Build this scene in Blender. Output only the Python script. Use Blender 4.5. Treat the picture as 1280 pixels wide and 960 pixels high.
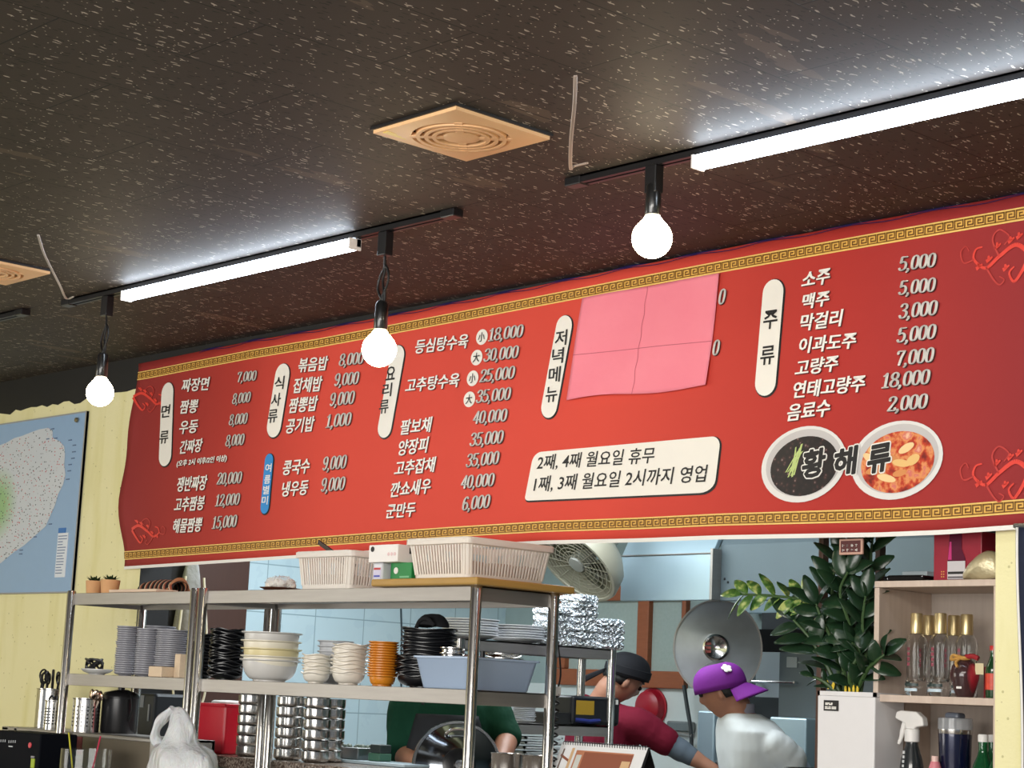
import bpy, bmesh, math, random
from mathutils import Vector, Matrix, Euler
random.seed(7)
PI = math.pi
SC = bpy.context.scene
COL = SC.collection
for o in list(bpy.data.objects):
    bpy.data.objects.remove(o, do_unlink=True)

# ------------------------------------------------------------------ camera
FPX = 2384.48
YAW, PITCH, ROLL = -0.82562538, 0.16477298, 0.0462612
EYE = Vector((0, 0, 1.35))
cf = Vector((math.sin(YAW)*math.cos(PITCH), math.cos(YAW)*math.cos(PITCH), math.sin(PITCH)))
r0 = Vector((math.cos(YAW), -math.sin(YAW), 0)); u0 = r0.cross(cf)
cr = math.cos(ROLL)*r0 + math.sin(ROLL)*u0
cu = -math.sin(ROLL)*r0 + math.cos(ROLL)*u0
cam_d = bpy.data.cameras.new('camera'); cam = bpy.data.objects.new('camera', cam_d); COL.objects.link(cam)
cam_d.sensor_width = 36; cam_d.lens = FPX/1280*36; cam_d.clip_start = .05
cam.matrix_world = Matrix(((cr.x, cu.x, -cf.x, EYE.x), (cr.y, cu.y, -cf.y, EYE.y), (cr.z, cu.z, -cf.z, EYE.z), (0, 0, 0, 1)))
SC.camera = cam

# ------------------------------------------------------------------ light and exposure
SC.view_settings.view_transform = 'Standard'
SC.view_settings.look = 'None'
SC.view_settings.gamma = 1.0
SC.view_settings.use_curve_mapping = False
SC.view_settings.exposure = 0.0
w = bpy.data.worlds.new('world'); SC.world = w; w.use_nodes = True
w.node_tree.nodes['Background'].inputs[0].default_value = (.80, .90, 1, 1)
w.node_tree.nodes['Background'].inputs[1].default_value = .25
def area_light(name, loc, target, sx, sy, power, col):
    d = bpy.data.lights.new(name, 'AREA'); d.shape = 'RECTANGLE'; d.size = sx; d.size_y = sy; d.energy = power; d.color = col
    o = bpy.data.objects.new(name, d); COL.objects.link(o); o.location = loc
    o.rotation_euler = (Vector(target)-Vector(loc)).to_track_quat('-Z', 'Y').to_euler()
    return o
# daylight from the shop front behind the photographer
area_light('shopfront_daylight', (-2.2, -3.2, 1.6), (-5.0, 4.4, 1.7), 5.0, 2.0, 330, (1, .97, .92))
# fill light added at the left to brighten the steel lips and banner
area_light('side_fill_light', (-9.45, .4, 1.45), (-4.0, 2.2, 1.5), 3.4, 1.9, 110, (1, .97, .93))
# the dining room's other ceiling lamps, behind the photographer
area_light('dining_ceiling_light', (-1.5, .6, 2.6), (-3.2, 3.6, 1.7), 2.4, .4, 46, (1, .95, .88))
# kitchen ceiling lights
area_light('kitchen_ceiling_light', (-6.3, 5.6, 2.55), (-6.3, 5.6, 0), 2.6, 1.0, 82, (.88, .95, 1))
EM_TUBE, EM_BULB = 20.0, 30.0

# ------------------------------------------------------------------ helpers
def P(x, y, X=None, Y=None, Z=None, d=None):
    """a measured picture point -> the point in the room on a plane X=, Y=, Z= or at depth d"""
    v = cf + cr*((x-640)/FPX) - cu*((y-480)/FPX)
    if Y is not None: t = Y/v.y
    elif X is not None: t = X/v.x
    elif Z is not None: t = (Z-EYE.z)/v.z
    else: t = d
    return EYE + v*t
def s2l(c):
    c /= 255
    return c/12.92 if c <= .04045 else ((c+.055)/1.055)**2.4
def rgb(r, g, b): return (s2l(r), s2l(g), s2l(b), 1)
MATS = {}
def M(name, c, rough=.5, metal=0.0, noise=0.0, nscale=20, bump=0.0, bscale=60, spec=.5, alpha=1, trans=0, coat=0, emit=0, stretch=None, sss=0):
    if name in MATS: return MATS[name]
    m = bpy.data.materials.new(name); m.use_nodes = True; nt = m.node_tree; b = nt.nodes['Principled BSDF']
    b.inputs['Base Color'].default_value = rgb(*c); b.inputs['Roughness'].default_value = rough; b.inputs['Metallic'].default_value = metal
    b.inputs['Specular IOR Level'].default_value = spec; b.inputs['Alpha'].default_value = alpha
    b.inputs['Transmission Weight'].default_value = trans; b.inputs['Coat Weight'].default_value = coat
    if sss: b.inputs['Subsurface Weight'].default_value = sss; b.inputs['Subsurface Radius'].default_value = (.02, .008, .004)
    if emit:
        b.inputs['Emission Color'].default_value = rgb(*c); b.inputs['Emission Strength'].default_value = emit
    if noise or bump:
        tc = nt.nodes.new('ShaderNodeTexCoord'); src = tc.outputs['Object']
        if stretch:
            mp = nt.nodes.new('ShaderNodeMapping'); mp.inputs['Scale'].default_value = stretch
            nt.links.new(src, mp.inputs[0]); src = mp.outputs[0]
    if noise:
        n = nt.nodes.new('ShaderNodeTexNoise'); n.inputs['Scale'].default_value = nscale; n.inputs['Detail'].default_value = 5
        nt.links.new(src, n.inputs['Vector'])
        mx = nt.nodes.new('ShaderNodeMix'); mx.data_type = 'RGBA'
        mx.inputs['A'].default_value = tuple(max(0, v*(1-noise)) for v in rgb(*c)[:3])+(1,)
        mx.inputs['B'].default_value = tuple(min(1, v*(1+noise)) for v in rgb(*c)[:3])+(1,)
        nt.links.new(n.outputs['Fac'], mx.inputs['Factor']); nt.links.new(mx.outputs['Result'], b.inputs['Base Color'])
    if bump:
        n2 = nt.nodes.new('ShaderNodeTexNoise'); n2.inputs['Scale'].default_value = bscale; n2.inputs['Detail'].default_value = 4
        nt.links.new(src, n2.inputs['Vector'])
        bp = nt.nodes.new('ShaderNodeBump'); bp.inputs['Strength'].default_value = bump; bp.inputs['Distance'].default_value = .01
        nt.links.new(n2.outputs['Fac'], bp.inputs['Height']); nt.links.new(bp.outputs[0], b.inputs['Normal'])
    MATS[name] = m
    return m
class NT:
    """short-hand for building node trees"""
    def __init__(s, name, rough=.5, metal=0, spec=.5):
        s.m = bpy.data.materials.new(name); s.m.use_nodes = True; s.t = s.m.node_tree; s.b = s.t.nodes['Principled BSDF']
        s.b.inputs['Roughness'].default_value = rough; s.b.inputs['Metallic'].default_value = metal; s.b.inputs['Specular IOR Level'].default_value = spec
        s.co = s.n('ShaderNodeTexCoord').outputs['Object']; MATS[name] = s.m
    def n(s, t, **k):
        x = s.t.nodes.new(t)
        for a, v in k.items(): setattr(x, a, v)
        return x
    def put(s, sock, v):
        if hasattr(v, 'is_output'): s.t.links.new(v, sock)
        else: sock.default_value = v
    def math(s, op, a, b=0.0):
        x = s.n('ShaderNodeMath', operation=op); s.put(x.inputs[0], a); s.put(x.inputs[1], b); return x.outputs[0]
    def mix(s, f, a, b):
        x = s.n('ShaderNodeMix', data_type='RGBA'); s.put(x.inputs['Factor'], f); s.put(x.inputs['A'], a); s.put(x.inputs['B'], b); return x.outputs['Result']
    def map(s, scale=(1, 1, 1), loc=(0, 0, 0), rot=(0, 0, 0), v=None):
        x = s.n('ShaderNodeMapping'); s.put(x.inputs[0], v or s.co); x.inputs['Scale'].default_value = scale; x.inputs['Location'].default_value = loc; x.inputs['Rotation'].default_value = rot
        return x.outputs[0]
    def noise(s, v, scale, detail=4):
        x = s.n('ShaderNodeTexNoise'); s.put(x.inputs['Vector'], v); x.inputs['Scale'].default_value = scale; x.inputs['Detail'].default_value = detail; return x.outputs['Fac']
    def ramp(s, f, stops):
        x = s.n('ShaderNodeValToRGB'); s.put(x.inputs[0], f); e = x.color_ramp.elements
        while len(e) < len(stops): e.new(.5)
        for i, (p, c) in enumerate(stops): e[i].position = p; e[i].color = c
        return x.outputs[0]
    def xyz(s, v=None):
        x = s.n('ShaderNodeSeparateXYZ'); s.put(x.inputs[0], v or s.co); return x.outputs
    def bump(s, h, strength=.3, dist=.01):
        x = s.n('ShaderNodeBump'); x.inputs['Strength'].default_value = strength; x.inputs['Distance'].default_value = dist
        s.put(x.inputs['Height'], h); s.t.links.new(x.outputs[0], s.b.inputs['Normal'])
    def color(s, c): s.put(s.b.inputs['Base Color'], c)

class MB:
    """collects shapes; build() links them as ONE mesh object"""
    def __init__(s): s.v = []; s.f = []
    def add(s, vs, fs):
        k = len(s.v); s.v += [Vector(v) for v in vs]; s.f += [[i+k for i in f] for f in fs]; return s
    def box(s, x0, x1, y0, y1, z0, z1, T=None, taper=None):
        vs = [(x0,y0,z0),(x1,y0,z0),(x1,y1,z0),(x0,y1,z0),(x0,y0,z1),(x1,y0,z1),(x1,y1,z1),(x0,y1,z1)]
        if taper:
            cx, cy = (x0+x1)/2, (y0+y1)/2
            for i in range(4): vs[i] = (cx+(vs[i][0]-cx)*taper, cy+(vs[i][1]-cy)*taper, vs[i][2])
        if T: vs = [T @ Vector(v) for v in vs]
        return s.add(vs, [(0,3,2,1),(4,5,6,7),(0,1,5,4),(1,2,6,5),(2,3,7,6),(3,0,4,7)])
    def lathe(s, prof, n=24, T=None, c=(0,0,0), wob=None):
        """prof: list of (radius, z)"""
        vs = []; fs = []; idx = []
        for j, (r, z) in enumerate(prof):
            if r < 1e-6:
                idx.append([len(vs)]*n); vs.append((c[0], c[1], c[2]+z))
            else:
                idx.append(list(range(len(vs), len(vs)+n)))
                for i in range(n):
                    a = 2*PI*i/n; rr = r; zz = z
                    if wob: rr, zz = wob(r, z, a)
                    vs.append((c[0]+rr*math.cos(a), c[1]+rr*math.sin(a), c[2]+zz))
        for j in range(len(prof)-1):
            for i in range(n):
                a, b2, d, e = idx[j][i], idx[j][(i+1) % n], idx[j+1][(i+1) % n], idx[j+1][i]
                f = []
                for q in (a, b2, d, e):
                    if q not in f: f.append(q)
                if len(f) > 2: fs.append(f)
        if T: vs = [T @ Vector(v) for v in vs]
        return s.add(vs, fs)
    def tube(s, pts, r, n=10, cap=True):
        pts = [Vector(p) for p in pts]; rs = r if isinstance(r, (list, tuple)) else [r]*len(pts)
        vs = []; fs = []
        t0 = (pts[1]-pts[0]).normalized(); up = Vector((0,0,1)) if abs(t0.z) < .9 else Vector((1,0,0))
        a = t0.cross(up).normalized()
        for i, p in enumerate(pts):
            t = ((pts[min(i+1, len(pts)-1)]-p).normalized() + (p-pts[max(i-1,0)]).normalized())
            t = t.normalized() if t.length > 1e-6 else t0
            a = (a - t*a.dot(t)).normalized(); b = t.cross(a)
            for k in range(n):
                g = 2*PI*k/n; vs.append(p + (a*math.cos(g)+b*math.sin(g))*rs[i])
        for i in range(len(pts)-1):
            for k in range(n): fs.append((i*n+k, i*n+(k+1) % n, (i+1)*n+(k+1) % n, (i+1)*n+k))
        if cap: fs.append(list(range(n))[::-1]); fs.append([(len(pts)-1)*n+k for k in range(n)])
        return s.add(vs, fs)
    def prism(s, poly, depth, T):
        """poly in local xy, extruded z 0..depth, through T"""
        n = len(poly); vs = [T @ Vector((x, y, 0)) for x, y in poly] + [T @ Vector((x, y, depth)) for x, y in poly]
        return s.add(vs, [list(range(n))[::-1], list(range(n, 2*n))] + [(i, (i+1) % n, n+(i+1) % n, n+i) for i in range(n)])
    def grid(s, fn, nu, nv, close=False):
        vs = [fn(i/nu, j/nv) for j in range(nv+1) for i in range(nu+1)]
        return s.add(vs, [(j*(nu+1)+i, j*(nu+1)+i+1, (j+1)*(nu+1)+i+1, (j+1)*(nu+1)+i) for j in range(nv) for i in range(nu)])
    def ball(s, c, r, nu=16, nv=10, sc=(1,1,1), T=None):
        prof = [(r*math.sin(PI*j/nv), -r*math.cos(PI*j/nv)) for j in range(nv+1)]
        T2 = Matrix.Translation(c) @ Matrix.Diagonal((*sc, 1))
        return s.lathe([(max(0, a) if 0 < j < nv else 0, z) for j, (a, z) in enumerate(prof)], nu, (T @ T2) if T else T2)
    def build(s, name, mat, parent=None, smooth=True, bevel=0, solid=0, sub=0, angle=40, loc=None, segs=2):
        me = bpy.data.meshes.new(name); me.from_pydata([tuple(v) for v in s.v], [], s.f)
        bm = bmesh.new(); bm.from_mesh(me); bmesh.ops.recalc_face_normals(bm, faces=bm.faces); bm.to_mesh(me); bm.free()
        me.materials.append(mat)
        o = bpy.data.objects.new(name, me); COL.objects.link(o)
        if parent: o.parent = parent
        if loc: o.location = loc
        if solid: x = o.modifiers.new('s', 'SOLIDIFY'); x.thickness = solid; x.offset = 0
        if bevel: x = o.modifiers.new('b', 'BEVEL'); x.width = bevel; x.segments = segs; x.limit_method = 'ANGLE'; x.angle_limit = math.radians(35)
        if sub: x = o.modifiers.new('u', 'SUBSURF'); x.levels = sub; x.render_levels = sub
        if smooth:
            try: me.shade_smooth()
            except Exception: pass
            if not sub:
                bm = bmesh.new(); bm.from_mesh(me)
                for e in bm.edges:
                    if len(e.link_faces) == 2 and e.calc_face_angle(0) > math.radians(angle): e.smooth = False
                bm.to_mesh(me); bm.free()
        return o
def tag(o, label, cat, group=None, kind=None):
    if label: o['label'] = label
    if cat: o['category'] = cat
    if group: o['group'] = group
    if kind: o['kind'] = kind
    return o
def thing(name, label, cat, loc=(0,0,0), rz=0, group=None):
    o = bpy.data.objects.new(name, None); COL.objects.link(o); o.empty_display_size = .05
    o.location = loc; o.rotation_euler = (0, 0, rz)
    return tag(o, label, cat, group)
def struct(o): o['kind'] = 'structure'; return o
def dup(o, loc=None, rz=None, label=None, parent=None):
    c = o.copy(); COL.objects.link(c)
    if parent: c.parent = parent
    if loc is not None: c.location = loc
    if rz is not None: c.rotation_euler = (0, 0, rz)
    if label: c['label'] = label
    for ch in list(o.children): dup(ch, parent=c)
    return c
def frame(o, ax, ay, az=None):
    """4x4 with origin o and axes ax (x), ay (y)"""
    ax = Vector(ax).normalized(); az = ax.cross(Vector(ay)).normalized(); ay = az.cross(ax)
    return Matrix(((ax.x, ay.x, az.x, o[0]), (ax.y, ay.y, az.y, o[1]), (ax.z, ay.z, az.z, o[2]), (0,0,0,1)))
def rrect(w, h, r, n=6):
    out = []
    for cx, cy, a0 in ((w/2-r, h/2-r, 0), (-w/2+r, h/2-r, PI/2), (-w/2+r, -h/2+r, PI), (w/2-r, -h/2+r, 1.5*PI)):
        for i in range(n+1):
            a = a0+PI/2*i/n; out.append((cx+r*math.cos(a), cy+r*math.sin(a)))
    return out
def smoothpath(pts, n=6):
    pts = [Vector(p) for p in pts]; out = []
    for i in range(len(pts)-1):
        a, b, c, d = pts[max(i-1,0)], pts[i], pts[i+1], pts[min(i+2, len(pts)-1)]
        for k in range(n):
            t = k/n
            out.append(.5*((2*b)+(c-a)*t+(2*a-5*b+4*c-d)*t*t+(3*b-a-3*c+d)*t**3))
    return out+[pts[-1]]
# hangul outlines come from Blender's own built-in font
def text_mesh(s, bold=0.0):
    cu_ = bpy.data.curves.new('t', 'FONT'); cu_.body = s; cu_.size = 1; cu_.offset = bold; cu_.resolution_u = 2; cu_.fill_mode = 'FRONT'
    o = bpy.data.objects.new('t', cu_); COL.objects.link(o)
    dg = bpy.context.evaluated_depsgraph_get(); me = o.evaluated_get(dg).to_mesh()
    vs = [v.co.copy() for v in me.vertices]; fs = [list(p.vertices) for p in me.polygons]
    o.evaluated_get(dg).to_mesh_clear(); bpy.data.objects.remove(o, do_unlink=True); bpy.data.curves.remove(cu_)
    return vs, fs
TCACHE = {}
DIG = {'0': [[(.27,.96),(.12,.86),(.07,.5),(.12,.14),(.27,.04),(.42,.14),(.47,.5),(.42,.86),(.27,.96)]],
 '1': [[(.12,.8),(.2,.86),(.28,.97)],[(.28,.97),(.28,.5),(.28,.03)],[(.12,.03),(.28,.03),(.44,.03)]],
 '2': [[(.1,.72),(.1,.88),(.27,.97),(.45,.88),(.45,.68),(.3,.42),(.07,.05)],[(.07,.05),(.28,.05),(.47,.05),(.49,.2)]],
 '3': [[(.08,.8),(.14,.93),(.28,.97),(.43,.88),(.43,.66),(.25,.53)],[(.25,.53),(.45,.44),(.47,.2),(.33,.04),(.14,.05),(.06,.2)]],
 '4': [[(.37,.97),(.2,.62),(.05,.3)],[(.05,.3),(.3,.3),(.52,.3)],[(.37,.97),(.37,.5),(.37,.03)]],
 '5': [[(.46,.95),(.3,.95),(.14,.95),(.12,.75),(.1,.55)],[(.1,.55),(.3,.62),(.46,.48),(.46,.2),(.3,.04),(.12,.06),(.06,.18)]],
 '6': [[(.43,.85),(.3,.97),(.13,.8),(.08,.45),(.12,.12),(.28,.03),(.45,.15),(.46,.38),(.3,.56),(.11,.42)]],
 '7': [[(.06,.78),(.08,.95),(.3,.95),(.48,.95)],[(.48,.95),(.32,.5),(.24,.03)]],
 '8': [[(.27,.52),(.1,.62),(.09,.85),(.27,.97),(.44,.85),(.42,.62),(.27,.52),(.08,.4),(.06,.15),(.27,.03),(.48,.15),(.46,.4),(.27,.52)]],
 ',': [[(.1,.09),(.12,.04)],[(.12,.05),(.1,-.06),(.05,-.13)]]}
DIG['9'] = [[(.54-x, 1-y) for x, y in DIG['6'][0]]]
def digits_mesh(s, nx=.088, ny=.045):
    vs = []; fs = []; x0 = 0
    nib = [(nx*math.cos(2*PI*k/8), ny*math.sin(2*PI*k/8)) for k in range(8)]
    for ch in s:
        for stroke in DIG[ch]:
            pts = [Vector((x+x0, y, 0)) for x, y in stroke]
            if len(pts) > 2: pts = smoothpath(pts, 4)
            for a, b in zip(pts, pts[1:]):
                d = b-a; side = [k for k in range(8)]
                A = [(a.x+q[0], a.y+q[1]) for q in nib]; B = [(b.x+q[0], b.y+q[1]) for q in nib]
                H = hull(A+B); k0 = len(vs); vs += [Vector((x, y, 0)) for x, y in H]; fs.append(list(range(k0, len(vs))))
        x0 += .26 if ch == ',' else .56
    return vs, fs
def hull(pts):
    pts = sorted(set(pts))
    def half(p):
        h = []
        for q in p:
            while len(h) > 1 and (h[-1][0]-h[-2][0])*(q[1]-h[-2][1])-(h[-1][1]-h[-2][1])*(q[0]-h[-2][0]) <= 1e-12: h.pop()
            h.append(q)
        return h
    return half(pts)[:-1]+half(pts[::-1])[:-1]
def glyphs(s, bold):
    k = (s, bold)
    if k not in TCACHE: TCACHE[k] = digits_mesh(s) if all(c in DIG for c in s) else text_mesh(s, bold)
    return TCACHE[k]
def write(mb, s, origin, ax, ay, w=None, h=1, shear=0, bold=.012, center=False, push=None):
    """lay text s: baseline starts at origin, ax/ay unit axes, height h for a full character, optional total width w"""
    vs, fs = glyphs(s, bold); xs = [v.x for v in vs]; ys = [v.y for v in vs]
    num = all(c in DIG for c in s); lo, hi = (0, 1) if num else (min(ys), max(ys))
    k = h/(hi-lo); x0, x1 = min(xs), max(xs); kx = k if w is None else max(.05*k, (w-shear*h)/(x1-x0))
    out = []
    for v in vs:
        yy = (v.y-lo)*k; xx = (v.x-x0)*kx + shear*yy
        if center: xx -= (x1-x0)*kx/2; yy -= h/2
        p = Vector(origin)+Vector(ax)*xx+Vector(ay)*yy
        out.append(push(p) if push else p)
    mb.add(out, fs)
STEEL = M('brushed_steel', (168, 164, 160), .48, .9, noise=.12, nscale=6, bump=.04, bscale=30, stretch=(1, 1, 14))
POST = M('polished_steel', (205, 203, 200), .2, 1.0)
DSTEEL = M('dull_steel', (150, 152, 152), .38, 1.0, noise=.15, nscale=8)
BLACKP = M('black_plastic', (18, 18, 20), .4)
WHITEP = M('white_plastic', (232, 230, 226), .45)
# ------------------------------------------------------------------ the room
ZC = 2.775; W = 4.4; WY = 4.42
n = NT('painted_ceiling_board', .62, spec=.35)
jit = n.noise(n.map((1,1,1)), 30, 2)
br = n.n('ShaderNodeTexBrick'); br.offset = .5
n.put(br.inputs['Vector'], n.map((1,1,1), (0.955, 2.73, 0), (0, 0, 0), n.map((1,1,1), (0,0,0), (0,0,-PI/2))))
br.inputs['Scale'].default_value = 1; br.inputs['Brick Width'].default_value = .645; br.inputs['Row Height'].default_value = .3175
br.inputs['Mortar Size'].default_value = .0026; br.inputs['Mortar Smooth'].default_value = .3
big = n.noise(n.map((1,1,1)), 1.6, 3)
base = n.mix(big, rgb(50, 44, 41), rgb(66, 58, 53))
wn_ = n.n('ShaderNodeTexNoise'); n.put(wn_.inputs['Vector'], n.co); wn_.inputs['Scale'].default_value = 26
wa_ = n.n('ShaderNodeVectorMath', operation='SCALE'); n.put(wa_.inputs[0], wn_.outputs['Color']); wa_.inputs['Scale'].default_value = .022
wb_ = n.n('ShaderNodeVectorMath', operation='ADD'); n.put(wb_.inputs[0], n.co); n.put(wb_.inputs[1], wa_.outputs[0]); wv_ = wb_.outputs[0]
def flecks(sx, sy, off, thr, keep):
    mp = n.map((sx, sy, 1), off, (0, 0, 0), wv_)
    v = n.n('ShaderNodeTexVoronoi', voronoi_dimensions='2D'); n.put(v.inputs['Vector'], mp); v.inputs['Scale'].default_value = 1
    d = n.math('LESS_THAN', v.outputs['Distance'], thr)
    sp = n.n('ShaderNodeSeparateColor'); n.put(sp.inputs[0], v.outputs['Color'])
    k = n.math('GREATER_THAN', sp.outputs[0], keep)
    return n.math('MULTIPLY', d, k), sp.outputs[1]
f1, c1 = flecks(86, 19, (.3,.1,0), .19, .66)
f2, c2 = flecks(60, 22, (5.3,2.1,0), .15, .72)
f3, c3 = flecks(120, 70, (1.3,7.1,0), .16, .80)
patch = n.noise(n.map((1,1,1), (3,1,0)), 2.3, 3)
lit1 = n.math('GREATER_THAN', n.math('ADD', c1, patch), 1.04)
col = n.mix(f2, base, rgb(24, 21, 20))
col = n.mix(f1, col, n.mix(lit1, rgb(22, 20, 19), rgb(190, 180, 168)))
col = n.mix(n.math('MULTIPLY', f3, n.math('GREATER_THAN', n.math('ADD', c3, patch), 1.05)), col, rgb(200, 190, 176))
# scuffed, worn streaks in the paint
scuff = n.math('GREATER_THAN', n.noise(n.map((2.2, .5, 1), (1, 0, 0), (0, 0, .25)), 3.2, 5), .66)
col = n.mix(n.math('MULTIPLY', scuff, .22), col, rgb(150, 128, 108))
col = n.mix(br.outputs['Fac'], col, rgb(14, 12, 12)); n.color(col)
n.bump(n.math('SUBTRACT', n.math('MULTIPLY', n.noise(n.map((1,1,1)), 120, 3), .2), n.math('ADD', n.math('ADD', f1, f2), n.math('MULTIPLY', br.outputs['Fac'], 2))), .5, .002)
CEIL = n.m
XW0, XW1, KX0, KY1 = -9.6, 1.6, -8.2, 7.6
struct(MB().box(XW0, XW1, -3.6, WY+.15, ZC, ZC+.1).build('ceiling', CEIL, smooth=False))
n = NT('floor_tile', .35); bk = n.n('ShaderNodeTexBrick'); bk.offset = 0; n.put(bk.inputs['Vector'], n.co)
bk.inputs['Color1'].default_value = rgb(128, 118, 108); bk.inputs['Color2'].default_value = rgb(138, 126, 116); bk.inputs['Mortar'].default_value = rgb(80, 74, 70)
bk.inputs['Scale'].default_value = 1; bk.inputs['Brick Width'].default_value = .4; bk.inputs['Row Height'].default_value = .4; bk.inputs['Mortar Size'].default_value = .004
n.color(bk.outputs['Color'])
struct(MB().box(XW0, XW1, -3.6, KY1+.1, -.1, 0).build('floor', n.m, smooth=False))
# yellow painted plaster
n = NT('yellow_plaster', .7, spec=.3)
a = n.noise(n.map((1,1,1)), 2.0, 4); st = n.noise(n.map((5, 5, .7), (2, 0, 1)), 2.2, 4)
col = n.mix(a, rgb(236, 228, 170), rgb(246, 240, 194))
col = n.mix(n.math('MULTIPLY', n.math('MINIMUM', n.math('MAXIMUM', n.math('MULTIPLY', n.math('SUBTRACT', st, .52), 5.0), 0.0), 1.0), .30), col, rgb(206, 196, 92))
pit = n.n('ShaderNodeTexVoronoi'); n.put(pit.inputs['Vector'], n.map((1,1,1))); pit.inputs['Scale'].default_value = 26
col = n.mix(n.math('MULTIPLY', n.math('LESS_THAN', pit.outputs['Distance'], .10), .45), col, rgb(150, 140, 70))
n.color(col); n.bump(n.noise(n.map((1,1,1)), 70, 4), .35, .004)
YEL = n.m
JL = P(175, 720, Y=WY).x; JR = -2.855; GZ = 1.09
wm = MB()
wm.box(XW0, JL, WY, WY+.15, 0, ZC); struct(wm.build('wall_back', YEL, smooth=False)); wm = MB()                        # left of the hatch
wm.box(JR, XW1, WY, WY+.15, 0, ZC); struct(wm.build('wall_back_right', YEL, smooth=False)); wm = MB()                        # pillar right of the hatch
wm.box(JL, JR, WY, WY+.15, 1.93, ZC)                      # lintel behind the banner
struct(wm.build('wall_lintel', YEL, smooth=False))
struct(MB().box(JL+.0005, JL+.006, WY-.001, WY+.152, GZ, 1.93).build('trim_2', M('black_jamb', (24, 24, 25), .5), smooth=False))
struct(MB().box(JL, JR, WY, WY+.15, 0, GZ-.05).build('wall_counter', M('pale_green_paint', (190, 205, 180), .6, noise=.05), smooth=False))
struct(MB().box(XW0-.1, XW0, -3.6, WY+.15, 0, ZC).build('wall_left', YEL, smooth=False))
# ragged black paint at the top of the yellow wall
random.seed(3)
top = []; x = XW0; BXL = JL+.04
while x < BXL:
    p0 = P(60, 508, Y=WY).z; top.append((x, p0 + .012*random.uniform(-1, 1) + (.014 if x > -7.65 else 0))); x += .05
tp = MB()
vs = [(a, WY-.0015, b) for a, b in top]+[(a, WY-.0015, ZC) for a, b in top]; k = len(top)
tp.add(vs, [(i, i+1, k+i+1, k+i) for i in range(k-1)])
tp.box(BXL-.02, XW1, WY-.002, WY-.0005, ZC-.14, ZC)
struct(tp.build('trim_1', M('black_wall_paint', (26, 26, 28), .55, noise=.2), smooth=False))
gm = NT('speckled_granite', .25)
gn = gm.noise(gm.map((1,1,1)), 160, 2); gm.color(gm.ramp(gn, [(.32, rgb(48, 42, 40)), (.46, rgb(120, 100, 90)), (.56, rgb(150, 136, 122)), (.7, rgb(196, 184, 170))]))
tag(MB().box(JL+.005, JR-.005, 4.36, 4.80, GZ-.045, GZ).build('granite_countertop', gm.m, smooth=False, bevel=.006), 'speckled brown granite top of the serving hatch counter', 'countertop')
# kitchen shell
n = NT('pale_blue_tile', .3)
tb = n.n('ShaderNodeTexBrick'); tb.offset = 0; s_ = n.xyz(); cmb = n.n('ShaderNodeCombineXYZ'); n.put(cmb.inputs[0], n.math('ADD', s_[0], s_[1])); n.put(cmb.inputs[1], s_[2]); n.put(tb.inputs['Vector'], cmb.outputs[0])
tb.inputs['Scale'].default_value = 1; tb.inputs['Brick Width'].default_value = .33; tb.inputs['Row Height'].default_value = .25; tb.inputs['Mortar Size'].default_value = .003
tb.inputs['Color1'].default_value = rgb(184, 208, 218); tb.inputs['Color2'].default_value = rgb(190, 212, 220); tb.inputs['Mortar'].default_value = rgb(140, 165, 175)
sm = n.noise(n.map((1,1,1)), 9, 3); n.color(n.mix(n.math('MULTIPLY', n.math('GREATER_THAN', sm, .58), .12), tb.outputs['Color'], rgb(140, 170, 190)))
TILE = n.m
struct(MB().box(KX0-.1, KX0, WY+.15, KY1, 0, 2.7).build('wall_kitchen_left', TILE, smooth=False))
WT = M('white_wall_tile', (214, 222, 222), .3, noise=.03)
GRW = M('grey_green_paint', (150, 168, 168), .6, noise=.06)
bw = MB(); wx0, wx1, wz0, wz1 = P(700, 850, Y=KY1).x, P(860, 850, Y=KY1).x, 1.455, 2.0
bw.box(KX0, wx0, KY1, KY1+.1, 1.46, 2.7); bw.box(wx1, 0, KY1, KY1+.1, 1.46, 2.7); bw.box(wx0, wx1, KY1, KY1+.1, wz1, 2.7)
struct(bw.build('wall_kitchen_back', GRW, smooth=False))
struct(MB().box(KX0, 0, KY1-.004, KY1+.1, 0, 1.46).build('wall_kitchen_back_lower', WT, smooth=False))
struct(MB().box(KX0, 0, WY+.15, KY1, 2.6, 2.7).build('ceiling_kitchen', M('white_paint', (225, 228, 226), .6), smooth=False))
struct(MB().box(-1.2, -1.1, WY+.15, KY1, 0, 2.7).build('wall_kitchen_right', TILE, smooth=False))
# wooden window in the kitchen's back wall
wt = bpy.data.objects.new('window_1', None); COL.objects.link(wt); wt.location = (0, KY1, 0); struct(wt)
WOOD = M('red_brown_wood', (150, 84, 50), .5, noise=.18, nscale=9, stretch=(2, 2, 12))
fr = MB(); xm = P(808, 800, Y=KY1).x
for a, b, c, d in ((wx0, wx1, wz0, wz0+.09), (wx0, wx1, wz1-.08, wz1), (wx0, wx0+.065, wz0+.091, wz1-.081), (wx1-.03, wx1, wz0+.091, wz1-.081), (xm-.042, xm+.042, wz0+.091, wz1-.081)): fr.box(a, b, -.035, .05, c, d)
fr.build('window_frame', WOOD, wt, smooth=False, bevel=.006)
gl = NT('frosted_glass', .5); gl.color(gl.mix(gl.noise(gl.map((1,1,1)), 60, 3), rgb(150, 168, 162), rgb(172, 184, 180)))
MB().box(wx0+.06, xm-.04, .0, .012, wz0+.07, wz1-.06).build('pane', gl.m, wt, smooth=False)
MB().box(xm+.04, wx1-.06, .0, .012, wz0+.07, wz1-.06).build('pane', gl.m, wt, smooth=False)
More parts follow.
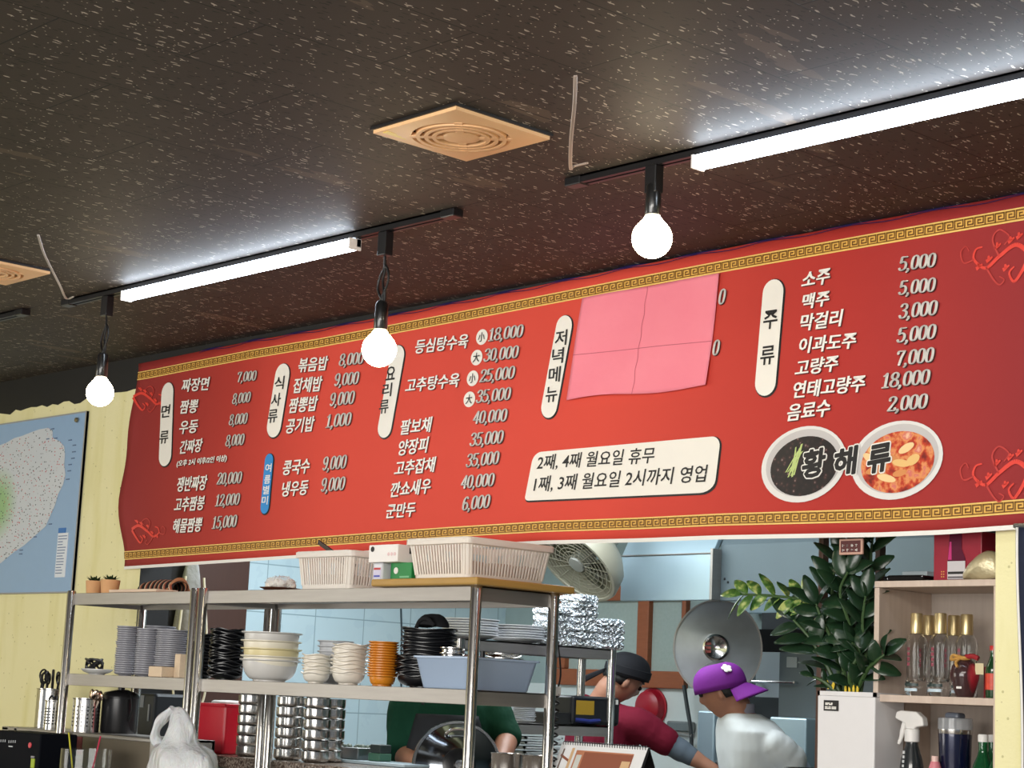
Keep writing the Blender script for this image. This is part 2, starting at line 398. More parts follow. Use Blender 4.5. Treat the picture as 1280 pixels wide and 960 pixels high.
# dark brown door and black cupboard on the kitchen's left side
MB_ = MB().box(KX0+.002, KX0+.05, 5.02, P(309, 760, X=KX0+.05).y, 0, 2.45)
struct(MB_.build('door_1', M('dark_brown_laminate', (70, 46, 38), .5, noise=.12, nscale=7, stretch=(8, 8, 1)), smooth=False, bevel=.004))

# ------------------------------------------------------------------ ceiling fittings
def tile_vent(x0, y1, s, label):
    t = thing('ceiling_vent', label, 'vent', (x0+s/2, y1-s/2, ZC), 0, 'square vents in the dark ceiling')
    pl = M('aged_cream_plastic', (236, 190, 140), .42, noise=.14, nscale=5)
    h = s/2; z = -.016
    MB().box(-h-.006, h+.006, -h-.006, h+.006, -.007, -.0005).build('backing_rim', M('black_rim', (22, 20, 20), .5), t, smooth=False)
    m = MB(); R = h*.80; N = 48                               # square plate with a round opening
    vs = []; 
    for i in range(N):
        a = 2*PI*i/N; c, s2 = math.cos(a), math.sin(a); q = h/max(abs(c), abs(s2)); vs.append((q*c, q*s2, z))
    for i in range(N):
        a = 2*PI*i/N; vs.append((R*math.cos(a), R*math.sin(a), z-.004))
    for i in range(N):
        a = 2*PI*i/N; c, s2 = math.cos(a), math.sin(a); q = h/max(abs(c), abs(s2)); vs.append((q*c, q*s2, -.006))
    for i in range(N):
        a = 2*PI*i/N; vs.append((R*.96*math.cos(a), R*.96*math.sin(a), -.008))
    fs = []
    for i in range(N):
        j = (i+1) % N; fs += [(i, j, N+j, N+i), (i, 2*N+i, 2*N+j, j), (N+i, N+j, 3*N+j, 3*N+i)]
    m.add(vs, fs).build('cover_plate', pl, t)
    for k, r in enumerate((.70, .57, .44)):
        r *= h; MB().lathe([(r-.0045, -.009), (r-.0055, -.0225), (r+.0045, -.0225), (r+.0055, -.009)], 40).build('grille_ring', pl, t)
    MB().lathe([(0, -.020), (h*.20, -.0225), (h*.30, -.020), (h*.31, -.009)], 32).build('hub_disc', pl, t)
    for k in range(4):
        a = PI/4+k*PI/2; T = Matrix.Rotation(a, 4, 'Z')
        MB().box(h*.28, h*.82, -.010, .010, -.021, -.012, T).build('spoke', pl, t, smooth=False)
    MB().lathe([(0, -.0078), (R*.99, -.0078)], 32).build('duct_shadow', M('duct_black', (20, 17, 15), .8), t)
    if x0 > -5:   # strip of yellow tape on one corner
        MB().box(-h+.030, -h+.050, -h+.008, -.07, -.0185, -.0165).build('tape_strip', M('yellow_tape', (232, 200, 92), .4), t, smooth=False)
    return t
tile_vent(-3.706, 3.217, .318, 'square cream ceiling vent with round grille near the picture centre')
pv = P(63, 337, Z=ZC); tile_vent(pv.x-.318, pv.y, .318, 'square cream ceiling vent cut off by the left edge')
RAIL = M('black_rail', (24, 24, 26), .35); CORD = M('black_cord', (16, 16, 17), .5)
DIF = M('lit_tube_diffuser', (226, 240, 255), .5, emit=EM_TUBE)
YR = 3.57
def rail(x0, x1, y, label):
    t = thing('track_rail', label, 'track', ((x0+x1)/2, y, ZC), 0, 'black lighting tracks on the ceiling'); h = (x1-x0)/2
    m = MB(); m.box(-h, h, -.018, -.011, -.022, -.001); m.box(-h, h, .011, .018, -.022, -.001); m.box(-h, h, -.018, .018, -.006, -.001)
    m.box(-h, h, -.013, -.005, -.022, -.018); m.box(-h, h, .005, .013, -.022, -.018)
    m.build('channel', RAIL, t, smooth=False)
    for e in (-1, 1): MB().box(e*h-.03, e*h+.03, -.020, .020, -.025, -.001).build('end_cap', RAIL, t, smooth=False, bevel=.003)
    return t
xa, xb = P(87, 373, Y=YR).x, P(565, 263, Y=YR).x
rail(xa, xb, YR, 'black lighting track over the left and middle bulbs')
xc = P(722, 213, Y=YR-.02).x
rail(xc, xc+2.6, YR-.02, 'black lighting track running off the right edge')
p3 = P(28, 390, Z=ZC-.01); rail(p3.x-1.2, p3.x, p3.y, 'short end of black lighting track at the left edge')
def tube(x0, x1, y, label):
    t = thing('tube_light', label, 'light', ((x0+x1)/2, y, ZC-.026), 0, 'white tube lights on the tracks'); h = (x1-x0)/2
    MB().box(-h, h, .002, .018, -.022, .003).build('housing', M('white_metal', (220, 222, 224), .4), t, smooth=False)
    prof = [(.0, .002), (-.022, .001), (-.026, -.010), (-.024, -.024), (-.012, -.032), (.008, -.032), (.016, -.023)]
    MB().prism(prof, 2*h-.02, Matrix(((0,0,1,-h+.01),(1,0,0,0),(0,1,0,0),(0,0,0,1)))).build('diffuser', DIF, t, smooth=False)
    for e in (-1, 1): MB().box(e*(h-.003)-.003, e*(h-.003)+.003, -.027, .019, -.033, .002).build('end_cap', WHITEP, t, smooth=False)
    return t
xa, xb = P(155, 361, Y=YR-.02).x, P(441, 303, Y=YR-.02).x
tube(xa, xb, YR-.005, 'lit white tube on the track between the left and middle bulbs')
xc2 = P(868, 191, Y=YR-.04).x
tube(xc2, xc2+1.25, YR-.025, 'lit white tube running off the right edge of the picture')
def bulb_lamp(pa, pb, r, kind, label, y=YR):
    b = P(*pb, Y=y); t = thing('pendant_bulb', label, 'light', (b.x, y, ZC-.022), 0, 'globe bulbs hanging from the tracks'); zb = b.z-(ZC-.022)
    MB().box(-.02, .02, -.016, .016, -.075, 0).build('track_adapter', RAIL, t, smooth=False, bevel=.003)
    zt = zb+r+.012; so = M('black_socket', (20, 21, 22), .3, coat=.4)
    MB().lathe([(0, zt+.085), (.014, zt+.085), (.020, zt+.075), (.0215, zt+.0), (.019, zt-.004), (0, zt-.004)], 24).build('socket', so, t)
    cm = MB()
    if kind == 'rod':
        cm.tube([(0, 0, -.07), (0, 0, zt+.08)], .0075); mt = POST
    else:
        zz = [-.07, -.12]; pts = [(0, 0, -.07), (.002, 0, -.11)]
        cm.tube(smoothpath([(0,0,-.07), (.003,0,-.11), (-.022,.004,-.14), (-.028,.004,-.175), (-.002,0,-.21), (.004,0,zt+.11), (0,0,zt+.08)]), .0042, 6)
        cm.tube(smoothpath([(.002,0,-.10), (.026,-.004,-.125), (.028,-.003,-.16), (.002,0,-.20), (-.022,.003,-.235), (-.004,0,-.26), (.012,-.002,-.235), (.006,0,-.19), (-.006,.004,-.15), (.004,.002,-.12), (.002,0,-.10)]), .0040, 6)
        cm.tube(smoothpath([(-.004,0,-.20), (.010,0,-.235), (.013,0,zt+.115), (.008,0,zt+.10), (.003,0,-.25)]), .0040, 6); mt = CORD
    cm.build('cord' if kind != 'rod' else 'stem', mt, t)
    em = NT('lit_bulb_glass', .3); em.b.inputs['Base Color'].default_value = (1, 1, 1, 1); em.b.inputs['Emission Color'].default_value = (1, .83, .56, 1); em.b.inputs['Emission Strength'].default_value = EM_BULB
    prof = [(0, zb-r)]+[(r*math.sin(PI*k/16), zb-r*math.cos(PI*k/16)) for k in range(1, 13)]+[(.030, zb+r*.86), (.020, zb+r+.006)]
    MB().lathe(prof, 28).build('globe', em.m, t)
    nk = M('frosted_bulb_neck', (250, 236, 208), .4, emit=1.2)
    MB().lathe([(.031, zb+r*.85), (.021, zb+r+.004), (.019, zb+r+.014)], 24).build('neck', nk, t)
    return t
bulb_lamp((135, 370), (125, 491), .050, 'cord', 'lit globe bulb on knotted cord before the yellow wall')
bulb_lamp((482, 290), (474, 437), .053, 'cord', 'lit globe bulb on knotted cord before the red banner')
bulb_lamp((816, 205), (815, 298), .053, 'rod', 'lit globe bulb on short rigid stem, at right', y=YR-.03)
def ceiling_wire(pts, label, col):
    m = MB()
    for off in (0, .0045): m.tube(smoothpath([p+Vector((off, off*.4, 0)) for p in pts]), .0026, 6)
    o = m.build('loose_wire', M('wire_'+str(col[0]), col, .4))
    k = pts[0]; tag(o, label, 'wire', 'loose wires feeding the tracks')
    return o
A = P(718, 95, Z=ZC-.003); B = P(716, 208, Z=ZC-.012)
ceiling_wire([A, A.lerp(B, .15)+Vector((0,0,-.03)), A.lerp(B, .5)+Vector((-.01,0,-.045)), A.lerp(B, .85)+Vector((-.01,0,-.035)), B, B+Vector((.05, 0, 0))], 'bare grey wire hanging from the ceiling hole left of the right bulb', (176, 160, 150))
A = P(47, 294, Z=ZC-.003); B = P(82, 373, Z=ZC-.012)
ceiling_wire([A, A.lerp(B, .2)+Vector((0,0,-.015)), A.lerp(B, .5)+Vector((.01,0,-.02)), A.lerp(B, .7)+Vector((.015,0,-.02)), B, B+Vector((.05, 0, 0))], 'bare white wire hanging beside the left ceiling vent', (190, 184, 178))
# ------------------------------------------------------------------ the menu banner
BX0, BX1 = P(165, 580, Y=W).x, -2.42
def interp(tab, x):
    if x <= tab[0][0]: a, b = tab[0], tab[1]
    else:
        for a, b in zip(tab, tab[1:]):
            if x <= b[0]: break
    return a[1]+(b[1]-a[1])*(x-a[0])/(b[0]-a[0])
TOPE = [(q.x, min(q.z, ZC-.004)) for q in (P(x, y, Y=W) for x, y in ((172,456),(240,442),(320,426),(400,412),(480,396),(620,368),(780,336),(920,309),(1100,275),(1280,239)))]
BOTE = [(q.x, q.z) for q in (P(x, y, Y=W) for x, y in ((153,711),(373,697),(560,685),(680,679),(800,676.5),(900,673),(1100,670),(1180,667),(1280,660)))]
def bsurf(x, z, lift=0.0):
    """hanging vinyl: slight waves, curling at its loose left end"""
    s = max(0, x-BX0); e = math.exp(-s/.16)
    y = W - lift - .012*e*(1+math.sin(z*9)) - .004*math.sin(x*2.1+z) - .004 - .03*math.exp(-s/.05)*math.sin((z-1.85)*7)**2
    return Vector((x, y, z))
BAN = thing('menu_banner', 'long red menu banner with white Korean lettering over the serving hatch', 'banner', ((BX0+BX1)/2, W, 1.85))
OFF = Vector(BAN.location)
def bl(x, z, lift=0.0): return bsurf(x, z, lift)-OFF
def edge_x(z): return BX0 + .012*math.sin((z-1.85)*8+1.0) - .0
def bat(u, t, lift=0):
    """u 0..1 along, t 0..1 from bottom to top"""
    x = BX0+(BX1-BX0)*u; z = interp(BOTE, x)*(1-t)+interp(TOPE, x)*t
    if u < .06: x += (.014*math.sin((z-1.85)*7.5+2.2))*(1-u/.06)
    return bl(x, z, lift)
n = NT('printed_red_vinyl', .6, spec=.15)
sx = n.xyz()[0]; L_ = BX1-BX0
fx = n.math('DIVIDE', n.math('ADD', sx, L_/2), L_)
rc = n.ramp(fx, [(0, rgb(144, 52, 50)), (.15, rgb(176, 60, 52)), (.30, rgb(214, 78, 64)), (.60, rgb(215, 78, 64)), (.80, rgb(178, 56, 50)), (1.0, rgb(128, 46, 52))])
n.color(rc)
n.bump(n.noise(n.map((1, 1, .5)), 5, 3), .12, .02)
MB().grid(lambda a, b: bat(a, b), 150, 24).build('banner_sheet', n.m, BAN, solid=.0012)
WHI = M('printed_white', (238, 235, 228), .5); GOLD = M('printed_gold', (232, 180, 84), .5); GOLDK = M('printed_olive', (112, 74, 20), .5); GOLDL = M('printed_pale_gold', (240, 208, 120), .45)
INK = M('printed_black', (24, 22, 22), .5); RFL = M('printed_bright_red', (226, 62, 48), .5); NAVY = M('navy_hem', (36, 36, 96), .5)
MB().grid(lambda a, b: bat(a, -.004+.014*b, .0016), 150, 2).build('white_hem', WHI, BAN)
MB().grid(lambda a, b: bat(.10+.9*a, .992+.014*b+.004*math.sin(a*90), .004-.012*b), 150, 2).build('blue_hem', NAVY, BAN)
for lo, hi in ((.042, .083), (.917, .958)):
    MB().grid(lambda a, b: bat(a, lo+(hi-lo)*b, .0018), 150, 2).build('gold_band', GOLD, BAN)
    e = MB(); e.grid(lambda a, b: bat(a, lo+(hi-lo)*.04*b*2, .0026), 150, 1); e.grid(lambda a, b: bat(a, hi-(hi-lo)*.04*b*2, .0026), 150, 1)
    e.build('band_edge', GOLDL, BAN)
    km = MB(); cell = .0325; N = int((BX1-BX0)/cell)
    key = [(.06,.20),(.06,.82),(.88,.82),(.88,.36),(.36,.36),(.36,.60),(.62,.60)]
    for i in range(N):
        def seg(a, b, wd=.055):
            x0, x1 = min(a[0], b[0])-wd, max(a[0], b[0])+wd; y0, y1 = min(a[1], b[1])-wd, max(a[1], b[1])+wd
            km.add([bat((i+q[0])/N, lo+(hi-lo)*q[1], .0034) for q in ((x0,y0),(x1,y0),(x1,y1),(x0,y1))], [(0,1,2,3)])
        for a, b in zip(key, key[1:]): seg(a, b)
        seg((.0,.18), (1.0,.18), .04)
    km.build('key_pattern', GOLDK, BAN, smooth=False)
def Q(reg, x, y):
    sx_, ox, oy = reg; return P(ox+x/sx_, oy+y/sx_, Y=W)
R1 = (3.691, 0, 440); R2 = (3.2, 320, 380); R3 = (2.91, 640, 330); R4 = (2.4, 920, 240)
lift_txt = .006
def push(p): return bl(p.x, p.z, lift_txt)
def pushs(p): return bl(p.x+.0022, p.z-.0024, lift_txt-.0015)
TXT = MB(); SHD = MB(); DARK = MB(); DARKL = MB()
def put(reg, s, x0, x1, yb0, yb1, h, mb=None, bold=.014, shear=.20, shadow=True):
    a = Q(reg, x0, yb0); b = Q(reg, x1, yb1); c = Q(reg, x0, yb0-h); hh = c.z-a.z
    d = Vector((b.x-a.x, 0, b.z-a.z)); wdt = d.length; d.normalize()
    for m_, ps in ((SHD, pushs), (mb or TXT, push)):
        if m_ is SHD and (mb is not None or not shadow): continue
        num_ = all(c in DIG for c in s)
        for dx in ((0,) if num_ or m_ is SHD or mb is not None else (-.0010, .0010)):
            write(m_, s, a+Vector((dx, 0, 0)), d, Vector((0, 0, 1)), wdt, hh, shear, bold, push=(lambda p, dx=dx, ps=ps: ps(p)+Vector((0, -abs(dx)*.02+dx*.02, 0))))
H1, D1 = 62, 50
for s, x0, x1, y0, y1, h in (('짜장면',846,978,188,178,60),('7,000',1103,1197,142,133,46),('짬뽕',838,927,288,282,62),('8,000',1081,1170,243,233,48),('우동',836,927,382,374,60),('8,000',1066,1156,341,332,50),('간짜장',838,947,474,462,62),('8,000',1050,1141,438,430,52),('(오후 2시 이후/2인 이상)',826,1060,536,510,34),('쟁반짜장',824,968,648,638,68),('20,000',1010,1130,614,607,54),('고추짬봉',812,957,740,730,66),('12,000',1003,1120,714,706,54),('해물짬뽕',803,945,838,830,66),('15,000',988,1107,817,808,56)): put(R1, s, x0, x1, y0, y1, h)
for s, x0, x1, y0, y1, h in (('볶음밥',175,297,276,266,56),('8,000',337,440,250,240,48),('잡채밥',155,274,360,350,60),('9,000',318,421,331,321,50),('짬뽕밥',138,257,440,428,60),('9,000',300,404,411,400,52),('공기밥',126,244,522,510,60),('1,000',286,391,497,486,52),('콩국수',114,227,688,678,58),('9,000',272,373,668,658,54),('냉우동',110,221,774,764,60),('9,000',266,367,753,745,54),
    ('등심탕수육',638,856,202,176,56),('18,000',932,1077,150,132,50),('30,000',912,1058,232,216,50),('고추탕수육',601,821,357,332,56),('25,000',896,1043,315,298,50),('35,000',882,1027,397,383,50),('팔보채',580,709,526,512,60),('40,000',869,1012,481,469,50),('양장피',571,695,610,594,62),('35,000',857,997,570,557,52),('고추잡채',558,724,690,672,60),('35,000',842,980,654,640,52),('깐쇼새우',541,708,776,757,60),('40,000',821,961,740,728,52),('군만두',525,647,860,850,58),('6,000',827,944,827,815,54)): put(R2, s, x0, x1, y0, y1, h)
for s, x0, x1, y0, y1, h in (('소주',204,294,292,276,46),('5,000',493,611,240,226,42),('맥주',204,292,356,342,46),('5,000',493,610,312,300,42),('막걸리',198,330,421,404,50),('3,000',494,616,383,370,44),('이과도주',194,373,488,470,48),('5,000',488,612,455,441,44),('고량주',184,319,556,538,48),('7,000',485,606,524,511,44),('연태고량주',176,400,622,600,50),('18,000',444,594,591,577,44),('음료수',159,295,691,673,50),('2,000',460,587,661,650,44)): put(R4, s, x0, x1, y0, y1, h)
for s, x0, x1, y0, y1, h in (('0',757,790,151,147,56),('0',735,768,336,332,56)): put(R3, s, x0, x1, y0, y1, h)
def pill(reg, a, b, wpx, mat, name, out=True):
    pa, pb = Q(reg, *a), Q(reg, *b); r = (Q(reg, a[0]+wpx/2, a[1])-pa).length
    d = (pb-pa).normalized(); s = Vector((d.z, 0, -d.x)); L = (pb-pa).length
    for k, (rr, m_, lf, sh) in enumerate(((r+.004, INK, .0022, .002), (r, mat, .0042, 0))):
        pts = [pa+d*r + (s*math.cos(PI+PI*i/12) + d*math.sin(PI+PI*i/12))*rr for i in range(13)] + [pb-d*r+(s*math.cos(PI*i/12)+d*math.sin(PI*i/12))*rr for i in range(13)]
        MB().add([bl(p.x+sh, p.z-sh, lf) for p in pts], [list(range(len(pts)))]).build(name if k else 'plate_outline', m_, BAN, smooth=False)
def label(reg, chars, mb, hpx, wpx, mat=None):
    own = mb is DARK; mb = MB() if own else mb
    for s, x, y in chars:
        c = Q(reg, x, y); h = (Q(reg, x, y-hpx)-c).z; wd = (Q(reg, x+wpx, y)-c).length
        vs, fs = glyphs(s, .015); write(mb, s, c-Vector((wd/2, 0, h/2)), Vector((1,0,0)), Vector((0,0,1)), wd, h, .08, .015, push=lambda p: bl(p.x, p.z, .0062))
    if own: mb.build('plate_lettering', INK, BAN, smooth=False)
CP = M('printed_cream_plate', (240, 236, 226), .5)
pill(R1, (783,143), (773,528), 54, CP, 'label_plate'); label(R1, (('면',776,275),('류',770,395)), DARK, 58, 42)
pill(R2, (121,240), (74,535), 56, CP, 'label_plate'); label(R2, (('식',104,318),('사',91,385),('류',78,450)), DARK, 52, 40)
pill(R2, (577,166), (513,536), 54, CP, 'label_plate'); label(R2, (('요',545,278),('리',531,345),('류',519,412)), DARK, 54, 40)
pill(R2, (64,600), (42,840), 33, M('printed_blue', (44, 140, 210), .5), 'label_plate'); label(R2, (('여',61,657),('름',57,703),('별',52,745),('미',47,787)), TXT, 34, 26)
pill(R3, (201,188), (131,560), 58, CP, 'label_plate'); label(R3, (('저',184,270),('녁',172,335),('메',160,403),('뉴',149,475)), DARK, 56, 46)
pill(R4, (122,264), (92,613), 62, CP, 'label_plate'); label(R4, (('주',112,385),('류',103,492)), DARK, 56, 46)
for s, x, y in (('小',907,133),('大',886,215),('小',870,298),('大',857,382)):
    c = Q(R2, x, y); rx = (Q(R2, x+23, y)-c).length; rz = (Q(R2, x, y-31)-c).z
    MB().add([bl(c.x+rx*math.cos(2*PI*i/24), c.z+rz*math.sin(2*PI*i/24), .0042) for i in range(24)], [list(range(24))]).build('size_badge', CP, BAN, smooth=False)
    label(R2, ((s, x, y),), DARK, 38, 28)
# closing-days notice plate
cs = [Q(R3, *p) for p in ((82,686),(768,626),(742,832),(48,862))]
def npt(a, b):
    t = cs[0].lerp(cs[1], a); u_ = cs[3].lerp(cs[2], a); return t.lerp(u_, b)
rr = [(.5+x, .5-y) for x, y in rrect(1, 1, .10, 6)]
def rnd(a, b):   # rounder along the short side
    return npt(a, b)
pts = []
for cx, cy, a0 in ((.955, .20, 0), (.045, .20, PI/2), (.025, .92, PI), (.93, .78, 1.5*PI)):
    rx, ry = ((.045, .20), (.045, .20), (.025, .08), (.07, .22))[int(a0/(PI/2)+.1)]
    for i in range(7): a = a0+PI/2*i/6; pts.append(npt(cx+rx*math.cos(a), cy-ry*math.sin(a)))
c_ = sum(pts, Vector())/len(pts)
MB().add([bl(c_.x+(p.x-c_.x)*1.008+.003, c_.z+(p.z-c_.z)*1.035-.003, .0022) for p in pts], [list(range(len(pts)))]).build('plate_outline', INK, BAN, smooth=False)
MB().add([bl(p.x, p.z, .0042) for p in pts], [list(range(len(pts)))]).build('notice_plate', CP, BAN, smooth=False)
put(R3, '2째, 4째 월요일 휴무', 92, 530, 754, 728, 58, DARK, .012); DARK.build('notice_lettering', INK, BAN, smooth=False); DARK = MB(); put(R3, '1째, 3째 월요일 2시까지 영업', 80, 720, 834, 797, 60, DARK, .012)
# two dishes printed beside the shop's name
def dish(c, rx, ry, rot, food, name):
    cc = Q(R4, *c); k = (Q(R4, c[0]+100, c[1])-cc).length/100; kz = (Q(R4, c[0], c[1]-100)-cc).z/100
    def ell(fx_, fy_, dx=0, dy=0, N=40):
        o = []
        for i in range(N):
            a = 2*PI*i/N; x, y = rx*fx_*math.cos(a), ry*fy_*math.sin(a); ca, sa = math.cos(rot), math.sin(rot)
            o.append((cc.x+(x*ca-y*sa+dx)*k, cc.z+(x*sa+y*ca+dy)*kz))
        return o
    for fx_, fy_, dx, dy, m_, lf, nm in ((1, 1, 0, 0, M('printed_bowl_white', (226, 224, 220), .5), .0042, 'printed_bowl'), (.90, .88, 2, 4, M('printed_bowl_grey', (196, 192, 190), .5), .0050, 'printed_bowl_inside'), (.80, .78, 4, -6, food, .0058, name)):
        e = ell(fx_, fy_, dx, dy); MB().add([bl(x, z, lf) for x, z in e], [list(range(len(e)))]).build(nm, m_, BAN, smooth=False)
    return cc, k, kz
n = NT('printed_black_noodles', .4); vv = n.n('ShaderNodeTexVoronoi'); n.put(vv.inputs['Vector'], n.map((1, .001, 1))); vv.inputs['Scale'].default_value = 55
n.color(n.ramp(n.math('ADD', vv.outputs['Distance'], n.math('MULTIPLY', n.noise(n.co, 90, 3), .5)), [(.25, rgb(170, 150, 145)), (.42, rgb(70, 40, 40)), (.6, rgb(34, 22, 22)), (.9, rgb(20, 14, 14))]))
DK = n.m
n = NT('printed_red_soup', .4); n.color(n.ramp(n.noise(n.map((1, .001, 1)), 26, 4), [(.34, rgb(120, 24, 16)), (.46, rgb(196, 60, 30)), (.55, rgb(226, 150, 90)), (.62, rgb(214, 110, 100)), (.72, rgb(240, 200, 160))]))
RS = n.m
c1_, k, kz = dish((208,818), 130, 112, .25, DK, 'printed_black_noodles'); c2_, k, kz = dish((488,806), 140, 116, .2, RS, 'printed_red_noodles')
cm = MB(); random.seed(5)
for i in range(9):
    a = Q(R4, 158+random.uniform(0, 26), 850+random.uniform(-12, 8)); b = Q(R4, 196+random.uniform(-8, 14), 768+random.uniform(-14, 14)); wv = Vector((.006, 0, .002))
    cm.add([bl(p.x, p.z, .0066) for p in (a-wv*.5, a+wv*.5, b+wv*.4, b-wv*.4)], [(0,1,2,3)])
cm.build('printed_cucumber', M('printed_pale_green', (190, 208, 130), .5), BAN, smooth=False)
for i, (a, b, ra, rb, q) in enumerate(((430,770,26,14,.3),(470,800,30,12,-.4),(520,770,26,12,.5),(505,815,28,11,-.2),(430,835,34,12,.2),(460,860,30,11,-.3),(540,805,22,14,.6),(500,845,22,10,.2),(410,800,24,11,-.6))):
    c = Q(R4, a, b); e = [(ra*math.cos(2*PI*j/16), rb*math.sin(2*PI*j/16)) for j in range(16)]
    MB().add([bl(c.x+(x*math.cos(q)-y*math.sin(q))*k, c.z+(x*math.sin(q)+y*math.cos(q))*kz, .0064+.00003*i) for x, y in e], [list(range(16))]).build('printed_topping', M('printed_squid_'+'abc'[i % 3], ((232,190,120), (214,140,80), (240,206,150))[i % 3], .5), BAN, smooth=False)
HW = MB()
for s, x, y in (('황',243,820),('해',338,815),('류',440,805)):
    for mb, bd, lf, g, rad in [(HW, .02, .0074+.00002*q, 1.0, (.0058*math.cos(q*PI/5), .0058*math.sin(q*PI/5))) for q in range(10)]+[(DARKL, .02, .0086+.00002*q, 1.0, (.0018*math.cos(q*PI/2), .0018*math.sin(q*PI/2))) for q in range(4)]:
        c = Q(R4, x, y); h = (Q(R4, x, y-82)-c).z*g; wd = (Q(R4, x+76, y)-c).length*g
        write(mb, s, c-Vector((wd/2+rad[0], 0, h/2+rad[1])), Vector((1,0,.10)), Vector((0,0,1)), wd, h, .12, bd, push=lambda p, lf=lf: bl(p.x, p.z, lf))
HW.build('shop_name_halo', WHI, BAN, smooth=False)
# scroll ornaments
def curl(mb, reg, pts, r0_, r1_, n_=8):
    q = smoothpath([Q(reg, *p) for p in pts], n_); m_ = len(q)
    for i in range(m_-1):
        a, b = q[i], q[i+1]; d = (b-a); s = Vector((-d.z, 0, d.x)).normalized()
        wa, wb = (r0_+(r1_-r0_)*i/m_), (r0_+(r1_-r0_)*(i+1)/m_)
        mb.add([bl(p.x, p.z, .0040) for p in (a-s*wa, b-s*wb, b+s*wb, a+s*wa)], [(0,1,2,3)])
def scroll(reg, fx_, dx, dy, sc=1, my=1):
    FL = MB(); FD = MB()
    def tr(l): return [(dx+fx_*x*sc, dy+my*y*sc) for x, y in l]
    curl(FL, reg, tr([(0,0),(-40,-25),(-90,10),(-130,45),(-165,20),(-160,-10),(-140,-18)]), .007, .002)
    curl(FL, reg, tr([(0,5),(-20,50),(-45,85),(-60,60),(-45,40)]), .006, .002)
    curl(FD, reg, tr([(-90,10),(-110,-40),(-90,-70),(-60,-50),(-75,-25)]), .003, .0015)
    curl(FD, reg, tr([(-130,40),(-110,75),(-90,95),(-75,80),(-90,70)]), .003, .0015)
    curl(FD, reg, tr([(-165,20),(-195,30),(-205,0),(-190,-20),(-180,-5)]), .0025, .0015)
    for x, y in ((-95,-20),(-55,-38),(-120,20),(-70,45),(-30,-50),(-150,42)):
        curl(FL, reg, tr([(x-9,y+6),(x,y),(x+10,y-9)]), .006, .002); curl(FL, reg, tr([(x,y),(x-2,y-12)]), .006, .002)
    so = FL.build('red_scroll', RFL, BAN, smooth=False); FD.build('tendril', M('printed_mid_red', (190, 54, 48), .5), so, smooth=False)
scroll(R4, 1, 885, 185); scroll(R4, 1, 885, 835, 1, 1)
scroll(R1, -1, 640, 210, .72, 1); scroll(R1, -1, 622, 820, .72, 1)
SHD.build('letter_shadow', M('printed_letter_edge', (70, 18, 18), .5), BAN, smooth=False)
TXT.build('white_lettering', WHI, BAN, smooth=False); DARK.build('notice_lettering', INK, BAN, smooth=False); DARKL.build('shop_name_lettering', INK, BAN, smooth=False)
# pink paper taped over part of the menu: folded in quarters
cp = [Q(R3, *p) for p in ((270,127),(768,38),(718,447),(210,498))]
def pp(a, b):
    q = cp[0].lerp(cp[1], a).lerp(cp[3].lerp(cp[2], a), b)
    y = W-.016-.006*abs(math.sin(a*PI*1.0))*abs(a-.5)*2-.005*abs(b-.55)-.003*math.sin(a*9+b*4)
    if b > .97: q = q+Vector((0, 0, .006*math.sin(a*7)))
    return Vector((q.x, y, q.z))
pk = thing('pink_paper', 'creased pink paper sheet taped over the evening menu prices', 'paper', (cp[3].x, W-.016, cp[3].z)); O2 = Vector(pk.location)
n = NT('pink_paper', .75, spec=.2); n.color(n.mix(n.noise(n.map((1,1,1)), 5, 3), rgb(238, 128, 146), rgb(246, 146, 160)))
n.bump(n.noise(n.map((1,1,1)), 14, 4), .25, .01)
MB().grid(lambda a, b: pp(a, b)-O2, 40, 30).build('sheet', n.m, pk, solid=.0006)
cr_ = MB()
for a0, b0, a1, b1 in ((0,.56,1,.60),(.49,0,.50,1)):
    L2 = [pp(a0+(a1-a0)*i/30+.004*math.sin(i), b0+(b1-b0)*i/30)+Vector((0,-.0012,0))-O2 for i in range(31)]
    for a, b in zip(L2, L2[1:]):
        s = Vector((-(b-a).z, 0, (b-a).x)).normalized()*.0012; cr_.add([a-s, b-s, b+s, a+s], [(0,1,2,3)])
cr_.build('fold_crease', M('pink_crease', (196, 92, 110), .8), pk, smooth=False)
# island map on the yellow wall
mp0 = P(111, 514, Y=WY-.012); mp1 = P(88, 741, Y=WY-.012); xr = (mp0.x+mp1.x)/2; zt, zb_ = mp0.z+.002, mp1.z
mw = 1.15
mt = thing('island_map', 'large framed light blue island map on the yellow wall', 'map', (xr-mw/2, WY-.008, zb_)); hm = zt-zb_
MB().box(-mw/2, mw/2, -.006, .006, 0, hm).build('map_sheet', M('map_sea_blue', (150, 182, 216), .35, noise=.03), mt, smooth=False)
fm = MB()
for a, b, c, d in ((-mw/2, mw/2, 0, .006), (-mw/2, mw/2, hm-.006, hm), (-mw/2, -mw/2+.006, .006, hm-.006), (mw/2-.006, mw/2, .006, hm-.006)): fm.box(a, b, -.009, .007, c, d)
fm.build('map_frame', M('map_frame_grey', (160, 162, 164), .45), mt, smooth=False)
RM = (3.43, 0, 480)
def mq(x, y): q = P(x/3.43, 480+y/3.43, Y=WY-.016); return (q.x-(xr-mw/2), q.z-zb_)
out = [mq(*p) for p in ((0,262),(30,250),(60,232),(95,222),(130,208),(165,195),(205,188),(225,200),(225,230),(255,245),(275,268),(278,300),(275,345),(280,390),(270,430),(250,470),(235,520),(215,565),(195,610),(150,650),(105,690),(60,720),(30,745),(0,770))]
lft = [(-mw/2+.03, out[-1][1]-.06), (-mw/2+.03, out[0][1]-.10)]
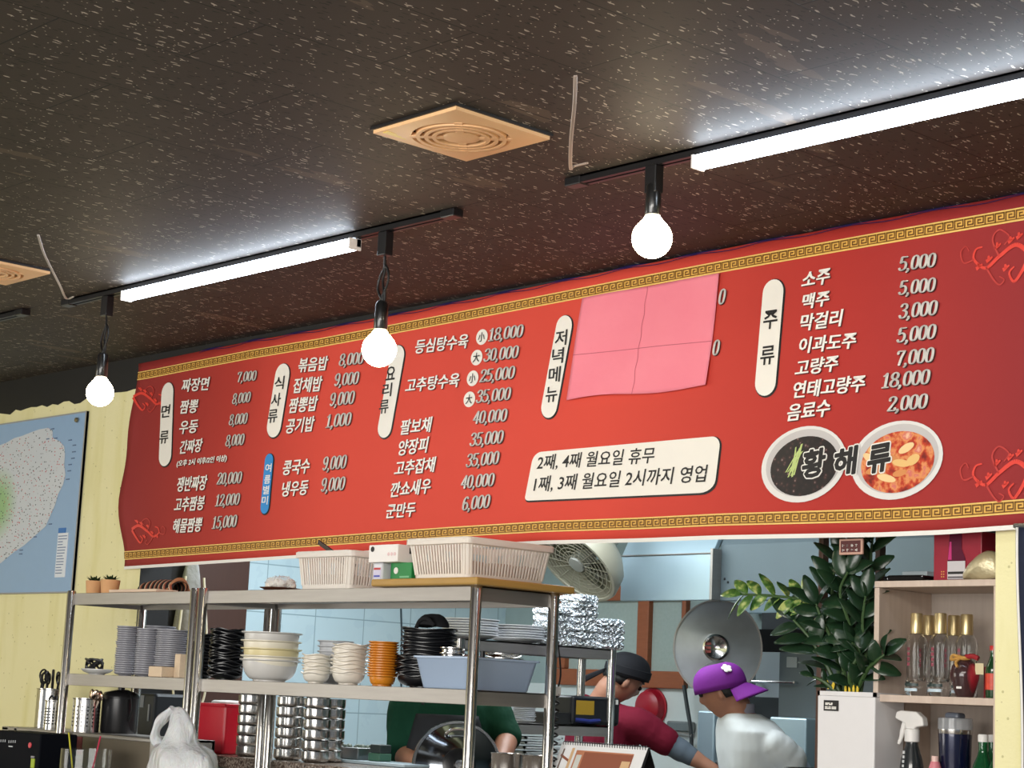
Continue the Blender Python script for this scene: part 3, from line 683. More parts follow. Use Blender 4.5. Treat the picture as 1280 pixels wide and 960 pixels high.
n = NT('map_land', .5); q1 = n.n('ShaderNodeTexVoronoi'); n.put(q1.inputs['Vector'], n.map((1, .001, 1.6))); q1.inputs['Scale'].default_value = 62
sp = n.n('ShaderNodeSeparateColor'); n.put(sp.inputs[0], q1.outputs['Color'])
ink = n.mix(n.math('GREATER_THAN', sp.outputs[0], .6), rgb(70, 76, 84), rgb(190, 80, 90))
land = n.mix(n.noise(n.map((1,1,1)), 9, 2), rgb(214, 218, 222), rgb(202, 210, 218))
g0 = mq(-10, 520); sxx = n.xyz()
dd = n.math('SQRT', n.math('ADD', n.math('POWER', n.math('SUBTRACT', sxx[0], g0[0]), 2.0), n.math('POWER', n.math('SUBTRACT', sxx[2], g0[1]), 2.0)))
land = n.mix(n.math('MINIMUM', n.math('MAXIMUM', n.math('SUBTRACT', 1.25, n.math('MULTIPLY', dd, 6.5)), 0), .8), land, rgb(140, 190, 110))
n.color(n.mix(n.math('MULTIPLY', n.math('LESS_THAN', q1.outputs['Distance'], .30), n.math('GREATER_THAN', sp.outputs[1], .35)), land, ink))
MB().add([(x, -.0072, z) for x, z in out+lft], [list(range(len(out)+2))]).build('island', n.m, mt, smooth=False)
a, b = mq(250, 640), mq(278, 828)
MB().box(a[0], b[0], -.009, -.0062, b[1], a[1]).build('map_legend', M('legend_white', (226, 232, 240), .5), mt, smooth=False)
c, d = mq(252, 618), mq(280, 638); MB().box(c[0], d[0], -.009, -.0062, d[1], c[1]).build('legend_heading', M('legend_blue', (60, 120, 190), .5), mt, smooth=False)
lm = MB(); random.seed(2)
for i in range(14):
    z = a[1]-.012-(a[1]-b[1]-.02)*i/14; lm.box(a[0]+.006, a[0]+.006+(b[0]-a[0]-.012)*random.uniform(.5, 1), -.0098, -.0088, z-.004, z)
lm.build('legend_lines', M('legend_ink', (110, 130, 165), .6), mt, smooth=False)
c = mq(333, 155); MB().lathe([(0, 0), (.012, .001), (.010, .008), (0, .010)], 16, frame((c[0], -.012, c[1]), (1,0,0), (0,0,1))).build('map_pin', M('dull_brass', (150, 140, 110), .4, .7), mt)
dk = MB()
for x, y in ((225,192),(238,232),(300,240),(318,262),(316,290),(312,318),(300,345),(296,372),(290,408),(215,600),(90,712),(88,728),(150,655),(205,235)):
    c = mq(x, y); dk.box(c[0]-.014, c[0]+.014, -.0085, -.0062, c[1]-.003, c[1]+.002)
dk.build('place_name_dashes', M('map_ink', (96, 116, 150), .6), mt, smooth=False)
a = P(152, 618, Y=WY); 
hk = MB().tube(smoothpath([a+Vector((-.006,-.004,.028)), a+Vector((.012,-.012,.020)), a+Vector((.014,-.012,-.025)), a+Vector((-.004,-.006,-.034))]), .003, 6)
tag(hk.build('wall_hook', M('rusty_iron', (96, 84, 66), .6, .5)), 'small bent wire hook on the yellow wall beside the banner', 'hook')
# ------------------------------------------------------------------ steel shelf units before the hatch
ORD = ['bottom','second','third','fourth','fifth','sixth','seventh','eighth','ninth','tenth','eleventh','twelfth','thirteenth','fourteenth','fifteenth','sixteenth','seventeenth','eighteenth','nineteenth','twentieth','twenty-first','twenty-second','twenty-third','twenty-fourth','twenty-fifth','twenty-sixth']
def nth(i, n): return 'topmost' if i == n-1 else ('bottom' if i == 0 else ORD[i]+' from bottom')
YF, YB_ = 3.985, 4.315; ZT, ZM = 1.70, 1.380
def shelf_unit(x0, x1, label):
    t = thing('shelf_unit', label, 'shelf', ((x0+x1)/2, (YF+YB_)/2, 0), 0, 'steel shelf units before the hatch'); h = (x1-x0)/2; d = (YB_-YF)/2
    for z, nm in ((ZT, 'shelf_board'), (ZM, 'shelf_board'), (.45, 'shelf_board')):
        m = MB(); m.box(-h, h, -d+.004, d-.004, z-.006, z)
        m.box(-h, h, -d, -d+.004, z-.046, z); m.box(-h, h, d-.004, d, z-.046, z); m.box(-h, -h+.004, -d, d, z-.046, z); m.box(h-.004, h, -d, d, z-.046, z)
        for q in (-.5, .5): m.box(-h+.01, h-.01, d*q-.02, d*q+.02, z-.030, z-.006)
        m.build(nm, STEEL, t, smooth=False, bevel=.0015)
    for sx in (-1, 1):
        for sy in (-1, 1):
            MB().lathe([(0, .0), (.018, .0), (.018, ZT+.004), (.015, ZT+.010), (0, ZT+.010)], 20, c=(sx*(h+.002), sy*(d+.004), 0)).build('post', POST, t)
    return t
XL0, XL1 = P(91, 743, Y=YF).x, P(246, 740, Y=YF).x-.004
XR0, XR1 = P(255, 740, Y=YF).x+.004, P(596.5, 733, Y=YF).x
shelf_unit(XL0, XL1, 'shorter left steel shelf unit, carrying grey dishes beside the yellow wall')
shelf_unit(XR0, XR1, 'longer right steel shelf unit, carrying bowls and a blue tub')
def bowl_prof(r, h, foot=.5, t=.004, lip=.004):
    o = [(0, 0), (r*foot, 0), (r*foot, .006)]
    for k in range(1, 8):
        a = k/7; o.append((r*(foot+(.93-foot)*math.sin(a*PI/2)**.9), .006+(h-.010)*(1-math.cos(a*PI/2))**.85))
    o += [(r, h-.002), (r+lip, h), (r+lip, h+.003)]
    inn = [(max(0, x-t), z+t*.8) for x, z in o[3:-3]][::-1]
    return o+[(r-t, h+.002)]+inn[1:]+[(0, .010)]
def plate_prof(r, h=.012, foot=.55, t=.003):
    return [(0, 0), (r*foot, 0), (r*foot, .003), (r*.86, h*.55), (r, h), (r, h+.003), (r*.86, h*.55+t), (r*foot, .003+t*.8), (0, .003+t*.8)]
def stack(name, prof, mat, n, pitch, x, y, z, what, where, cat, group, wob=None, jit=.002, seg=28, first=None, rot=True, part='dish_body'):
    proto = MB().lathe(prof, seg, wob=wob).build(name, mat)
    for i in range(n):
        o = proto if i == 0 else proto.copy()
        if i: COL.objects.link(o)
        o.location = (x+random.uniform(-jit, jit), y+random.uniform(-jit, jit), z+i*pitch); o.rotation_euler = (0, 0, random.uniform(0, 6) if rot else 0)
        tag(o, '%s, %s %s' % (what, nth(i, n), where), cat, group)
    return proto
random.seed(11)
GREYC = M('grey_ceramic', (164, 164, 172), .35, noise=.08)
X = lambda px, y=4.15, py=840: P(px, py, Y=y).x
stack('sauce_dish', plate_prof(.0455, .013), GREYC, 22, .0086, X(156.5, 4.13), 4.13, ZM, 'grey sauce dish', 'in leftmost grey stack', 'dish', 'grey sauce dishes in the leftmost stack')
stack('sauce_dish', plate_prof(.046, .013), GREYC, 21, .0086, X(182, 4.14), 4.14, ZM, 'grey sauce dish', 'in middle grey stack', 'dish', 'grey sauce dishes in the middle stack')
stack('side_plate', plate_prof(.066, .014), GREYC, 22, .0080, X(213, 4.17), 4.17, ZM, 'wider grey plate', 'in right grey stack', 'plate', 'grey plates in the right stack')
stack('side_plate', plate_prof(.064, .013), GREYC, 24, .0082, X(196, 4.265), 4.265, ZM, 'grey plate', 'in rear grey stack', 'plate', 'grey plates in the rear stack')
BLK = M('black_melamine', (22, 23, 27), .32, spec=.6)
def wavy(k, amp, rr=1):
    def f(r, z, a): return r, z+amp*math.sin(k*a)*(r/rr)**2
    return f
stack('black_dish', plate_prof(.058, .016), BLK, 13, .0128, X(249, 4.2), 4.2, ZM, 'black dish', 'in stack behind the paired posts', 'dish', 'black dishes behind the paired posts', wavy(5, .003, .058))
stack('wavy_black_plate', plate_prof(.064, .018), BLK, 19, .0092, X(281, 4.12), 4.12, ZM, 'wavy-rimmed black plate', 'in stack beside the white bowls', 'plate', 'wavy black plates beside the big bowls', wavy(4, .0045, .064), jit=.003)
# big noodle bowls
CW = M('cream_melamine', (236, 230, 212), .3); GW = M('white_melamine', (214, 212, 208), .3); YW = M('yellowed_melamine', (226, 214, 168), .3)
bx, by = X(337, 4.13), 4.13
for i, (z, m_, what) in enumerate(((0, GW, 'large white noodle bowl, bottom of the big bowl pile'), (.013, CW, 'large white noodle bowl, second up in the big bowl pile'), (.040, YW, 'large yellowed noodle bowl in the middle of the big bowl pile'), (.068, CW, 'large cream noodle bowl, second from top of the big pile'), (.098, GW, 'large grey-white noodle bowl, topmost of the big bowl pile'))):
    o = MB().lathe(bowl_prof(.107, .076, .55), 40).build('noodle_bowl', m_, loc=(bx+random.uniform(-.003, .003), by, ZM+z)); tag(o, what, 'bowl', 'noodle bowls piled on the shelf')
IV = M('ivory_ceramic', (232, 226, 214), .28)
stack('rice_bowl', bowl_prof(.050, .036, .55), IV, 6, .0125, X(396, 4.12), 4.12, ZM, 'small ivory bowl', 'in the shorter ivory stack', 'bowl', 'small ivory bowls in the shorter stack', wavy(4, .0022, .05), jit=.003)
stack('soup_bowl', bowl_prof(.060, .042, .55), IV, 8, .0135, X(436, 4.11), 4.11, ZM, 'ivory bowl', 'in the taller ivory stack', 'bowl', 'ivory bowls in the taller stack', wavy(4, .0028, .06), jit=.003)
stack('grey_bowl', bowl_prof(.062, .060, .6), M('pale_grey_plastic', (190, 192, 196), .4), 6, .0185, X(418, 4.255), 4.255, ZM, 'pale grey bowl', 'in stack behind the ivory bowls', 'bowl', 'pale grey bowls behind the ivory bowls')
stack('orange_bowl', bowl_prof(.047, .034, .7), M('orange_melamine', (214, 134, 32), .35), 14, .0086, X(478, 4.11), 4.11, ZM, 'orange bowl', 'in the orange stack', 'bowl', 'orange bowls on the shelf', jit=.001)
stack('black_bowl', bowl_prof(.094, .040, .5), BLK, 6, .0125, X(528, 4.21), 4.21, ZM, 'black bowl', 'in lower half of the black pile', 'bowl', 'black bowls in the lower pile', wavy(5, .004, .094), jit=.005)
stack('black_platter', bowl_prof(.092, .030, .55), BLK, 7, .0145, X(534, 4.21), 4.21, ZM+.078, 'black platter', 'in upper half of the black pile', 'platter', 'black platters in the upper pile', wavy(3, .003, .092), jit=.003)
zt_ = ZM+.078+6*.0145+.030
c_ = thing('black_cloth', 'rolled black cloth lying on top of the black platters', 'cloth', (X(539, 4.21), 4.21, zt_))
m = MB()
def roll(a, b):
    an = 2*PI*b; rr = .030*(1+.18*math.sin(3*an+4*a)+.1*math.sin(9*a)); q = (a-.5)*.12
    k = math.sin(PI*min(1, max(0, a)))**.35
    return Vector((q, math.cos(an)*.046*k*(1+.1*math.sin(6*a)), .030*k*0+max(-.006, math.sin(an)*rr*k)+.012+.010*math.sin(PI*a)))
m.grid(roll, 24, 24).build('roll', M('black_fabric', (20, 20, 24), .9, bump=.3, bscale=300), c_)
m = MB(); m.tube(smoothpath([(-.035,-.046,.004),(-.01,-.050,.030),(.025,-.048,.034),(.05,-.040,.012)], 6), .007, 8).build('fold', MATS['black_fabric'], c_)
# left end of the middle shelf
pl = thing('white_plate', 'white oval plate holding coiled black tongs at the shelf\'s left end', 'plate', (X(121, 4.10), 4.10, ZM)); MB().lathe(plate_prof(.074, .020, .5), 32, T=Matrix.Diagonal((1, .8, 1, 1))).build('dish', M('white_ceramic', (228, 228, 226), .25), pl)
cd = MB(); q = []
for i in range(60):
    a = i*.55; q.append((.040*math.cos(a)*(1+.2*math.sin(i*.9)), .030*math.sin(a), .014+.048*abs(math.sin(i*.37))))
cd.tube([Vector(v) for v in q], .0045, 6)
tag(cd.build('black_cord_coil', BLACKP, loc=(X(117, 4.10), 4.10, ZM)), 'tangled coil of black cord lying in the white plate', 'cord')
PW = M('pale_pine', (224, 200, 170), .6, noise=.12, nscale=10, stretch=(1, 8, 8))
tag(MB().box(-.045, .045, -.05, .05, 0, .040).build('wood_block', PW, smooth=False, bevel=.004, loc=(X(212, 4.06)-.01, 4.05, ZM)), 'low pale wooden block in front of the right grey stack', 'block')
tag(MB().box(-.018, .018, -.04, .04, 0, .090).build('wood_block', PW, smooth=False, bevel=.003, loc=(X(224, 4.08)+.026, 4.09, ZM)), 'upright pale wooden block beside the paired posts', 'block')
# blue tub with steel dishes
tx1 = -4.486; tx0 = -4.765; ty0, ty1 = 4.012, 4.325; TZ = ZM
t = thing('blue_tub', 'light blue plastic tub full of steel dishes at the shelf\'s right end', 'tub', ((tx0+tx1)/2, (ty0+ty1)/2, TZ)); hx, hy, hh = (tx1-tx0)/2, (ty1-ty0)/2, .098
BT = M('blue_plastic', (170, 190, 216), .35)
m = MB()
def ring(sc, z, r=.03): return [(x*1, y*1, z) for x, y in rrect(2*hx*sc, 2*hy*sc*(1 if True else 1), r, 5)]
rings = [ring(.84, 0), ring(.86, .004), ring(.985, hh-.004), ring(1.0, hh-.002), ring(1.035, hh-.002), ring(1.035, hh+.004), ring(.975, hh+.004), ring(.85, .008), ring(.80, .008)]
N = len(rings[0]); vs = [v for r in rings for v in r]; fs = [(i*N+j, i*N+(j+1) % N, (i+1)*N+(j+1) % N, (i+1)*N+j) for i in range(len(rings)-1) for j in range(N)]
fs += [list(range(N))[::-1], [(len(rings)-1)*N+j for j in range(N)]]
m.add(vs, fs).build('tub_body', BT, t, angle=50)
tcx, tcy = (tx0+tx1)/2, (ty0+ty1)/2
stack('steel_saucer', plate_prof(.064, .014), POST, 8, .0135, tcx+.055, tcy+.065, TZ+.010, 'flat steel dish', 'in the blue tub', 'dish', 'flat steel dishes in the blue tub', jit=.002)
stack('steel_cup', bowl_prof(.040, .034, .75), POST, 6, .017, tcx-.02, tcy-.085, TZ+.010, 'small steel cup', 'in front of the blue tub', 'cup', 'steel cups in the blue tub', jit=.002)
stack('steel_cup', bowl_prof(.038, .030, .75), POST, 4, .020, tcx-.10, tcy-.04, TZ+.010, 'small steel cup', 'in left corner of blue tub', 'cup', 'steel cups at the left of the blue tub', jit=.002)
tag(MB().box(-.09, .09, -.006, .006, -.004, .004, Matrix.Rotation(.08, 4, 'Y')).build('wooden_stick', M('reddish_wood', (150, 88, 62), .5), smooth=False, bevel=.002, loc=(tcx+.0, tcy+.02, TZ+hh+.008)), 'thin brown wooden stick laid across the blue tub', 'stick')
tag(MB().tube([(0, 0, 0), (0, 0, .05)], .008, 10).build('black_knob_handle', BLACKP, loc=(tcx+.06, tcy-.03, TZ+.075)), 'black upright handle poking out of the blue tub', 'handle')
# ---- on the top shelf
ZS = ZT+.001
def succulent(px, r, h, label):
    t = thing('potted_succulent', label, 'plant', (X(px, 4.04, 740), 4.04, ZS), 0, 'succulents on the top shelf')
    MB().lathe([(0, 0), (r*.86, 0), (r, h*.9), (r, h), (r*.9, h), (r*.86, h*.86), (0, h*.84)], 24).build('pot', M('tan_clay', (214, 162, 112), .7, noise=.08), t)
    m = MB()
    for k in range(16):
        a = k*2.4; L = .046*(1-.25*(k/16)); el = .35+.7*(k/16); d = Vector((math.cos(a)*math.cos(el), math.sin(a)*math.cos(el), math.sin(el))); s = Vector((-math.sin(a), math.cos(a), 0)); b = Vector((0, 0, h*.86)); nn = d.cross(s)
        m.add([b-s*.003, b+s*.003, b+d*L*.5+s*.007, b+d*L, b+d*L*.5-s*.007, b+d*L*.4+nn*.004], [(0,1,2,5),(2,3,5),(3,4,5),(4,0,5)])
    m.build('leaves', M('succulent_green', (52, 74, 44), .5), t, smooth=False)
    return t
succulent(117, .034, .052, 'left one of the two small succulents in tan pots')
succulent(137, .039, .054, 'right one of the two small succulents in tan pots')
tag(MB().box(-.17, .17, -.05, .05, 0, .012).build('wooden_board', M('pinkish_pine', (222, 196, 172), .55, noise=.08), smooth=False, bevel=.003, loc=(X(180, 4.05, 740), 4.045, ZS)), 'thin pale wooden board lying on the left top shelf', 'board')
# striped woven bundle
n = NT('striped_weave', .85); sp_ = n.xyz(); st = n.math('FRACT', n.math('MULTIPLY', n.math('ADD', sp_[0], n.math('MULTIPLY', sp_[2], .6)), 26))
n.color(n.ramp(st, [(0, rgb(30, 24, 22)), (.34, rgb(26, 22, 22)), (.36, rgb(206, 190, 160)), (.5, rgb(214, 196, 170)), (.52, rgb(168, 88, 60)), (.8, rgb(150, 74, 50)), (.82, rgb(34, 26, 24))]))
b_ = thing('striped_bundle', 'rolled striped woven cloth behind the board on the top shelf', 'cloth', (X(205, 4.23, 738), 4.225, ZS))
m = MB()
def rl(a, b):
    an = 2*PI*b; rr = .030*(1+.12*math.sin(2*an)+.2*math.sin(5*a)*math.cos(an)); k = .35+.65*math.sin(PI*(.1+.8*a))**.5
    return Vector(((a-.5)*.27, math.cos(an)*rr*1.6*k, max(0, .032+math.sin(an)*rr*1.2*k)))
m.grid(rl, 30, 20).build('roll', n.m, b_)
m = MB(); m.tube(smoothpath([(.10,-.05,.01),(.115,-.02,.06),(.118,.02,.062),(.11,.055,.01)], 6), .008, 8).build('tie', M('tan_cord', (176, 120, 84), .8), b_)
# garlic bag on a brown dish
g = thing('brown_dish', 'brown dish under a clear bag of garlic on the top shelf', 'dish', (X(350, 4.1, 736), 4.10, ZS)); MB().lathe([(0,0),(.045,0),(.072,.014),(.075,.014),(.047,.004),(0,.004)], 28).build('dish', M('brown_lacquer', (112, 66, 44), .4), g)
gb = thing('garlic_bag', 'thin clear plastic bag of white garlic in the brown dish', 'bag', (X(350, 4.1, 736), 4.10, ZS+.006))
BAGM = M('clear_film', (236, 240, 240), .15, alpha=.35, spec=.7)
random.seed(4); m = MB()
for i in range(9): m.ball((random.uniform(-.045, .05), random.uniform(-.03, .03), .016+.006*(i % 3)), .019, 12, 8, (1, 1, .8))
m.build('garlic', M('garlic_white', (236, 228, 216), .5), gb)
m = MB(); m.ball((.0, 0, .022), .064, 22, 12, (1, .72, .44)); 
for v in m.v: v += Vector((random.uniform(-.006, .006), random.uniform(-.006, .006), random.uniform(-.004, .007)))
m.build('film', BAGM, gb, smooth=False)
# slotted plastic baskets
BKT = M('basket_white_plastic', (226, 218, 208), .45)
def basket(x0, x1, y0, y1, z, h, label, tp=.9):
    t = thing('plastic_basket', label, 'basket', ((x0+x1)/2, (y0+y1)/2, z), 0, 'white slotted baskets on the top shelf'); a, b = (x1-x0)/2, (y1-y0)/2
    m = MB()
    def rr(sc, zz, add=0): return [(x, y, zz) for x, y in rrect(2*a*sc+2*add, 2*b*sc+2*add, .025, 4)]
    def loft(m, rs):
        N = len(rs[0]); m.add([v for r in rs for v in r], [(i*N+j, i*N+(j+1) % N, (i+1)*N+(j+1) % N, (i+1)*N+j) for i in range(len(rs)-1) for j in range(N)])
    loft(m, [rr(.985, h-.022), rr(.985, h-.020, .003), rr(1, h-.018, .008), rr(1, h, .008), rr(1, h+.003, .004), rr(.97, h-.002), rr(.97, h-.022), rr(.985, h-.022)])
    m.build('rim', BKT, t, angle=60)
    m = MB(); loft(m, [rr(tp, 0), rr(tp+.003, .018), rr(tp-.012, .018), rr(tp-.012, .004)]); m.add(rr(tp-.01, .002), [list(range(20))] if False else [list(range(len(rr(tp, 0))))]); m.build('base', BKT, t, angle=60)
    m = MB()
    for s in (-1, 1):
        nx = max(6, int(2*a/.0155)); ny = max(6, int(2*b/.0155))
        for i in range(nx+1):
            x = -a+.018+(2*a-.036)*i/nx; w_ = .0036
            m.add([((x+q)*f, s*(b*g+e), zz) for f, g, zz in ((tp, tp, .016), (.985, .985, h-.020)) for q, e in ((-w_, -.0018), (w_, -.0018), (w_, .0018), (-w_, .0018))], [(0,1,5,4),(1,2,6,5),(2,3,7,6),(3,0,4,7)])
        for i in range(ny+1):
            y = -b+.018+(2*b-.036)*i/ny; w_ = .0034
            m.add([(s*(a*g+e), (y+q)*f, zz) for f, g, zz in ((tp, tp, .016), (.985, .985, h-.020)) for q, e in ((-w_, -.0018), (w_, -.0018), (w_, .0018), (-w_, .0018))], [(0,1,5,4),(1,2,6,5),(2,3,7,6),(3,0,4,7)])
    for sx in (-1, 1):
        for sy in (-1, 1):
            m.add([(sx*(a*f-q), sy*(b*f-e), zz) for f, zz in ((tp, .016), (.985, h-.020)) for q, e in ((0, .022), (.004, .006), (.012, .001), (.026, 0), (.026, .004), (.006, .022))], [(0,1,7,6),(1,2,8,7),(2,3,9,8),(3,4,10,9),(4,5,11,10),(5,0,6,11)])
    m.build('slatted_wall', BKT, t, smooth=False)
    # wrapped bundles inside, showing through the slots
    return t
b1x0, b1x1 = P(369, 688, Y=4.02).x+.008, P(441, 686, Y=4.02).x-.008
basket(b1x0, b1x1, 4.02, 4.24, ZS, .130, 'smaller white slotted basket left of the stacked boxes')
b2x0, b2x1 = -4.80, -4.50
bd = MB().box(-4.915, -4.395, 3.945, 4.375, ZS, ZS+.024); o = bd.build('tray_board', M('yellowed_board', (176, 138, 72), .5, noise=.15, nscale=8), smooth=False, bevel=.006)
o.data.transform(Matrix.Translation((4.655, -4.16, -ZS))); o.location = (-4.655, 4.16, ZS); tag(o, 'yellow-brown board under the larger basket on top of the shelf', 'board')
ZB2 = ZS+.024
basket(b2x0, b2x1, 3.995, 4.372, ZB2, .130, 'larger white slotted basket on the yellow-brown board')
random.seed(8); PKT = M('paper_packet', (150, 116, 88), .6)
def packet(x, y, z, label, grp, a, s=(.045, .03, .030)):
    m = MB(); m.box(-s[0], s[0], -s[1], s[1], 0, s[2]); tag(m.build('wrapped_packet', PKT, smooth=False, bevel=.008, loc=(x, y, z)), label, 'packet', grp).rotation_euler = (0, 0, a)
for i, (dx, dy, dz, wh) in enumerate(((-.09, -.12, .006, 'front left'), (.075, -.12, .006, 'front right'), (-.08, .0, .006, 'middle left'), (.08, .0, .006, 'middle right'), (-.08, .115, .006, 'rear left'), (.08, .115, .006, 'rear right'))):
    packet(-4.65+dx, 4.18+dy, ZB2+dz, 'pale wrapped packet at %s inside the larger basket' % wh, 'packets in the larger basket', .05*i, (.045, .040, .055))
for i, (dx, dy, wh) in enumerate(((-.05, -.045, 'front left'), (.05, -.045, 'front right'), (0, .05, 'rear'))):
    packet((b1x0+b1x1)/2+dx, 4.13+dy, ZS+.006, 'pale wrapped packet at %s inside the smaller basket' % wh, 'packets in the smaller basket', .1*i, (.036, .030, .05))
k_ = thing('kitchen_knife', 'dark steel tool leaning out over the smaller basket\'s rim', 'tool', ((b1x0+b1x1)/2-.01, 4.09, ZS+.120))
T = Matrix.Rotation(.42, 4, 'Y')
MB().box(-.125, .03, -.004, .004, -.006, .010, T).build('blade', M('dark_iron', (70, 62, 58), .45, .8), k_, smooth=False, bevel=.002)
MB().box(-.02, .10, -.012, .012, -.010, .014, T).build('handle', BLACKP, k_, smooth=False, bevel=.005)
# boxes between the baskets
gx0, gx1 = P(488, 715, Y=4.03).x, b2x0-.012
gb_ = thing('green_box', 'green cardboard box under the white box on top of the shelf', 'box', ((gx0+gx1)/2, 4.08, ZB2)); h = (gx1-gx0)/2
MB().box(-h, h, -.05, .07, 0, .060).build('carton', M('green_card', (30, 132, 66), .5), gb_, smooth=False, bevel=.002)
MB().lathe([(0,0),(.011,0),(.011,.0012),(0,.0012)], 20, frame((-h+.030, -.0505, .034), (1,0,0), (0,0,1))).build('round_emblem', WHI, gb_, smooth=False)
MB().box(-h+.05, h-.01, -.0512, -.050, .010, .016).build('printed_line', M('pale_green_print', (120, 190, 140), .5), gb_, smooth=False)
jx = P(479, 715, Y=4.03).x
j_ = thing('jar', 'small clear jar with red and blue label under the white box', 'jar', (jx, 4.03, ZB2))
MB().box(-.025, .025, -.025, .025, 0, .060).build('jar_body', M('jar_plastic', (206, 208, 214), .25), j_, smooth=False, bevel=.006)
MB().box(-.019, .019, -.0262, -.025, .008, .044).build('jar_label', M('label_pale', (206, 200, 222), .5), j_, smooth=False)
MB().box(-.017, .017, -.0272, -.0262, .036, .043).build('label_stripe', M('label_red', (190, 60, 60), .5), j_, smooth=False)
MB().box(-.015, .015, -.0272, -.0262, .012, .018).build('label_stripe', M('label_blue2', (70, 80, 170), .5), j_, smooth=False)
wx_0, wx_1 = P(467, 690, Y=4.02).x, P(503, 690, Y=4.02).x
w_ = thing('white_box', 'white cardboard box on top of the green box', 'box', ((wx_0+wx_1)/2, 4.02, ZB2+.0605)); h = (wx_1-wx_0)/2
MB().box(-h, h, -.02, .11, 0, .058).build('carton', M('white_card', (238, 234, 230), .5), w_, smooth=False, bevel=.002)
MB().lathe([(0,0),(.009,0),(.009,.0012),(0,.0012)], 20, frame((-h+.020, -.0205, .044), (1,0,0), (0,0,1))).build('round_emblem', INK, w_, smooth=False)
m = MB()
for i in range(3): m.lathe([(0,0),(.006,0),(.006,.001),(0,.001)], 12, frame((h-.046+.016*i, -.0205, .026), (1,0,0), (0,0,1)))
m.build('printed_dots', M('faint_pink_print', (226, 196, 196), .5), w_, smooth=False)
MB().box(h-.0005, h+.001, .03, .09, .03, .05).build('dark_print', INK, w_, smooth=False)
# ---- on the granite behind the shelf
def rbox(name, mats, x, y, z, sx, sy, sz, label, cat, tp=.9):
    t = thing(name, label, cat, (x, y, z)); MB().box(-sx/2, sx/2, -sy/2, sy/2, 0, sz, taper=tp).build('box_body', mats, t, smooth=False, bevel=.012, segs=3); return t
RP = M('red_plastic', (196, 22, 44), .3)
rx_1 = P(280, 900, Y=4.42).x; rx_0 = P(247, 900, Y=4.42).x
t = rbox('red_container', RP, (rx_0+rx_1)/2, 4.475, GZ, rx_1-rx_0+.01, .11, .196, 'red plastic container on the granite counter', 'container', .92)
m = MB(); a, b = (rx_1-rx_0)/2+.007, .058
for x0, x1, y0, y1 in ((-a, a, -b, -b+.006), (-a, a, b-.006, b), (-a, -a+.006, -b, b), (a-.006, a, -b, b)): m.box(x0, x1, y0, y1, .188, .199)
m.build('rim', RP, t, smooth=False, bevel=.002)
t = thing('white_tub', 'white lidded plastic tub behind the red container', 'tub', (P(286, 875, Y=4.62).x, 4.62, GZ)); MB().lathe([(0,0),(.058,0),(.066,.19),(0,.19)], 28).build('tub_body', WHITEP, t); MB().lathe([(.066,.185),(.070,.187),(.070,.205),(.06,.210),(0,.212)], 28).build('lid', WHITEP, t)
for px, y, r, n_, nm in ((312, 4.47, .058, 7, 'left'), (360, 4.47, .056, 7, 'middle'), (394, 4.46, .053, 7, 'right'), (412, 4.57, .054, 6, 'rear')):
    prof = [(0,0),(r*.78,0),(r*.93,.005),(r*.965,.010),(r*.975,.016),(r*.975,.0372),(r,.038),(r,.0395),(r-.004,.0395),(r*.93,.030),(r*.86,.014),(0,.006)]
    stack('steel_rice_bowl', prof, POST, n_, .0395, X(px, y, 940), y, GZ+.001, 'steel rice bowl', 'in %s steel stack' % nm, 'bowl', 'steel rice bowls in the %s stack' % nm, jit=.0012, seg=36)
# black boiler and kettle behind the left shelf unit
bx_ = P(200, 900, Y=4.50).x
t = thing('water_boiler', 'black appliance with a grey paper note behind the left shelf', 'appliance', (bx_, 4.50, GZ)); BO = M('charcoal_metal', (44, 48, 52), .4, .3)
MB().box(-.095, .075, -.08, .08, .02, .225).build('housing', BO, t, smooth=False, bevel=.012); MB().box(-.11, .085, -.09, .09, 0, .022).build('base', BLACKP, t, smooth=False, bevel=.004)
MB().box(-.075, -.008, -.0815, -.080, .165, .215).build('paper_note', M('grey_paper', (150, 154, 158), .7), t, smooth=False)
MB().box(.030, .042, -.084, -.080, .11, .18).build('gauge', M('gauge_grey', (170, 174, 176), .4), t, smooth=False, bevel=.002)
kx = P(150, 885, Y=4.22).x
STANDZ = 1.150
# ---- glass-fronted steel cabinet under the left unit, with utensils on top
cx0, cx1 = P(46, 916, Y=4.03).x-.26, P(199, 918, Y=4.03).x
t = thing('steel_cabinet', 'low steel cabinet with a glass front under the left shelf', 'cabinet', ((cx0+cx1)/2, 4.15, .80)); h = (cx1-cx0)/2; hz = STANDZ-.80
m = MB(); m.box(-h, h, -.135, .135, hz-.012, hz); m.box(-h, h, -.135, .135, 0, .02); m.box(-h, -h+.02, -.135, .135, 0, hz); m.box(h-.02, h, -.135, .135, 0, hz); m.box(-h, h, .12, .135, 0, hz)
for x0, x1 in ((-h, -h+.05), (h-.03, h), (-h+.10, -h+.125)): m.box(x0, x1, -.138, -.12, 0, hz)
m.box(-h, h, -.138, -.12, hz-.014, hz-.002)
m.build('body', STEEL, t, smooth=False, bevel=.002)
n = NT('brown_reflection_glass', .18); n.b.inputs['Base Color'].default_value = rgb(112, 104, 90)
MB().box(-h+.125, h-.03, -.134, -.130, .0, hz-.014).build('glass_front', n.m, t, smooth=False)  # opaque pane; the brown reflection in the glass is put into its colour
MB().box(-h+.13, .06, -.1362, -.1345, hz-.085, hz-.016).build('red_reflection', M('maroon_reflection', (130, 20, 44), .4), t, smooth=False)  # maroon reflection on the glass, painted as a strip
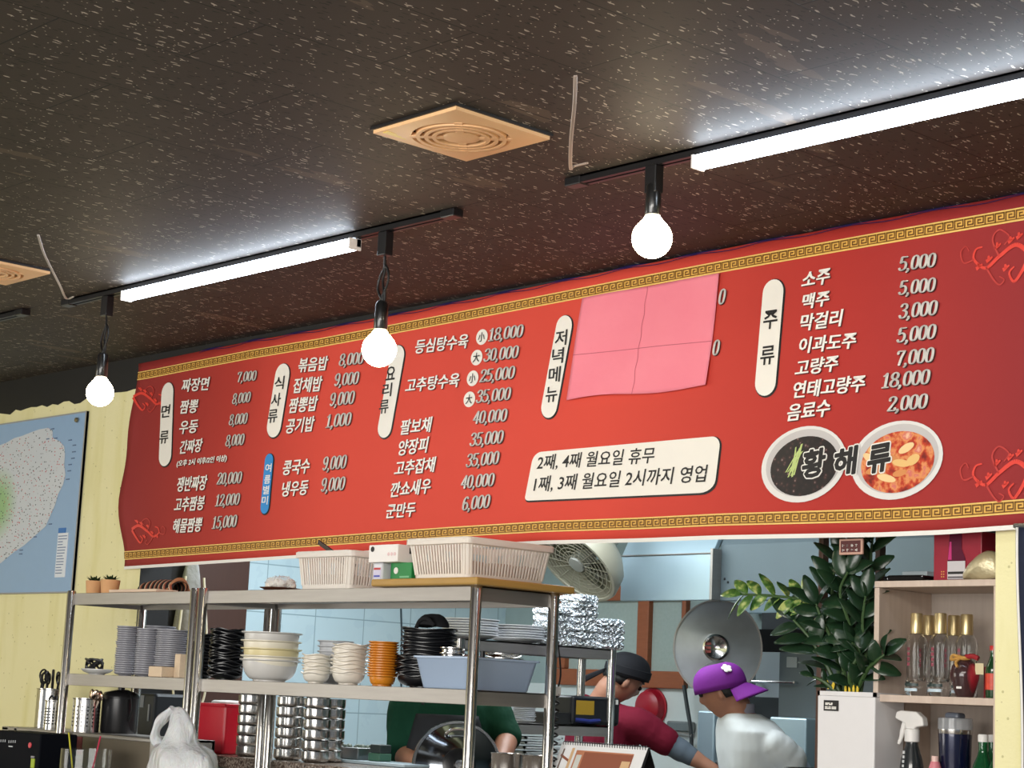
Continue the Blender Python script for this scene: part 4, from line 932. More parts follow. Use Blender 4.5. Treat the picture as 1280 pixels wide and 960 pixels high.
def utensils(px, y, r, hh, label, seed, holes=True):
    t = thing('utensil_canister', label, 'canister', (P(px, 912, Y=y).x, y, STANDZ), 0, 'steel utensil canisters')
    MB().lathe([(0,.0),(r,.0),(r,hh-.006),(r+.003,hh-.003),(r+.003,hh),(r-.003,hh),(r-.003,.004),(0,.004)], 32).build('canister', POST, t)
    if holes:
        m = MB()
        for a in range(0, 360, 24):
            for k in range(6):
                an = math.radians(a); T = Matrix.Rotation(an, 4, 'Z') @ frame((r+.0002, 0, .025+k*(hh-.06)/5), (0,1,0), (0,0,1))
                m.lathe([(0,.0008),(.0035,.0008)], 8, T)
        m.build('perforation', M('hole_black', (8, 8, 8), .8), t, smooth=False)
    return t
def loop_handle(x, y, z, a, s, tilt, mat):
    m = MB(); T = Matrix.Translation((x, y, z)) @ Matrix.Rotation(a, 4, 'Z') @ Matrix.Rotation(tilt, 4, 'Y')
    m.tube([T @ Vector((.014*s*math.cos(q), 0, .03*s+.022*s*math.sin(q))) for q in [2*PI*i/14-.5*PI for i in range(14)]], .0042, 6)
    m.tube([T @ Vector((0, 0, -.10)), T @ Vector((0, 0, .012*s))], .005, 6); return m
random.seed(6)
u1 = utensils(61, 4.17, .062, .165, 'wide steel canister of black-handled scissors, left of the shelf post', 1, False)
u2 = utensils(64, 4.06, .032, .120, 'narrow perforated steel canister before the wide one, left of post', 2)
u3 = utensils(106, 4.10, .055, .135, 'perforated steel canister of spoons under the left shelf', 3)
BH = M('black_handle', (22, 22, 24), .35)
for i in range(12):
    a = i*.52; b = Vector(u1.location); m = loop_handle(.044*math.cos(a), .044*math.sin(a), .175+.008*(i % 3), a, 1, .18*math.cos(a), BH)
    tag(m.build('scissors', BH, loc=b), ('black-handled scissors standing in the wide canister, left side' if math.cos(a) < 0 else 'black-handled scissors standing in the wide canister, right side'), 'scissors', 'scissors on the left side of the wide canister' if math.cos(a) < 0 else 'scissors on the right side of the wide canister')
for i in range(3):
    b = Vector(u2.location); m = loop_handle(.012*math.cos(i*2.1), .012*math.sin(i*2.1), .10, i*.7, .7, .15, BH); tag(m.build('tongs', BH, loc=b), 'dark tongs standing in the narrow perforated canister', 'tongs', 'tongs in the narrow canister')
CUT = M('rose_steel', (230, 206, 186), .2, 1)
for i in range(6):
    b = Vector(u3.location); a = -.4+i*.35; T = Matrix.Translation((.02*math.cos(a*2), .02*math.sin(a*2), .012)) @ Matrix.Rotation(.28+.05*i, 4, 'Y') @ Matrix.Rotation(i, 4, 'Z')
    t = thing('spoon', 'steel spoon leaning right in the perforated canister under the shelf', 'spoon', b, 0, 'spoons in the perforated canister')
    m = MB(); m.tube([T @ Vector((0, 0, 0)), T @ Vector((0, 0, .125))], .003, 6).build('handle', CUT, t)
    MB().ball((0, 0, 0), .016, 12, 8, (1, .35, 1.4), T @ Matrix.Translation((0, 0, .145))).build('bowl', CUT, t)
t = thing('kettle', 'dark lidded kettle right of the perforated canister under the left shelf', 'kettle', (kx, 4.22, STANDZ)); MB().lathe([(0,0),(.070,0),(.074,.01),(.074,.14),(.076,.142),(.076,.150),(.066,.163),(.03,.172),(.014,.174),(.014,.188),(.018,.192),(.016,.20),(0,.202)], 28).build('body', M('dark_enamel', (30, 30, 32), .3), t)
MB().tube([(-.055, -.075, .0), (-.035, -.075, .155)], .007, 10).build('stand_handle', M('brass_pale', (196, 182, 130), .35, .6), t)
MB().tube(smoothpath([(.07,0,.05),(.092,0,.10),(.075,0,.16),(.03,0,.17)], 5), .006, 8).build('handle', BLACKP, t)
# ---- front table (just below the picture) carrying the register, jar and bag
FT = .95
t = thing('front_table', 'table at bottom edge under the card machine and white bag', 'table', (-6.5, 3.66, 0))
MB().box(-1.15, 1.05, -.24, .24, FT-.03, FT-.001).build('table_top', M('dark_oak', (92, 66, 46), .4, noise=.1), t, smooth=False, bevel=.004)
for sx in (-1.1, 1.0):
    for sy in (-.2, .2): MB().box(sx-.025, sx+.025, sy-.025, sy+.025, 0, FT-.03).build('leg', BLACKP, t, smooth=False)
px1 = P(50, 930, Y=3.72).x
t = thing('card_machine', 'black machine with red button cut off by the left edge', 'machine', (px1-.18, 3.80, FT)); DKB = M('dark_blue_plastic', (9, 12, 20), .7, spec=.1)
MB().box(-.18, .18, -.08, .08, 0, P(25, 915, Y=3.72).z-FT).build('housing', DKB, t, smooth=False, bevel=.006)
ztop = P(25, 915, Y=3.72).z-FT
def on(px, py): q = P(px, py, Y=3.7185); return q.x-(px1-.18), q.z-FT
c = on(37.5, 931.5); MB().lathe([(0,0),(.0105,0),(.0105,.004),(0,.004)], 24, frame((c[0], -.0795, c[1]), (1,0,0), (0,0,1))).build('red_button', M('red_indicator', (214, 70, 84), .4), t)
m = MB()
for px, py, wd in ((4, 926, 7), (14, 927, 9)):
    for k in range(int(wd/2)): c = on(px-3+k*2.6, py); m.box(c[0]-.0026, c[0]+.0018, -.0812, -.0798, c[1]-.005, c[1]+.005)
c = on(13, 933); m.box(c[0]-.016, c[0]+.016, -.0812, -.0798, c[1]-.0022, c[1]+.0022)
m.build('white_print', M('print_grey_white', (190, 196, 200), .5), t, smooth=False)
c = on(41, 953); MB().box(c[0]-.013, c[0]+.013, -.083, -.0795, c[1]-.02, c[1]+.014).build('lime_sticker', M('lime_sticker', (170, 190, 50), .5), t, smooth=False)
c = on(41, 946); MB().box(c[0]-.011, c[0]+.011, -.084, -.0795, c[1]-.004, c[1]+.003).build('grey_clip', M('grey_clip', (150, 146, 150), .4), t, smooth=False)
# jar with two straws
t = thing('glass_jar', 'glass jar holding bright drinking straws before the left shelf', 'jar', (P(107, 950, Y=3.78).x, 3.78, FT)); n = NT('clear_glass', .03); n.b.inputs['Transmission Weight'].default_value = 1; n.b.inputs['IOR'].default_value = 1.3; n.color((.96, .98, .98, 1)); GLASS = n.m
r, hz = .095, P(107, 936, Y=3.78).z-FT
MB().lathe([(0,0),(r,0),(r,hz),(r-.004,hz),(r-.004,.006),(0,.006)], 36).build('jar_body', GLASS, t)
for (a, b, c, col, nm) in (((-.03,-.02,.01), (-.085,-.03,hz+.055), .003, (206, 200, 40), 'yellow drinking straw leaning left in the glass jar'), ((.03,0,.01), (.075,.01,hz+.05), .003, (206, 40, 80), 'pink drinking straw leaning right in the glass jar')):
    tag(MB().tube([a, b], c, 8).build('drinking_straw', M('straw_'+str(col[0])+str(col[1]), col, .4), loc=t.location), nm, 'straw')
# knotted white carrier bag
t = thing('carrier_bag', 'thin white plastic carrier bag with loop handle by the paired posts', 'bag', (P(228, 950, Y=3.78).x, 3.76, FT))
n = NT('white_film', .25); n.b.inputs['Transmission Weight'].default_value = .25; n.b.inputs['Base Color'].default_value = rgb(238, 240, 242); n.b.inputs['Subsurface Weight'].default_value = .2
n.bump(n.noise(n.map((1.4,1.4,.5)), 26, 5), .8, .02); FILM = n.m
random.seed(9); m = MB()
sect = [(0,.13,.085,.02),(.08,.16,.10,.035),(.16,.155,.10,.04),(.185,.125,.085,.03),(.203,.080,.06,.005),(.225,.062,.050,.012),(.255,.056,.042,.016),(.285,.050,.034,.008),(.31,.040,.022,-.008),(.33,.018,.010,-.016)]
N = 30; vs = []
for i, (z, a, b, dx) in enumerate(sect):
    for k in range(N):
        an = 2*PI*k/N; w_ = 1+.10*math.sin(5*an+i*1.1)+.06*math.sin(9*an-i*2)+random.uniform(-.03, .03)
        vs.append((dx+a*w_*math.cos(an), b*w_*math.sin(an), z+random.uniform(-.004, .004)*(i > 0)))
fs = [(i*N+k, i*N+(k+1) % N, (i+1)*N+(k+1) % N, (i+1)*N+k) for i in range(len(sect)-1) for k in range(N)]+[list(range(N))[::-1], [(len(sect)-1)*N+k for k in range(N)]]
m.add(vs, fs).build('bag_body', FILM, t, sub=1)
m = MB(); hp_ = smoothpath([(-.065,-.03,.195),(-.082,-.035,.225),(-.078,-.03,.262),(-.058,-.02,.295),(-.030,-.01,.322)], 6)
m.tube([p for p in hp_], [.015+.003*math.sin(i*.5) for i in range(len(hp_))], 9)
for v in m.v: v.y *= 1.3
m.build('loop_handle', FILM, t)
# ------------------------------------------------------------------ kitchen behind the hatch
def proj(p):
    v = Vector(p)-EYE; z = v.dot(cf); return 640+FPX*v.dot(cr)/z, 480-FPX*v.dot(cu)/z
def solveY(x, z, px):
    lo, hi = 1.0, 12.0
    for _ in range(50):
        m = (lo+hi)/2
        if proj((x, m, z))[0] < px: lo = m
        else: hi = m
    return lo
# black cupboard, hanging bag at the far left of the hatch
t = thing('black_cupboard', 'tall black cupboard at left inside the hatch, behind the hanging bag', 'cupboard', (-7.86, 4.80, 0))
MB().box(-.32, .32, -.19, .19, 0, 2.3).build('body', M('black_lacquer', (22, 21, 22), .35), t, smooth=False, bevel=.006)
MB().box(.321, .327, -.16, .16, .08, 2.2).build('door', M('black_door', (30, 28, 28), .3), t, smooth=False, bevel=.003)
MB().tube([(.345, .11, 1.0), (.345, .11, 1.3)], .008, 8).build('handle', DSTEEL, t)
q = P(236, 765, Y=4.84); bx = -7.50
q = P(236, 765, X=bx)
t = thing('shoulder_bag', 'grey and tan cloth bag hanging by pale straps beside the dark brown door', 'bag', (q.x, q.y, 1.40))
n = NT('grey_tan_cloth', .9); n.color(n.ramp(n.xyz()[2], [(.0, rgb(190, 116, 60)), (.12, rgb(176, 110, 62)), (.16, rgb(118, 110, 102)), (.5, rgb(140, 140, 138)), (.7, rgb(96, 98, 98))])); n.bump(n.noise(n.co, 20, 4), .6, .02)
m = MB()
sec = [(.0,.02,.03),(.02,.035,.06),(.12,.045,.075),(.22,.045,.072),(.32,.035,.058),(.42,.03,.05),(.50,.025,.04),(.55,.018,.02)]
N = 20; vs = []
for i, (z, a, b) in enumerate(sec):
    for k in range(N):
        an = 2*PI*k/N; wv = 1+.14*math.sin(4*an+i); vs.append((a*wv*math.cos(an), b*wv*math.sin(an), z))
m.add(vs, [(i*N+k, i*N+(k+1) % N, (i+1)*N+(k+1) % N, (i+1)*N+k) for i in range(len(sec)-1) for k in range(N)]+[list(range(N))[::-1], [(len(sec)-1)*N+k for k in range(N)]])
m.build('bag_body', n.m, t, sub=1)
ST = M('pale_strap', (206, 196, 176), .8)
for s in (-1, 1): MB().tube(smoothpath([(.03, s*.05, .45), (.045, s*.075, .2), (.05, s*.09, .0), (.05, s*.075, -.12), (.045, s*.02, -.16)], 6), .006, 6).build('strap', ST, t)
MB().tube(smoothpath([(0, -.02, .50), (0, -.01, .66), (-.02, 0, .74), (0, .01, .66), (0, .02, .50)], 6), .006, 6).build('hanging_loop', ST, t)
tag(MB().tube([(-7.515, q.y-.01, 2.13), (-7.47, q.y-.01, 2.13)], .006, 8).build('coat_peg', DSTEEL), 'steel peg on the black cupboard holding the hanging bag', 'peg')
# long steel worktop on the kitchen side of the hatch
t = thing('kitchen_worktop', 'steel worktop behind the granite counter, under the large lid', 'worktop', (-5.8, 4.955, 0))
MB().box(-1.3, 1.9, -.145, -.043, .90, .935).build('top', STEEL, t, smooth=False, bevel=.004); MB().box(-1.28, 1.88, -.14, -.055, .0, .90).build('cabinet_body', DSTEEL, t, smooth=False)
# inner steel rack
KX0_, KX1, KY0, KY1_, KZ = -6.10, -5.894, 5.24, 6.11, 1.596
t = thing('inner_rack', 'steel rack inside the kitchen carrying foil parcels and plates', 'rack', ((KX0_+KX1)/2, (KY0+KY1_)/2, 0)); a, b = (KX1-KX0_)/2, (KY1_-KY0)/2
for z in (KZ, 1.262, 1.07):
    y0 = -b if z != 1.262 else -.02
    m = MB(); m.box(-a, a, -b, b, z-.006, z); m.box(a-.004, a, -b, b, z-.045, z); m.box(-a, a, -b, -b+.004, z-.045, z); m.box(-a, a, b-.004, b, z-.045, z); m.box(-a, -a+.004, -b, b, z-.045, z)
    m.build('shelf_board', STEEL, t, smooth=False)
for sx in (-1, 1):
    for sy in (-1, 1): MB().lathe([(0,0),(.019,0),(.019,KZ-.002),(0,KZ-.002)], 16, c=(sx*(a-.01), sy*(b+.012), 0)).build('post', POST, t)
random.seed(21)
mx_ = (KX0_+KX1)/2
WC = M('kitchen_white_plate', (206, 208, 212), .3)
stack('serving_plate', plate_prof(.120, .020), WC, 7, .0105, mx_, 5.36, KZ, 'large white plate', 'in nearest stack on the kitchen rack', 'plate', 'white plates at the near end of the kitchen rack')
stack('serving_plate', plate_prof(.120, .020), WC, 6, .0105, mx_, 5.63, KZ, 'large white plate', 'in second stack on the kitchen rack', 'plate', 'white plates in the second stack of the kitchen rack')
n = NT('crinkled_foil', .22, metal=1); n.color(rgb(222, 226, 230)); v = n.n('ShaderNodeTexVoronoi'); n.put(v.inputs['Vector'], n.map((1, 1, 1.8))); v.inputs['Scale'].default_value = 55
n.bump(n.math('ADD', v.outputs['Distance'], n.noise(n.co, 80, 4)), 1.0, .02); FOIL = n.m
def foil_stack(px, nn, s, where, x=None, h=.034):
    x = x or mx_+.02; y = solveY(x, KZ+.05, px)
    for i in range(nn):
        m = MB(); N = 40
        rs = []
        for zz, sc in ((0, .86), (.25, .97), (.5, 1.0), (.8, .96), (1, .84)):
            rs.append([(p[0]*sc*(1+random.uniform(-.06, .06)), p[1]*sc*(1+random.uniform(-.06, .06)), zz*h+random.uniform(-.003, .003)) for p in rrect(s, s, .02, 7)])
        K = len(rs[0]); m.add([q for r in rs for q in r], [(a*K+j, a*K+(j+1) % K, (a+1)*K+(j+1) % K, (a+1)*K+j) for a in range(4) for j in range(K)]+[list(range(K))[::-1], [4*K+j for j in range(K)]])
        o = m.build('foil_parcel', FOIL, smooth=False, loc=(x, y, KZ+.003+i*(h-.002))); o.rotation_euler = (0, 0, random.uniform(-.2, .2))
        tag(o, 'square foil parcel, %s %s' % (nth(i, nn), where), 'parcel', 'foil parcels '+where)
foil_stack(690, 5, .135, 'in left pile behind the shelf post')
foil_stack(722, 7, .135, 'in tall middle pile on the rack')
foil_stack(757, 4, .13, 'in short right pile on the rack')
y = solveY(KX1-.09, 1.33, 730)
t = thing('black_radio', 'black appliance with a yellow label on the kitchen rack', 'radio', (KX1-.10, y, 1.263))
MB().box(-.09, .09, -.15, .15, 0, .125).build('housing', M('black_case', (20, 22, 28), .35), t, smooth=False, bevel=.018, segs=3)
MB().box(.0895, .092, -.13, -.02, .045, .105).build('yellow_label', M('amber_label', (176, 140, 36), .5), t, smooth=False)
MB().tube([(.085, -.13, .022), (.095, -.05, .016), (.085, .02, .022)], .010, 8).build('blue_strip', M('blue_strip', (40, 50, 120), .4), t)
MB().box(.089, .092, .115, .13, .095, .115).build('white_tag', WHI, t, smooth=False)
stack('saucer_plate', plate_prof(.05, .012), WC, 9, .0078, mx_+.03, solveY(mx_+.03, 1.30, 655), 1.263, 'white saucer', 'on middle board of the kitchen rack', 'saucer', 'white saucers on the kitchen rack')
tag(MB().box(-.08, .08, -.07, .07, 0, .05).build('dark_box', BLACKP, smooth=False, bevel=.005, loc=(mx_, solveY(mx_, 1.28, 690), 1.263)), 'flat black box on the middle board of the kitchen rack', 'box')
y = solveY(KX1-.08, 1.15, 662)
TR = M('white_tray', (216, 220, 222), .35)
for i in range(7):
    m = MB(); m.box(-.075, .075, -.10, .10, 0, .004); 
    for q in ((-.085,.085,-.11,-.10),(-.085,.085,.10,.11),(-.085,-.075,-.11,.11),(.075,.085,-.11,.11)): m.box(*q, .006, .012)
    for q in ((-.077,.077,-.102,-.10),(-.077,.077,.10,.102),(-.077,-.075,-.102,.102),(.075,.077,-.102,.102)): m.box(*q, 0, .010)
    tag(m.build('serving_tray', TR, smooth=False, loc=(KX1-.08+random.uniform(-.004, .004), y+random.uniform(-.006, .006), 1.072+i*.0205)), 'shallow white tray, %s in the tray stack beside the green sleeve' % nth(i, 7), 'tray', 'white trays stacked in the kitchen rack')
# things on the granite at the back
for px, nm in ((633, 'left'), (672, 'right')):
    x = P(px, 955, Y=4.60).x
    m = MB(); prof = [(0,0),(.040,0),(.052,.012),(.054,.078),(.057,.082),(.053,.082),(.050,.014),(0,.006)]
    m.lathe(prof, 36, wob=lambda r, z, a: (r*(1+.012*math.sin(18*a)) if r > .05 else r, z)); tag(m.build('ribbed_steel_bowl', POST, loc=(x, 4.60, GZ+.001)), 'ribbed steel bowl, %s one of the pair before the tray stack' % nm, 'bowl', 'ribbed steel bowls on the granite')
x = P(470, 950, Y=4.68).x
tag(MB().box(-.22, .24, -.08, .08, 0, .012).build('white_board', M('blue_white_plastic', (186, 206, 216), .35), smooth=False, bevel=.003, loc=(x, 4.70, GZ+.001)), 'pale blue-white cutting board on the granite below the green sleeve', 'board')
t = thing('steel_pan', 'low steel pan of chopped greens on the pale board', 'pan', (P(442, 940, Y=4.68).x, 4.70, GZ+.0135)); MB().box(-.07, .07, -.055, .055, 0, .045, taper=.9).build('pan', DSTEEL, t, smooth=False, bevel=.004)
m = MB()
for i in range(24): m.ball((random.uniform(-.06, .06), random.uniform(-.045, .045), .046), random.uniform(.007, .013), 6, 4)
tag(m.build('chopped_greens', M('grey_green_food', (116, 130, 118), .6), t, smooth=False), None, None, None, 'stuff')
t = thing('green_packet', 'green and dark packet leaning beside the steel pan', 'packet', (P(470, 940, Y=4.68).x, 4.70, GZ+.0135)); MB().box(-.035, .035, -.03, .03, 0, .03).build('packet', M('muted_green', (70, 112, 92), .5), t, smooth=False, bevel=.004); MB().box(-.028, .034, -.028, .028, .0305, .062).build('dark_top', M('dark_grey_green', (46, 56, 54), .5), t, smooth=False, bevel=.004)
# large polished lid standing on the worktop
c = P(571, 958, Y=4.855); R_ = .163
t = thing('large_lid', 'large polished steel lid with loop handle standing before the green shirt', 'lid', c)
ax = (-cf*.80 + Vector((.5, -.1, 0))*.55 + Vector((0,0,.25))).normalized(); T = frame((0,0,0), Vector((0,0,1)).cross(ax), ax.cross(Vector((0,0,1)).cross(ax)))
LM = M('dark_polished_steel', (120, 124, 130), .12, 1.0)
MB().lathe([(R_-.002,-.012),(R_+.004,-.010),(R_+.006,0),(R_,.004),(R_*.93,.010),(R_*.75,.034),(R_*.5,.052),(R_*.25,.062),(0,.066)], 48, T).build('dome', LM, t)
MB().lathe([(R_*1.0,-.006),(R_*1.045,-.002),(R_*1.03,.008),(R_*.97,.008)], 48, T).build('rim', POST, t)
MB().lathe([(0,.075),(.05,.075),(.062,.070),(.062,.055),(.04,.05)], 28, T).build('dark_disc', M('lid_black', (16, 16, 18), .3), t)
MB().lathe([(0,.092),(.018,.090),(.022,.075)], 20, T).build('knob', POST, t)
MB().tube([T @ Vector(p) for p in smoothpath([(-.05,.105,.020),(-.048,.118,.045),(-.03,.130,.052),(0,.134,.054),(.03,.130,.052),(.048,.118,.045),(.05,.105,.020)], 4)], .007, 8).build('loop_handle', POST, t)
MB().box(-.034, .034, .092, .112, .030, .040, T).build('handle_plate', DSTEEL, t, smooth=False, bevel=.003)
# wall fan
c = P(726, 700, d=8.9); ax = (-cf*.46 + (-cr*.62-cu*.62)*.88).normalized(); T = frame((0,0,0), cf.cross(ax), ax.cross(cf.cross(ax)))
t = thing('wall_fan', 'cream wall fan with a deep round shroud, upper right of the larger basket', 'fan', c); FC = M('old_cream_plastic', (160, 157, 140), .45)
R_ = .215
MB().lathe([(R_*.55,-.11),(R_*.80,-.095),(R_*.98,-.05),(R_+.012,.02),(R_+.006,.04),(R_-.008,.04),(R_-.016,.0),(R_*.8,-.09),(R_*.5,-.10)], 44, T).build('shroud', FC, t)
gm_ = MB()
for k in range(7): gm_.lathe([(R_*(.25+.11*k)-.0015,.030),(R_*(.25+.11*k)+.0015,.030),(R_*(.25+.11*k)+.0015,.033),(R_*(.25+.11*k)-.0015,.033),(R_*(.25+.11*k)-.0015,.030)], 40, T)
for k in range(20):
    a = 2*PI*k/20; gm_.tube([T @ Vector((.05*math.cos(a), .05*math.sin(a), .033)), T @ Vector(((R_-.005)*math.cos(a), (R_-.005)*math.sin(a), .033))], .0014, 4)
gm_.build('front_grille', FC, t, smooth=False)
for k in range(4):
    m = MB(); a0 = k*PI/2
    m.grid(lambda a, b: T @ Vector(((.04+a*.165)*math.cos(a0+b*1.0+.2*a), (.04+a*.165)*math.sin(a0+b*1.0+.2*a), -.035+.04*(b-.5))), 6, 6); m.build('blade', M('olive_blade', (92, 96, 80), .4), t, solid=.002)
MB().lathe([(0,.042),(.04,.040),(.048,.02),(.048,-.06),(0,-.06)], 24, T).build('hub', M('grey_hub', (150, 152, 146), .4), t)
MB().lathe([(0,-.28),(.07,-.27),(.08,-.22),(.08,-.12),(.06,-.09),(0,-.09)], 24, T).build('motor', FC, t)
wq = T @ Vector((0,0,-.26)); MB().tube([wq, wq+Vector((0,.12,-.02)), Vector((wq.x, KY1-c.y-.02, wq.z-.02))], .02, 10).build('wall_arm', FC, t); MB().box(wq.x-.05, wq.x+.05, KY1-c.y-.03, KY1-c.y-.002, wq.z-.10, wq.z+.06).build('wall_plate', FC, t, smooth=False, bevel=.005)
c = P(835, 729, Y=KY1-.01); t = thing('vent_pipe', 'round black vent pipe mouth left of the steel duct box', 'pipe', (c.x, KY1, c.z))
T = frame((0,0,0), (1,0,0), (0,0,1))
MB().lathe([(.052,.004),(.052,.05),(.045,.05),(.045,.004)], 28, T).build('collar', M('grey_pvc', (120, 126, 124), .5), t); MB().lathe([(0,.006),(.0445,.006)], 28, T).build('dark_mouth', M('pipe_black', (6, 7, 8), .9), t)
# exhaust hood
HZ = 1.845; GA = M('galvanised_steel', (176, 200, 212), .36, .55, noise=.06, nscale=5); GD = M('dull_shaded_galvanised', (92, 106, 112), .5, .3, noise=.08, nscale=4)
hx0, hx1, hx2 = P(775, 751, Y=6.6).x, P(889, 751, Y=6.6).x, P(1190, 750, Y=6.6).x
t = thing('exhaust_hood', 'long galvanised exhaust hood with a bright duct box above the cooks', 'hood', (hx1, 6.6, HZ))
def slab(x0, x1, prof, name, mat, bv=.004):
    m = MB(); k = len(prof); m.add([(x0, y, z) for y, z in prof]+[(x1, y, z) for y, z in prof], [list(range(k)), list(range(k, 2*k))[::-1]]+[(i, (i+1) % k, k+(i+1) % k, k+i) for i in range(k)])
    return m.build(name, mat, t, smooth=False, bevel=bv)
slab(hx0-hx1, 0, [(0,0),(0,.214),(.16,.50),(.95,.50),(.95,.0),(.90,.0),(.90,.46),(.18,.46),(.02,.20),(.02,0)], 'duct_box', GA)
slab(0.003, hx2-hx1, [(.05,.0),(.05,.255),(.18,.50),(.95,.50),(.95,.0),(.90,.0),(.90,.46),(.2,.46),(.07,.24),(.07,0)], 'canopy', GD)  # the canopy's weaker light is put into its darker colour
MB().tube([(hx0-hx1, -.002, .214), (0, -.002, .214)], .004, 6).build('folded_seam', STEEL, t)
MB().box(-.004, .012, -.012, .05, 0, .235).build('corner_trim', STEEL, t, smooth=False, bevel=.003)
for dx, dz in ((.035, .10), (.055, .085)): MB().ball((dx, .047, dz), .006, 10, 6, (1, .4, 1)).build('bolt', M('bolt_dark', (40, 44, 46), .4, .6), t)
# big cone lid hanging under the hood
c = P(897, 810, d=9.05); ax = (-cf*.93-cr*.20+Vector((0,0,1))*.16).normalized(); T = frame((0,0,0), Vector((0,0,1)).cross(ax), ax.cross(Vector((0,0,1)).cross(ax))); R_ = .226
WL = M('worn_steel', (188, 192, 196), .42, .35, noise=.25, nscale=9, bump=.1, bscale=10)
t = thing('wok_lid', 'huge round steel wok lid hanging under the exhaust hood', 'lid', c)
MB().lathe([(R_*.98,-.006),(R_,0),(R_*.96,.003),(R_*.7,.028),(R_*.4,.055),(.062,.072),(.060,.072),(R_*.4,.050),(R_*.7,.023),(R_*.95,-.004)], 64, T @ Matrix.Diagonal((.93, 1.0, 1, 1))).build('cone', WL, t)
MB().lathe([(R_*.975,-.008),(R_*1.012,-.004),(R_*1.012,.004),(R_*.975,.005)], 64, T @ Matrix.Diagonal((.93, 1.0, 1, 1))).build('rolled_rim', STEEL, t)
MB().lathe([(.062,.070),(.062,.080),(.054,.084),(.050,.066),(.02,.050),(0,.048)], 32, T).build('centre_cup', POST, t)
for k in range(3): MB().box(-.050, -.024, -.026+.018*k, -.014+.018*k, .0665, .0700, T).build('red_mark', M('rust_red', (150, 60, 50), .5), t, smooth=False)
hk_ = T @ Vector((0, R_*.97, 0)); MB().tube([hk_, Vector((hk_.x, hk_.y+.02, hk_.z+.04))], .006, 6).build('hanging_hook', DSTEEL, t)
hw = c+hk_+Vector((0,.02,.04)); MB().tube([Vector((hk_.x, hk_.y+.02, hk_.z+.035)), Vector((hk_.x, hk_.y+.02, max(HZ+.46-c.z, hk_.z+.1)))], .005, 6).build('hanging_rod', DSTEEL, t)
# the range against the back wall
xl, xr = P(878, 900, Y=7.0).x, P(1075, 900, Y=7.0).x
t = thing('cooking_range', 'steel cooking range against the back wall behind the white shirt', 'range', ((xl+xr)/2, 7.28, 0)); a = (xr-xl)/2
def lx(px, Y): return P(px, 860, Y=Y).x-(xl+xr)/2
MB().box(-a, a, -.30, .30, .0, 1.12).build('lower_body', DSTEEL, t, smooth=False, bevel=.006)
x1, x2 = lx(968, 6.98), lx(1014, 6.98)
MB().box(x1, x2, -.33, -.05, 1.02, P(990, 897, Y=6.98).z).build('pale_front_box', GA, t, smooth=False, bevel=.008)
MB().box(lx(879, 7.0), lx(900, 7.0), -.315, 0, 1.02, P(870, 888, Y=6.98).z).build('front_box', GA, t, smooth=False, bevel=.008)
x1, x2 = lx(944, 7.3), lx(993, 7.3); zt1, zt2 = P(960, 815, Y=7.3).z, P(960, 873, Y=7.3).z
MB().box(x1, x2, .02, .29, zt2, zt1).build('bright_panel', M('bright_steel_sheet', (188, 200, 206), .4, .2), t, smooth=False, bevel=.004)
MB().box(max(-a, x1-.12), x1-.001, .04, .29, zt2, zt1-.02).build('grey_panel', GD, t, smooth=False, bevel=.004)
MB().box(x2+.001, a, -.10, .29, 1.10, zt1-.005).build('side_panel', M('dark_sheet', (96, 106, 110), .5, .3), t, smooth=False, bevel=.004)
MB().box(lx(983, 7.19)+.01, lx(994, 7.19)+.02, -.106, -.1005, P(988, 832, Y=7.19).z-.01, P(988, 824, Y=7.19).z+.01).build('switch_plate', M('switch_grey', (150, 158, 160), .5), t, smooth=False, bevel=.002)
MB().box(-a+.02, a, .02, .29, zt1+.0, zt1+.11).build('dark_slot', M('slot_black', (10, 10, 12), .9), t, smooth=False)  # one near-black box running above the bright panel
MB().box(-a+.02, a, .12, .30, zt1+.111, HZ-.005).build('upper_back_panel', M('charcoal_sheet', (66, 72, 78), .5, .2), t, smooth=False)
m = MB(); m.add([(x1-.14, -.20, 1.20), (x2+.06, -.20, 1.20), (x2+.02, .02, zt2+.005), (x1-.10, .02, zt2+.005), (x1-.14, -.20, 1.10), (x2+.06, -.20, 1.10), (x2+.02, .02, 1.10), (x1-.10, .02, 1.10)], [(0,1,2,3),(4,7,6,5),(0,4,5,1),(1,5,6,2),(2,6,7,3),(3,7,4,0)]); m.build('sloping_ledge', M('dark_ledge', (70, 74, 78), .4, .5), t, smooth=False)
r0_ = P(926, 851, Y=7.15); r1_ = P(992, 853, Y=7.15); o_ = Vector(t.location)
MB().tube([r0_-o_, r1_-o_], .006, 8).build('towel_rail', POST, t)
for q in (r0_, r1_): MB().tube([q-o_, Vector((q.x-o_.x, .03, q.z-o_.z))], .006, 8).build('rail_bracket', POST, t)
# pans at the lower right of the range
z_ = P(1000, 962, Y=6.6).z
t2 = thing('prep_counter', 'steel prep counter with black pans, right of the white shirt', 'counter', (P(1030, 950, Y=6.3).x, 6.35, 0)); MB().box(-.12, .8, -.30, .25, 0, z_-.03).build('counter_body', DSTEEL, t2, smooth=False, bevel=.005)
for i, (dx, dy, wh) in enumerate(((.02, -.1, 'near'), (.22, .08, 'far'))):
    p = thing('frying_pan', 'black frying pan with thin rim right of the white shirt, %s one' % wh, 'pan', (t2.location.x+dx, 6.35+dy, z_-.029), 0, 'black frying pans on the prep counter')
    MB().lathe([(0,0),(.10,0),(.14,.045),(.143,.047),(.138,.047),(.098,.006),(0,.006)], 32).build('pan', M('iron_black', (24, 24, 26), .4, .5), p); MB().lathe([(.139,.045),(.144,.046),(.144,.050),(.139,.050)], 32).build('bright_rim', POST, p)
    MB().tube([(.10,-.10,.04),(.20,-.19,.075)], .009, 8).build('handle', BLACKP, p)
